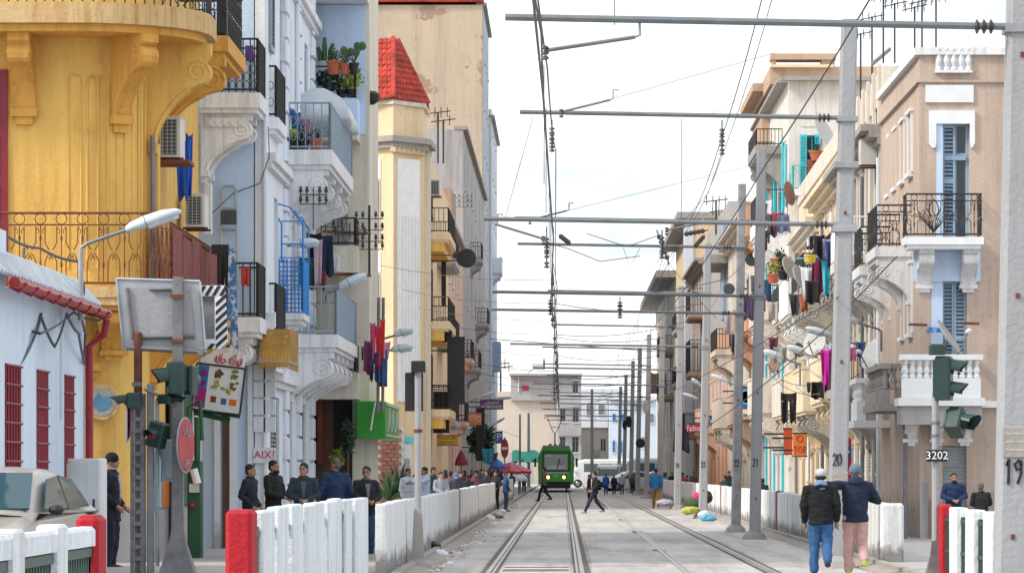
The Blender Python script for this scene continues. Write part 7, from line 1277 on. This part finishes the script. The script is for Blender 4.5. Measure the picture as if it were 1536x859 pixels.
# ================================================================ tram and vehicles
def tram_builder():
    Y = 274; c = P(834, 0, Y).x; w = 1.22; o = thing('tram', 'green tram with lit headlights coming towards us on the left track', 'tram', (c, Y, 0))
    prof = [(-w, .55), (-w, 1.9), (-w * .97, 2.65), (-w * .80, 3.02), (w * .80, 3.02), (w * .97, 2.65), (w, 1.9), (w, .55)]
    def ring(y, s, dz=0): return [(c + x * s, y, z + dz if z > 1 else z) for x, z in prof]
    k = MB(); k.loft([ring(Y + .05, .90), ring(Y + .5, .985), ring(Y + 1.0, 1), ring(Y + 28, 1)]); b = k.build('body', M['tram'], o)
    f = fr_front(Y)
    k = MB(f); k.prism([(c - .98, 1.32), (c - .98, 2.75), (c - .85, 2.86), (c + .85, 2.86), (c + .98, 2.75), (c + .98, 1.32)], -.03, .02, 1); k.build('front_panel', M['tramd'], b)
    k = MB(f); k.box(c - .80, c + .80, .021, .035, 1.55, 2.62); k.build('windscreen', glass('tram_windscreen', (.30, .37, .37), .15), o)
    k = MB(f); k.box(c - .6, c + .65, .036, .05, 1.6, 1.82); k.build('destination_board', M['led'], o)
    k = MB(f); k.box(c - .72, c - .3, .036, .05, 2.45, 2.58); k.build('route_plate', M['led'], o)
    k = MB(f); k.tube([(c + .10, .06, 1.62), (c + .22, .06, 2.3)], .025, 4); k.tube([(c + .22, .06, 2.3), (c + .3, .06, 1.9)], .018, 4); k.build('wiper', M['black'], o)
    k = MB(f); k.box(c - 1.08, c + 1.08, -.05, .05, .75, 1.30); k.build('nose_band', M['tram'], o); k = MB(f); k.box(c - 1.0, c + 1.0, -.04, .08, .28, .74); k.build('bumper', M['black'], o); k = MB(f); k.box(c - .9, c + .9, .05, .07, 1.305, 1.40); k.build('trim', M['zinc'], o)
    k = MB(f); k.prism([(c - .16, 1.1), (c + .16, 1.1), (c, 1.28)], .051, .06, 1); k.build('emblem', M['greensgn2'], o)
    for sx in (-.54, .54):
        k = MB(f); k.box(c + sx - .15, c + sx + .15, .051, .07, .93, 1.15); lp_ = k.build('lamp_housing', M['black'], o); k = MB(f); k.lathe([(.10, .071), (.09, .09), (.01, .10)], (c + sx, 0, 1.04), 12, 1); k.build('headlight', M['lamp_on'], lp_)
    k = MB(); k.prism([(c - .98, 3.03), (c - .9, 3.22), (c + .9, 3.22), (c + .98, 3.03)], Y + .45, Y + 27, 1); k.build('roof_fairing', M['tramroof'], o)
    k = MB(); [k.box(c - .5 + i * .35, c - .3 + i * .35, Y + 1.2, Y + 2, 3.22, 3.34) for i in range(3)]; k.build('roof_gear', M['rustpost'], o)
    pg = MB(); y = Y + 3
    pg.tube([(c - .08, y, 3.3), (c - .08, y, 4.05)], .05, 6)
    for sx in (-1, 1): pg.tube([(c - .08, y, 4.0), (c + sx * .28 - .08, y, 4.5), (c + sx * .52 - .08, y, 5.2)], .025, 5)
    pg.tube([(c - .36, y, 4.5), (c + .2, y, 4.5)], .02, 4); pg.tube([(c - .85, y, 5.1), (c - .7, y, 5.24), (c + .54, y, 5.24), (c + .69, y, 5.1)], .03, 5); pg.build('pantograph', M['iron'], o)
    for sx in (-1, 1):
        for i in range(6): k = MB(); xs = c + sx * w; k.box(xs - .02, xs + .02, Y + 1.4 + i * 4.2, Y + 4.4 + i * 4.2, 1.5, 2.5); k.build('window', M['glass'], o)
        k = MB(); k.tube([(c + sx * 1.18, Y + .3, 2.3), (c + sx * 1.42, Y - .1, 2.3)], .02, 4); k.box(c + sx * 1.42 - .07, c + sx * 1.42 + .07, Y - .15, Y - .1, 1.75, 2.35); k.build('mirror', M['black'], o)
        for yy in (Y + 1.5, Y + 3.4, Y + 14): k = MB(); k.lathe([(.33, -.06), (.33, .06)], (c + sx * .72, yy, .35), 14, 0); k.build('wheel', M['rustpost'], o)
tram_builder()
def soften(o, w): m = o.modifiers.new('rounding', 'BEVEL'); m.width = w; m.segments = 3; m.limit_method = 'ANGLE'; m.angle_limit = R(14); m.harden_normals = True
def lofted_car(name, label, cat, c, yaw, prof_rings, mat, windows, wheels, wr=.32, extra=None):
    """car body from cross sections along its length; local x forward, y left, z up"""
    ca, sa = math.cos(yaw), math.sin(yaw); fr = lambda x, y, z: (c[0] + x * ca - y * sa, c[1] + x * sa + y * ca, c[2] + z)
    o = thing(name, label, cat, c); k = MB(fr); rings = []
    for x, zb, zt, wb, wt, rs in prof_rings: rings.append([(x, y, z) for y, z in ((-wb, zb), (-wb * 1.02, zb + (zt - zb) * .45), (-wt - (wb - wt) * .25, zb + (zt - zb) * .8), (-wt, zt - rs), (-wt + rs * 1.6, zt), (wt - rs * 1.6, zt), (wt, zt - rs), (wt + (wb - wt) * .25, zb + (zt - zb) * .8), (wb * 1.02, zb + (zt - zb) * .45), (wb, zb))])
    k.loft(rings); soften(k.build('body', mat, o, smooth=True), .05)
    for nm, poly, mt in windows: k = MB(fr); n = Vector((0, 0, 0)); p = [Vector(q) for q in poly]; nn = (p[1] - p[0]).cross(p[2] - p[0]).normalized() * .012; k.loft([[q - nn for q in p], [q + nn for q in p]]); k.build(nm, mt, o)
    for x, y in wheels:
        k = MB(fr); k.lathe([(wr, -.1), (wr, .1), (wr * .6, .11)], (x, y, wr), 18, 1); w_ = k.build('wheel', M['rubber'], o); s_ = 1 if y > 0 else -1; k = MB(fr); k.lathe([(wr * .58, .10 * s_), (wr * .5, .12 * s_), (.02, .115 * s_)], (x, y, wr), 12, 1); k.build('rim', M['chrome'], w_)
    if extra: extra(fr, o)
    return o
def sedan(label, c, yaw, mat, gl, name='parked_car'):
    W2 = .84; body = [(-2.15, .35, .82, .70, .62, .05), (-2.05, .25, .93, .80, .74, .06), (-1.3, .2, .98, W2, .80, .06), (1.1, .2, .92, W2, .80, .07), (1.9, .22, .80, .82, .74, .08), (2.15, .3, .66, .70, .62, .06)]
    def extra(fr, o):
        k = MB(fr); k.loft([[(x, y, z) for y, z in ((-.81, .93), (-w, h - .10), (-w + .04, h - .045), (-w + .11, h - .01), (-w * .4, h + .012), (w * .4, h + .012), (w - .11, h - .01), (w - .04, h - .045), (w, h - .10), (.81, .93))] for x, w, h in ((-1.80, .74, .96), (-1.12, .62, 1.375), (-.95, .62, 1.41), (-.6, .62, 1.445), (-.2, .62, 1.455), (.1, .62, 1.44), (.28, .62, 1.405), (1.20, .76, .95))]); soften(k.build('cabin', mat, o, smooth=True), .025)
        for sy in (-1, 1): k = MB(fr); k.ball((.72, sy * .93, .98), (.05, .09, .06), 8, 6); k.build('mirror', M['black'], o)
        for sy in (-1, 1): k = MB(fr); k.box(2.08, 2.17, sy * .58 - .16, sy * .58 + .16, .58, .72); k.build('headlight', M['glass'], o)
        k = MB(fr); k.box(2.12, 2.22, -.7, .7, .3, .5); k.build('bumper', M['black'], o); k = MB(fr); k.box(2.17, 2.19, -.3, .3, .55, .68); k.build('grille', M['black'], o)
        for sy in (-1, 1):
            k = MB(fr); k.prism([(sy * .80, .98), (sy * .84, .98), (sy * .71, 1.36), (sy * .67, 1.36)], -.34, -.29, 0); k.build('pillar', M['black'], o)
    win = [('windscreen', ((.34, -.57, 1.39), (1.14, -.72, .992), (1.14, .72, .992), (.34, .57, 1.39)), gl), ('rear_window', ((-1.12, -.52, 1.37), (-1.12, .52, 1.37), (-1.70, .62, 1.02), (-1.70, -.62, 1.02)), gl)]
    for s in (-1, 1):
        win += [('side_window', ((.86, s * .825, .99), (.22, s * .70, 1.325), (-.28, s * .69, 1.365), (-.28, s * .825, .99)), gl), ('side_window', ((-.35, s * .825, .99), (-.35, s * .69, 1.365), (-1.0, s * .70, 1.32), (-1.42, s * .825, 1.0)), gl)]
    return lofted_car(name, label, 'car', c, yaw, body, mat, win, [(1.3, .78), (1.3, -.78), (-1.3, .78), (-1.3, -.78)], .31, extra)
sedan('champagne saloon car parked by the low house, only its glass and roof showing', (P(-52, 0, 44).x, 46.0, .16), R(-96), M['silver'], M['winblue'])
def van(label, c, yaw, name, L_, W_, H_, mat, gl, hood=.9, cat='van', bands=True):
    w = W_ / 2; rings = [(-L_ / 2, .3, H_ * .95, w * .95, w * .86, .1), (-L_ / 2 + .15, .25, H_, w, w * .9, .12), (L_ / 2 - hood - .7, .25, H_, w, w * .9, .12), (L_ / 2 - hood, .25, H_ * .93, w, w * .84, .12), (L_ / 2 - hood * .45, .25, H_ * .52, w, w * .86, .1), (L_ / 2 - .1, .28, H_ * .45, w * .95, w * .82, .1), (L_ / 2, .3, H_ * .34, w * .85, w * .75, .06)]
    win = [('windscreen', ((L_ / 2 - hood + .02, -w * .78, H_ * .90), (L_ / 2 - hood * .5, -w * .82, H_ * .56), (L_ / 2 - hood * .5, w * .82, H_ * .56), (L_ / 2 - hood + .02, w * .78, H_ * .90)), gl)]
    n = max(1, int((L_ - hood - .8) / 1.3))
    for s in (-1, 1):
        for i in range(n): x0 = -L_ / 2 + .4 + i * (L_ - hood - .9) / n; x1 = x0 + (L_ - hood - .9) / n - .12; win.append(('side_window', ((x0, s * (w * 1.0), H_ * .52), (x0, s * (w * .95), H_ * .84), (x1, s * (w * .95), H_ * .84), (x1, s * (w * 1.0), H_ * .52)), gl))
    def extra(fr, o):
        for sy in (-1, 1): k = MB(fr); k.box(L_ / 2 - .06, L_ / 2 + .02, sy * w * .68 - .12, sy * w * .68 + .12, H_ * .3, H_ * .4); k.build('headlight', M['glass'], o); k = MB(fr); k.box(L_ / 2 - hood * .7, L_ / 2 - hood * .6, sy * (w + .12) - .1, sy * (w + .12) + .1, H_ * .55, H_ * .68); k.build('mirror', M['black'], o)
        k = MB(fr); k.box(L_ / 2 - .04, L_ / 2 + .06, -w * .9, w * .9, .3, .5); k.build('bumper', M['black'], o)
    return lofted_car(name, label, cat, c, yaw, rings, mat, win, [(L_ / 2 - .9, w * .93), (L_ / 2 - .9, -w * .93), (-L_ / 2 + 1, w * .93), (-L_ / 2 + 1, -w * .93)], .36, extra)
gv = glass('vehicle_glass', (.07, .11, .12), .1)
van('long white minibus standing across the street behind the tram', (P(912, 0, 345).x, 345, 0), R(180), 'minibus', 7.0, 2.1, 2.45, M['bus'], gv, .8, 'minibus')
van('white van facing us beside the men at the street end', (P(915, 0, 305).x, 305, 0), R(-96), 'parked_van', 4.6, 2.0, 1.95, M['bus'], gv, 1.0)
sedan('white car at the street end, left of the poles', (P(945, 0, 290).x, 290, 0), R(200), M['bus'], gv); sedan('white car half hidden behind the far poles on the right', (P(985, 0, 310).x, 310, 0), R(185), M['bus'], gv); van('white and red stall van behind the far poles', (P(975, 0, 330).x, 330, 0), R(180), 'parked_van', 5, 2, 2.5, M['bus'], gv, .7)
# ================================================================ people
WORK = bpy.data.scenes.new('work')               # a scratch scene, removed at the end: evaluates one mesh at a time
def remesh(mb, vox, smooth=2):
    me = bpy.data.meshes.new('t'); me.from_pydata(mb.v, [], mb.f); ob = bpy.data.objects.new('t', me); WORK.collection.objects.link(ob)
    m = ob.modifiers.new('r', 'REMESH'); m.mode = 'VOXEL'; m.voxel_size = vox
    if smooth: s = ob.modifiers.new('s', 'SMOOTH'); s.iterations = smooth; s.factor = .5
    WORK.view_layers[0].update(); dg = WORK.view_layers[0].depsgraph; out = bpy.data.meshes.new_from_object(ob.evaluated_get(dg)); bpy.data.objects.remove(ob); bpy.data.meshes.remove(me); out.polygons.foreach_set('use_smooth', [True] * len(out.polygons)); return out
def limb(mb, pts, rs, n=8):
    """tapering limb with rounded joints"""
    for i in range(len(pts) - 1): mb.tube([pts[i], pts[i + 1]], [rs[i], rs[i + 1]], n)
    for p, r in zip(pts, rs): mb.ball(p, r, n, 6)
def trunk(mb, lv): mb.loft([[(cx + rx * math.cos(t), cy + ry * math.sin(t), z) for t in [2 * math.pi * i / 14 for i in range(14)]] for z, rx, ry, cx, cy in lv])
POSE = dict(hL=(.085, 0, .90), hR=(-.085, 0, .90), kL=(.095, -.02, .49), kR=(-.095, -.02, .49), aL=(.10, .02, .09), aR=(-.10, .02, .09), sL=(.185, 0, 1.41), sR=(-.185, 0, 1.41), eL=(.235, .03, 1.13), eR=(-.235, .03, 1.13), wL=(.225, -.07, .88), wR=(-.225, -.07, .88), ch=(0, 0, 1.25), nk=(0, 0, 1.46), hd=(0, -.02, 1.59))
ARMS = {'down': {}, 'pocket': dict(wL=(.17, -.13, .95), wR=(-.17, -.13, .95), eL=(.27, .06, 1.14), eR=(-.27, .06, 1.14)), 'front': dict(wL=(.06, -.27, 1.06), wR=(-.06, -.27, 1.06), eL=(.25, -.04, 1.14), eR=(-.25, -.04, 1.14)), 'fold': dict(wL=(-.10, -.20, 1.16), wR=(.10, -.22, 1.12), eL=(.26, -.08, 1.14), eR=(-.26, -.08, 1.14)), 'face': dict(wL=(.05, -.2, 1.42), eL=(.25, -.12, 1.2))}
LEGS = {'stand': {}, 'walk': dict(kL=(.09, -.16, .50), aL=(.09, -.26, .10), kR=(-.09, .04, .48), aR=(-.09, .32, .16)), 'stride': dict(kL=(.09, -.22, .52), aL=(.09, -.42, .10), kR=(-.09, .10, .48), aR=(-.09, .38, .14)), 'step': dict(kL=(.09, -.04, .49), aL=(.09, .0, .09), kR=(-.09, -.02, .50), aR=(-.10, .26, .24))}
def person(label, px, Y, top, rot, jacket, trousers, hair='hairb', skin='skin', arms='down', legs='stand', hat=None, hood=None, z0=None, extra=None, vox=None, hair_long=False, jl=.80, lean=0., cat='person', shirt=None, width=1.0, over=None, group='people along the street', headturn=0., beard=False, far=False):
    X = (px - CX) * Y / F; z0 = PZ if z0 is None else z0; H = P(0, top, Y).z - z0; sc = H / (1.715 if not hat else 1.735); c, s = math.cos(R(rot)), math.sin(R(rot))
    J = dict(POSE); J.update(ARMS[arms]); J.update(LEGS[legs]); J.update(over or {})
    J = {k: Vector(v) for k, v in J.items()}
    if lean:
        for k in J:
            if J[k].z > .9 and k[0] not in 'hka' or k == 'hd': J[k] += Vector((0, -lean * (J[k].z - .9), 0))
    vox = vox or (.015 if Y < 110 else .022 if Y < 170 else .034)
    o = thing('person', label, cat, (X, Y, z0), group)
    def place(me, name, mat, par=None):
        me.transform(Matrix.Rotation(R(rot), 4, 'Z') @ Matrix.Diagonal((sc * width, sc * width, sc, 1))); me.materials.clear(); me.materials.append(mat); return link(name, me, par or o, Vector((X, Y, z0)))
    ch, nk, hd = J['ch'], J['nk'], J['hd']; ct, st = math.cos(R(headturn)), math.sin(R(headturn))
    def hv(x, y, z): return (hd.x + x * ct - y * st, hd.y + x * st + y * ct, hd.z + z)
    # body: one continuous skin
    b = MB(); trunk(b, [(.86, .14, .10, 0, 0), (1.0, .13, .09, 0, ch.y * .3), (1.2, .14, .10, ch.x, ch.y), (1.38, .15, .09, nk.x, nk.y * .9), (1.44, .07, .06, nk.x, nk.y)])
    limb(b, [nk + Vector((0, .01, -.06)), nk.lerp(hd, .6)], [.058, .052])
    b.ball(hd + Vector((0, .01, .03)), (.074, .093, .098), 14, 10); b.ball(hv(0, -.030, -.045), (.056, .060, .062), 12, 8); b.ball(hv(0, -.052, -.085), (.030, .030, .026), 8, 6)
    b.add([hv(-.014, -.085, -.035), hv(.014, -.085, -.035), hv(0, -.118, -.032), hv(0, -.088, .022), hv(0, -.07, -.04)], [(0, 1, 2), (0, 2, 3), (1, 3, 2), (0, 3, 4), (1, 4, 3), (0, 4, 1)])
    for sx in (-1, 1): b.ball(hv(sx * .074, .012, -.01), (.014, .024, .034), 6, 5)
    for L_ in 'LR':
        sg_ = 1 if L_ == 'L' else -1; sh, el, wr = J['s' + L_], J['e' + L_], J['w' + L_]; limb(b, [sh, el, wr], [.05, .042, .028]); limb(b, [J['h' + L_], J['k' + L_], J['a' + L_]], [.085, .058, .04])
        d = (wr - el).normalized(); ax = Vector((0, -1, 0)) if abs(d.y) < .8 else Vector((0, 0, 1)); si = d.cross(ax).normalized(); pc = wr + d * .055; q = MB(); limb(b, [wr, pc, wr + d * .09], [.028, .036, .036], 7)
        for i, ln in enumerate((.068, .078, .074, .058)): base = wr + d * .085 + ax * (.027 - .018 * i) ; bend = base + d * (ln * .5) - si * sg_ * .012; limb(b, [base, bend, bend + d * (ln * .35) - si * sg_ * .022], [.0105, .0098, .0085], 6)
        tb_ = wr + d * .03 + ax * .030; limb(b, [tb_, tb_ + d * .035 + ax * .022, tb_ + d * .062 + ax * .020 - si * sg_ * .01], [.013, .0115, .0095], 6)
    place(remesh(b, min(vox, .020) if not far else vox, 2), 'body', M[skin])
    # jacket
    k = MB(); hip = J['hL'].lerp(J['hR'], .5); trunk(k, [(jl, .185, .140, hip.x, hip.y + .005), (.95, .175, .135, hip.x * .8, hip.y * .8 + ch.y * .2), (1.1, .18, .135, ch.x * .7, ch.y * .7), (1.25, .19, .138, ch.x, ch.y), (1.37, .185, .118, nk.x, nk.y * .9), (1.435, .12, .085, nk.x, nk.y), (1.485, .073, .072, nk.x, nk.y)])
    for L_ in 'LR': sh, el, wr = J['s' + L_], J['e' + L_], J['w' + L_]; limb(k, [nk + Vector((0, .0, -.075)), sh + Vector((0, 0, -.015)), el, el.lerp(wr, .93)], [.075, .070, .060, .046])
    if hood: k.ball(nk + Vector((0, .06, -.02)), (.12, .09, .06), 12, 8)
    me = remesh(k, vox * 1.15, 2)
    for v in me.vertices: n_ = noise.noise(Vector((v.co.x * 9 + X, v.co.y * 9, v.co.z * 15))) * .017; v.co += v.normal * n_
    jk = place(me, 'jacket', cloth(jacket))
    k = MB(); k.lathe([(.077, -.02), (.082, .02), (.070, .03)], nk + Vector((0, 0, .01)), 12); me = bpy.data.meshes.new('c'); me.from_pydata(k.v, [], k.f); place(me, 'collar', cloth(shirt or jacket), jk)
    if shirt: k = MB(); k.loft([[(x, ch.y * (z_ / 1.25) ** 2 - d_ + (0 if z_ < 1.3 else .018), z) for x, z, d_ in ((-.02 - w_, z_, .141), (.02 + w_, z_, .141), (.02 + w_, z_, .10), (-.02 - w_, z_, .10))] for z_, w_ in ((1.02, -.012), (1.25, .012), (1.39, .035))]); me = bpy.data.meshes.new('c'); me.from_pydata(k.v, [], k.f); place(me, 'shirt_front', cloth(shirt), jk)
    # trousers
    k = MB(); trunk(k, [(.80, .15, .115, hip.x, hip.y), (.9, .165, .122, hip.x, hip.y), (1.0, .155, .115, hip.x, hip.y)])
    for L_ in 'LR': limb(k, [J['h' + L_] + Vector((0, 0, -.02)), J['k' + L_], J['a' + L_] + Vector((0, 0, .02))], [.102, .078, .064])
    me = remesh(k, vox * 1.15, 2)
    for v in me.vertices: v.co += v.normal * (noise.noise(Vector((v.co.x * 10 + X, v.co.y * 10, v.co.z * 11))) * .015)
    place(me, 'trousers', cloth(trousers))
    for L_ in 'LR':
        a = J['a' + L_]; kn = J['k' + L_]; fl_ = (a - kn).normalized(); up_ = 0 if a.z < .13 else .12; k = MB(); k.loft([[(a.x + w_ * math.cos(t), a.y + y_, max(0, z_ + h_ * math.sin(t)) + max(0, a.z - .09) + (up_ * (y_ + .1) * -.0)) for t in [2 * math.pi * i / 10 for i in range(10)]] for y_, w_, h_, z_ in ((.075, .03, .03, .045), (.05, .042, .05, .05), (-.04, .045, .045, .045), (-.12, .046, .034, .034), (-.185, .030, .022, .024))]); me = bpy.data.meshes.new('c'); me.from_pydata(k.v, [], k.f); place(me, 'shoe', cloth((.03, .03, .035)) if not extra or 'shoe' not in extra else cloth(extra['shoe']))
    # hair, cap, hood, scarf
    k = MB()
    if hat in ('cap', 'beanie', 'scarf'):
        k.ball(hv(0, .012, .055 if hat == 'cap' else .045), (.086, .106, .082 if hat == 'cap' else .098), 14, 10)
        if hat == 'cap': k.ball(hv(0, -.115, .045), (.062, .07, .012), 10, 6)
        if hat == 'beanie': k.lathe([(.092, -.03), (.094, .0), (.088, .02)], Vector(hv(0, .012, .03)), 14)
        if hat == 'scarf': k.ball(hv(0, .03, -.05), (.088, .085, .12), 12, 8)
        place(remesh(k, max(.009, vox * .7), 1), {'cap': 'cap', 'beanie': 'beanie', 'scarf': 'headscarf'}[hat], cloth(extra['hat']))
        if hat == 'cap': k = MB(); k.ball(hv(0, .035, -.01), (.078, .075, .05), 10, 6); me = bpy.data.meshes.new('c'); me.from_pydata(k.v, [], k.f); place(me, 'hair', M[hair])
    elif hair:
        k.ball(hv(0, .022, .055), (.082, .096, .082), 14, 10); k.ball(hv(0, .055, .0), (.074, .058, .07), 10, 8)
        if hair_long: k.ball(hv(0, .06, -.08), (.085, .06, .13), 10, 8)
        place(remesh(k, max(.010, vox * .7), 1), 'hair', M[hair])
    if beard: k = MB(); k.ball(hv(0, -.045, -.078), (.060, .058, .048), 12, 8); me = bpy.data.meshes.new('c'); me.from_pydata(k.v, [], k.f); place(me, 'beard', M['hairb'])
    if not far:
        k = MB()
        for sx in (-1, 1): k.ball(hv(sx * .031, -.078, .012), (.014, .010, .007), 8, 5); k.ball(hv(sx * .032, -.083, .034), (.021, .008, .005), 8, 4)
        me = bpy.data.meshes.new('c'); me.from_pydata(k.v, [], k.f); place(me, 'eyes', M['hairb'])
        k = MB(); k.ball(hv(0, -.086, -.062), (.026, .009, .007), 8, 5); me = bpy.data.meshes.new('c'); me.from_pydata(k.v, [], k.f); place(me, 'mouth', cloth((.22, .07, .05)))
    if hood: k = MB(); k.ball(nk + Vector((0, .085, .0)), (.10, .055, .085), 10, 8); me = bpy.data.meshes.new('c'); me.from_pydata(k.v, [], k.f); place(me, 'hood', cloth(hood), jk)
    return o
NV = (.018, .026, .05); BK = (.010, .010, .013); DB = (.014, .035, .10); JN = (.03, .07, .16)
# left pavement
person('man in a black knitted cap and dark coat standing in profile by the meter cabinet', 167, 61.5, 677, 78, (.008, .010, .018), (.014, .018, .035), hat='beanie', extra={'hat': (.008, .008, .010)}, arms='pocket', shirt=(.3, .34, .45), z0=.05, jl=.72)
person('man in a dark jacket facing right, leftmost of the group behind the white fence', 375, 67, 696, 70, (.010, .013, .022), BK, arms='pocket', jl=.7); person('bearded man in a black jacket, second of the group behind the white fence', 410, 68, 690, 60, BK, BK, arms='front', beard=True, extra={}); person('young man in a navy jacket looking down at his hands behind the white fence', 455, 66, 694, 5, (.018, .03, .05), NV, arms='front', lean=.14, shirt=(.06, .09, .11), headturn=-25); person('man in a blue coat with greying hair seen from behind, right of the group', 503, 69, 687, 195, DB, NV, hair='hairg', arms='pocket', headturn=30); person('boy in a dark jacket and ripped jeans standing in the gap of the left fences', 549, 71, 699, 20, (.014, .018, .022), (.03, .09, .2), arms='front', shirt=(.16, .18, .2), headturn=-30, z0=.03)
# crowd behind the long left fence
for a in (('person with dark hair in a white top, nearest at the long fence', 612, 98, 702, 40, (.55, .62, .72), JN, dict(hair_long=True)), ('dark haired person hugging the one in the white top', 637, 97, 700, 300, (.50, .60, .78), JN, dict(over=dict(wL=(.1, -.42, 1.3), wR=(-.1, -.42, 1.28), eL=(.24, -.22, 1.32), eR=(-.24, -.22, 1.3)))), ('man in a dark blue jacket in profile behind the long fence', 650, 112, 700, 75, (.02, .035, .07), BK, dict(skin='skin')), ('woman in maroon with dark hair behind the long fence', 668, 122, 704, 200, (.14, .02, .05), BK, dict(hair_long=True)), ('man in olive grey beside the woman in maroon', 676, 118, 706, 150, (.09, .085, .07), BK, {}), ('woman in a bright blue headscarf behind the long fence', 684, 116, 708, 20, (.04, .035, .06), BK, dict(hat='scarf', extra={'hat': (.05, .16, .5)})), ('person in black with bent head behind the long fence', 702, 120, 711, 170, BK, BK, {}),
          ('man in a blue coat standing on the track side of the long fence', 759, 150, 706, 100, (.015, .06, .16), (.02, .06, .14), dict(z0=0., hair='hairb', arms='pocket'))): person(a[0], a[1], a[2], a[3], a[4], a[5], a[6], **a[7])
cr = random.Random(21); cols = [(.02, .025, .04), (.15, .03, .05), (.012, .012, .015), (.05, .05, .055), (.03, .06, .14), (.10, .08, .06), (.02, .05, .06), (.2, .2, .22)]
spots = [(690, 150, 706), (697, 160, 705), (708, 165, 704), (716, 170, 705), (722, 158, 703), (728, 178, 706), (734, 186, 702), (741, 192, 705), (747, 200, 703), (753, 205, 706), (713, 150, 709), (738, 170, 708), (768, 222, 708), (786, 250, 706)]
wd_ = ['in front of the ochre sign', 'under the ochre sign', 'by the dark red awning', 'below the orange sign', 'left of the leafy bush', 'under the leafy bush', 'beneath the narrow black sign', 'by the teal cloth', 'under the blue parasol', 'left of the red awning', 'close to the fence top', 'half hidden by the fence post', 'under the red market awning', 'just left of the tram']
for i, (px, Y, tp) in enumerate(spots):
    cl = cols[i % 8]; cn = ['navy', 'dark red', 'black', 'grey', 'blue', 'brown', 'dark teal', 'pale grey'][i % 8]; person(f'person in {cn} in the left crowd, {wd_[i]}', px, Y, tp, cr.uniform(0, 360), cl, cols[(i + 3) % 8], hair='hairb', hair_long=i % 4 == 1, far=True, vox=.034, arms=('down', 'pocket', 'front')[i % 3])
for i, (px, Y, tp, cl, w_) in enumerate(((690, 128, 707, (.03, .03, .04), 'charcoal person close behind the fence right of the blue headscarf'), (711, 135, 705, (.12, .02, .03), 'person in deep red close behind the maroon post'), (719, 140, 708, (.02, .03, .06), 'person in midnight blue beside the one in deep red'), (731, 142, 704, (.05, .04, .04), 'person in dark brown before the leafy bush'), (744, 148, 706, (.015, .015, .02), 'person in plain black left of the man in the blue coat'), (661, 108, 707, (.3, .32, .36), 'person in light grey left of the woman in maroon'))):
    person(w_, px, Y, tp, 40 + i * 70, cl, BK, hair_long=i % 2 == 0, far=True, vox=.024, arms=('pocket', 'front')[i % 2])
# on the tracks
person('man in a grey top walking across just before the tram', 816, 196, 700, 255, (.10, .10, .10), BK, legs='walk', z0=0.02, vox=.022, extra={})
person('man in a black jacket and white shirt striding left across the tracks', 892, 143, 706, 285, (.010, .010, .014), (.014, .02, .04), legs='stride', arms='pocket', shirt=(.65, .67, .7), z0=.015, headturn=-30, extra={'shoe': (.35, .38, .42)}, vox=.014)
person('person in dark clothes partly hidden behind the striding man', 884, 190, 711, 290, (.03, .025, .03), BK, z0=.015, far=True, vox=.026)
for lab, px, Y, tp, rot, j, t, kw in (('person in a bright blue jacket walking away at the street end', 909, 243, 710, 180, (.02, .12, .5), (.03, .06, .12), dict(legs='walk')), ('person all in dark navy walking away at the street end', 921, 243, 712, 180, (.012, .016, .03), BK, dict(legs='walk')), ('person in a white cap and pale top at the street end', 933, 250, 709, 190, (.42, .48, .56), JN, dict(hat='cap', extra={'hat': (.7, .7, .72)})), ('person with a reddish bag near the far poles', 948, 262, 711, 150, (.10, .05, .04), BK, {}), ('person standing near the right edge of the minibus', 953, 270, 712, 20, (.16, .16, .18), BK, {})):
    person(lab, px, Y, tp, rot, j, t, z0=.015, far=True, vox=.03, **kw)
person('man in a blue waistcoat and mustard trousers walking away near the rubbish heap', 984, 160, 702, 182, (.015, .13, .30), (.30, .14, .02), legs='walk', z0=.015, vox=.014, extra={'shoe': (.2, .06, .02)})
# right pavement
person('person in black with a grey bag behind the right fence by pole 21', 1144, 112, 717, 150, (.012, .014, .018), BK, arms='pocket'); person('person in dark green behind the right fence left of pole 22', 1088, 135, 712, 190, (.012, .06, .055), BK); person('dark figure leaning by the wall behind the right fence', 1094, 160, 706, 40, (.03, .03, .035), BK, far=True)
for i, (px, Y, tp, c_, cn) in enumerate(((1024, 185, 708, (.35, .05, .04), 'red'), (1018, 200, 709, (.05, .05, .06), 'dark grey'), (1030, 178, 712, (.22, .03, .04), 'crimson'), (1040, 172, 706, (.10, .05, .05), 'brown'), (1008, 215, 708, (.02, .02, .03), 'black'))): person(f'person in {cn} at the far right stalls', px, Y, tp, 200 + i * 40, c_, BK, far=True, vox=.03)
person('bearded man in a dark blue jacket facing us behind the near right fence', 1430, 80, 709, 5, (.012, .035, .10), BK, beard=True, arms='front', width=1.12, lean=.1); person('bald man in a black coat seen from behind at the near right fence', 1473, 79, 724, 190, (.012, .012, .014), BK, hair='hairg', hair_long=False, skin='skind', arms='front', lean=.15, width=1.1)
# the two men walking away arm over shoulder
person('man in a white cap, black jacket and blue jeans walking away with a friend', 1231, 59.2, 701, 176, (.005, .006, .009), (.03, .11, .27), hat='cap', extra={'hat': (.48, .50, .52)}, hood=(.16, .26, .42), legs='step', z0=.012, vox=.011, jl=.83, width=1.14, group='two friends walking away')
person('man in a grey knitted cap, navy quilted jacket and pink trousers, arm round his friend', 1283, 59.5, 694, 182, (.012, .020, .05), (.56, .34, .32), hat='beanie', extra={'hat': (.13, .18, .22), 'shoe': (.45, .55, .08)}, hood=(.02, .03, .06), legs='step', z0=.012, vox=.011, jl=.83, width=1.12, over=dict(eR=(-.31, -.05, 1.15), eL=(.36, .15, 1.40), wL=(.54, .09, 1.41), wR=(-.12, -.30, 1.22)), group='two friends walking away')
bpy.data.scenes.remove(WORK)
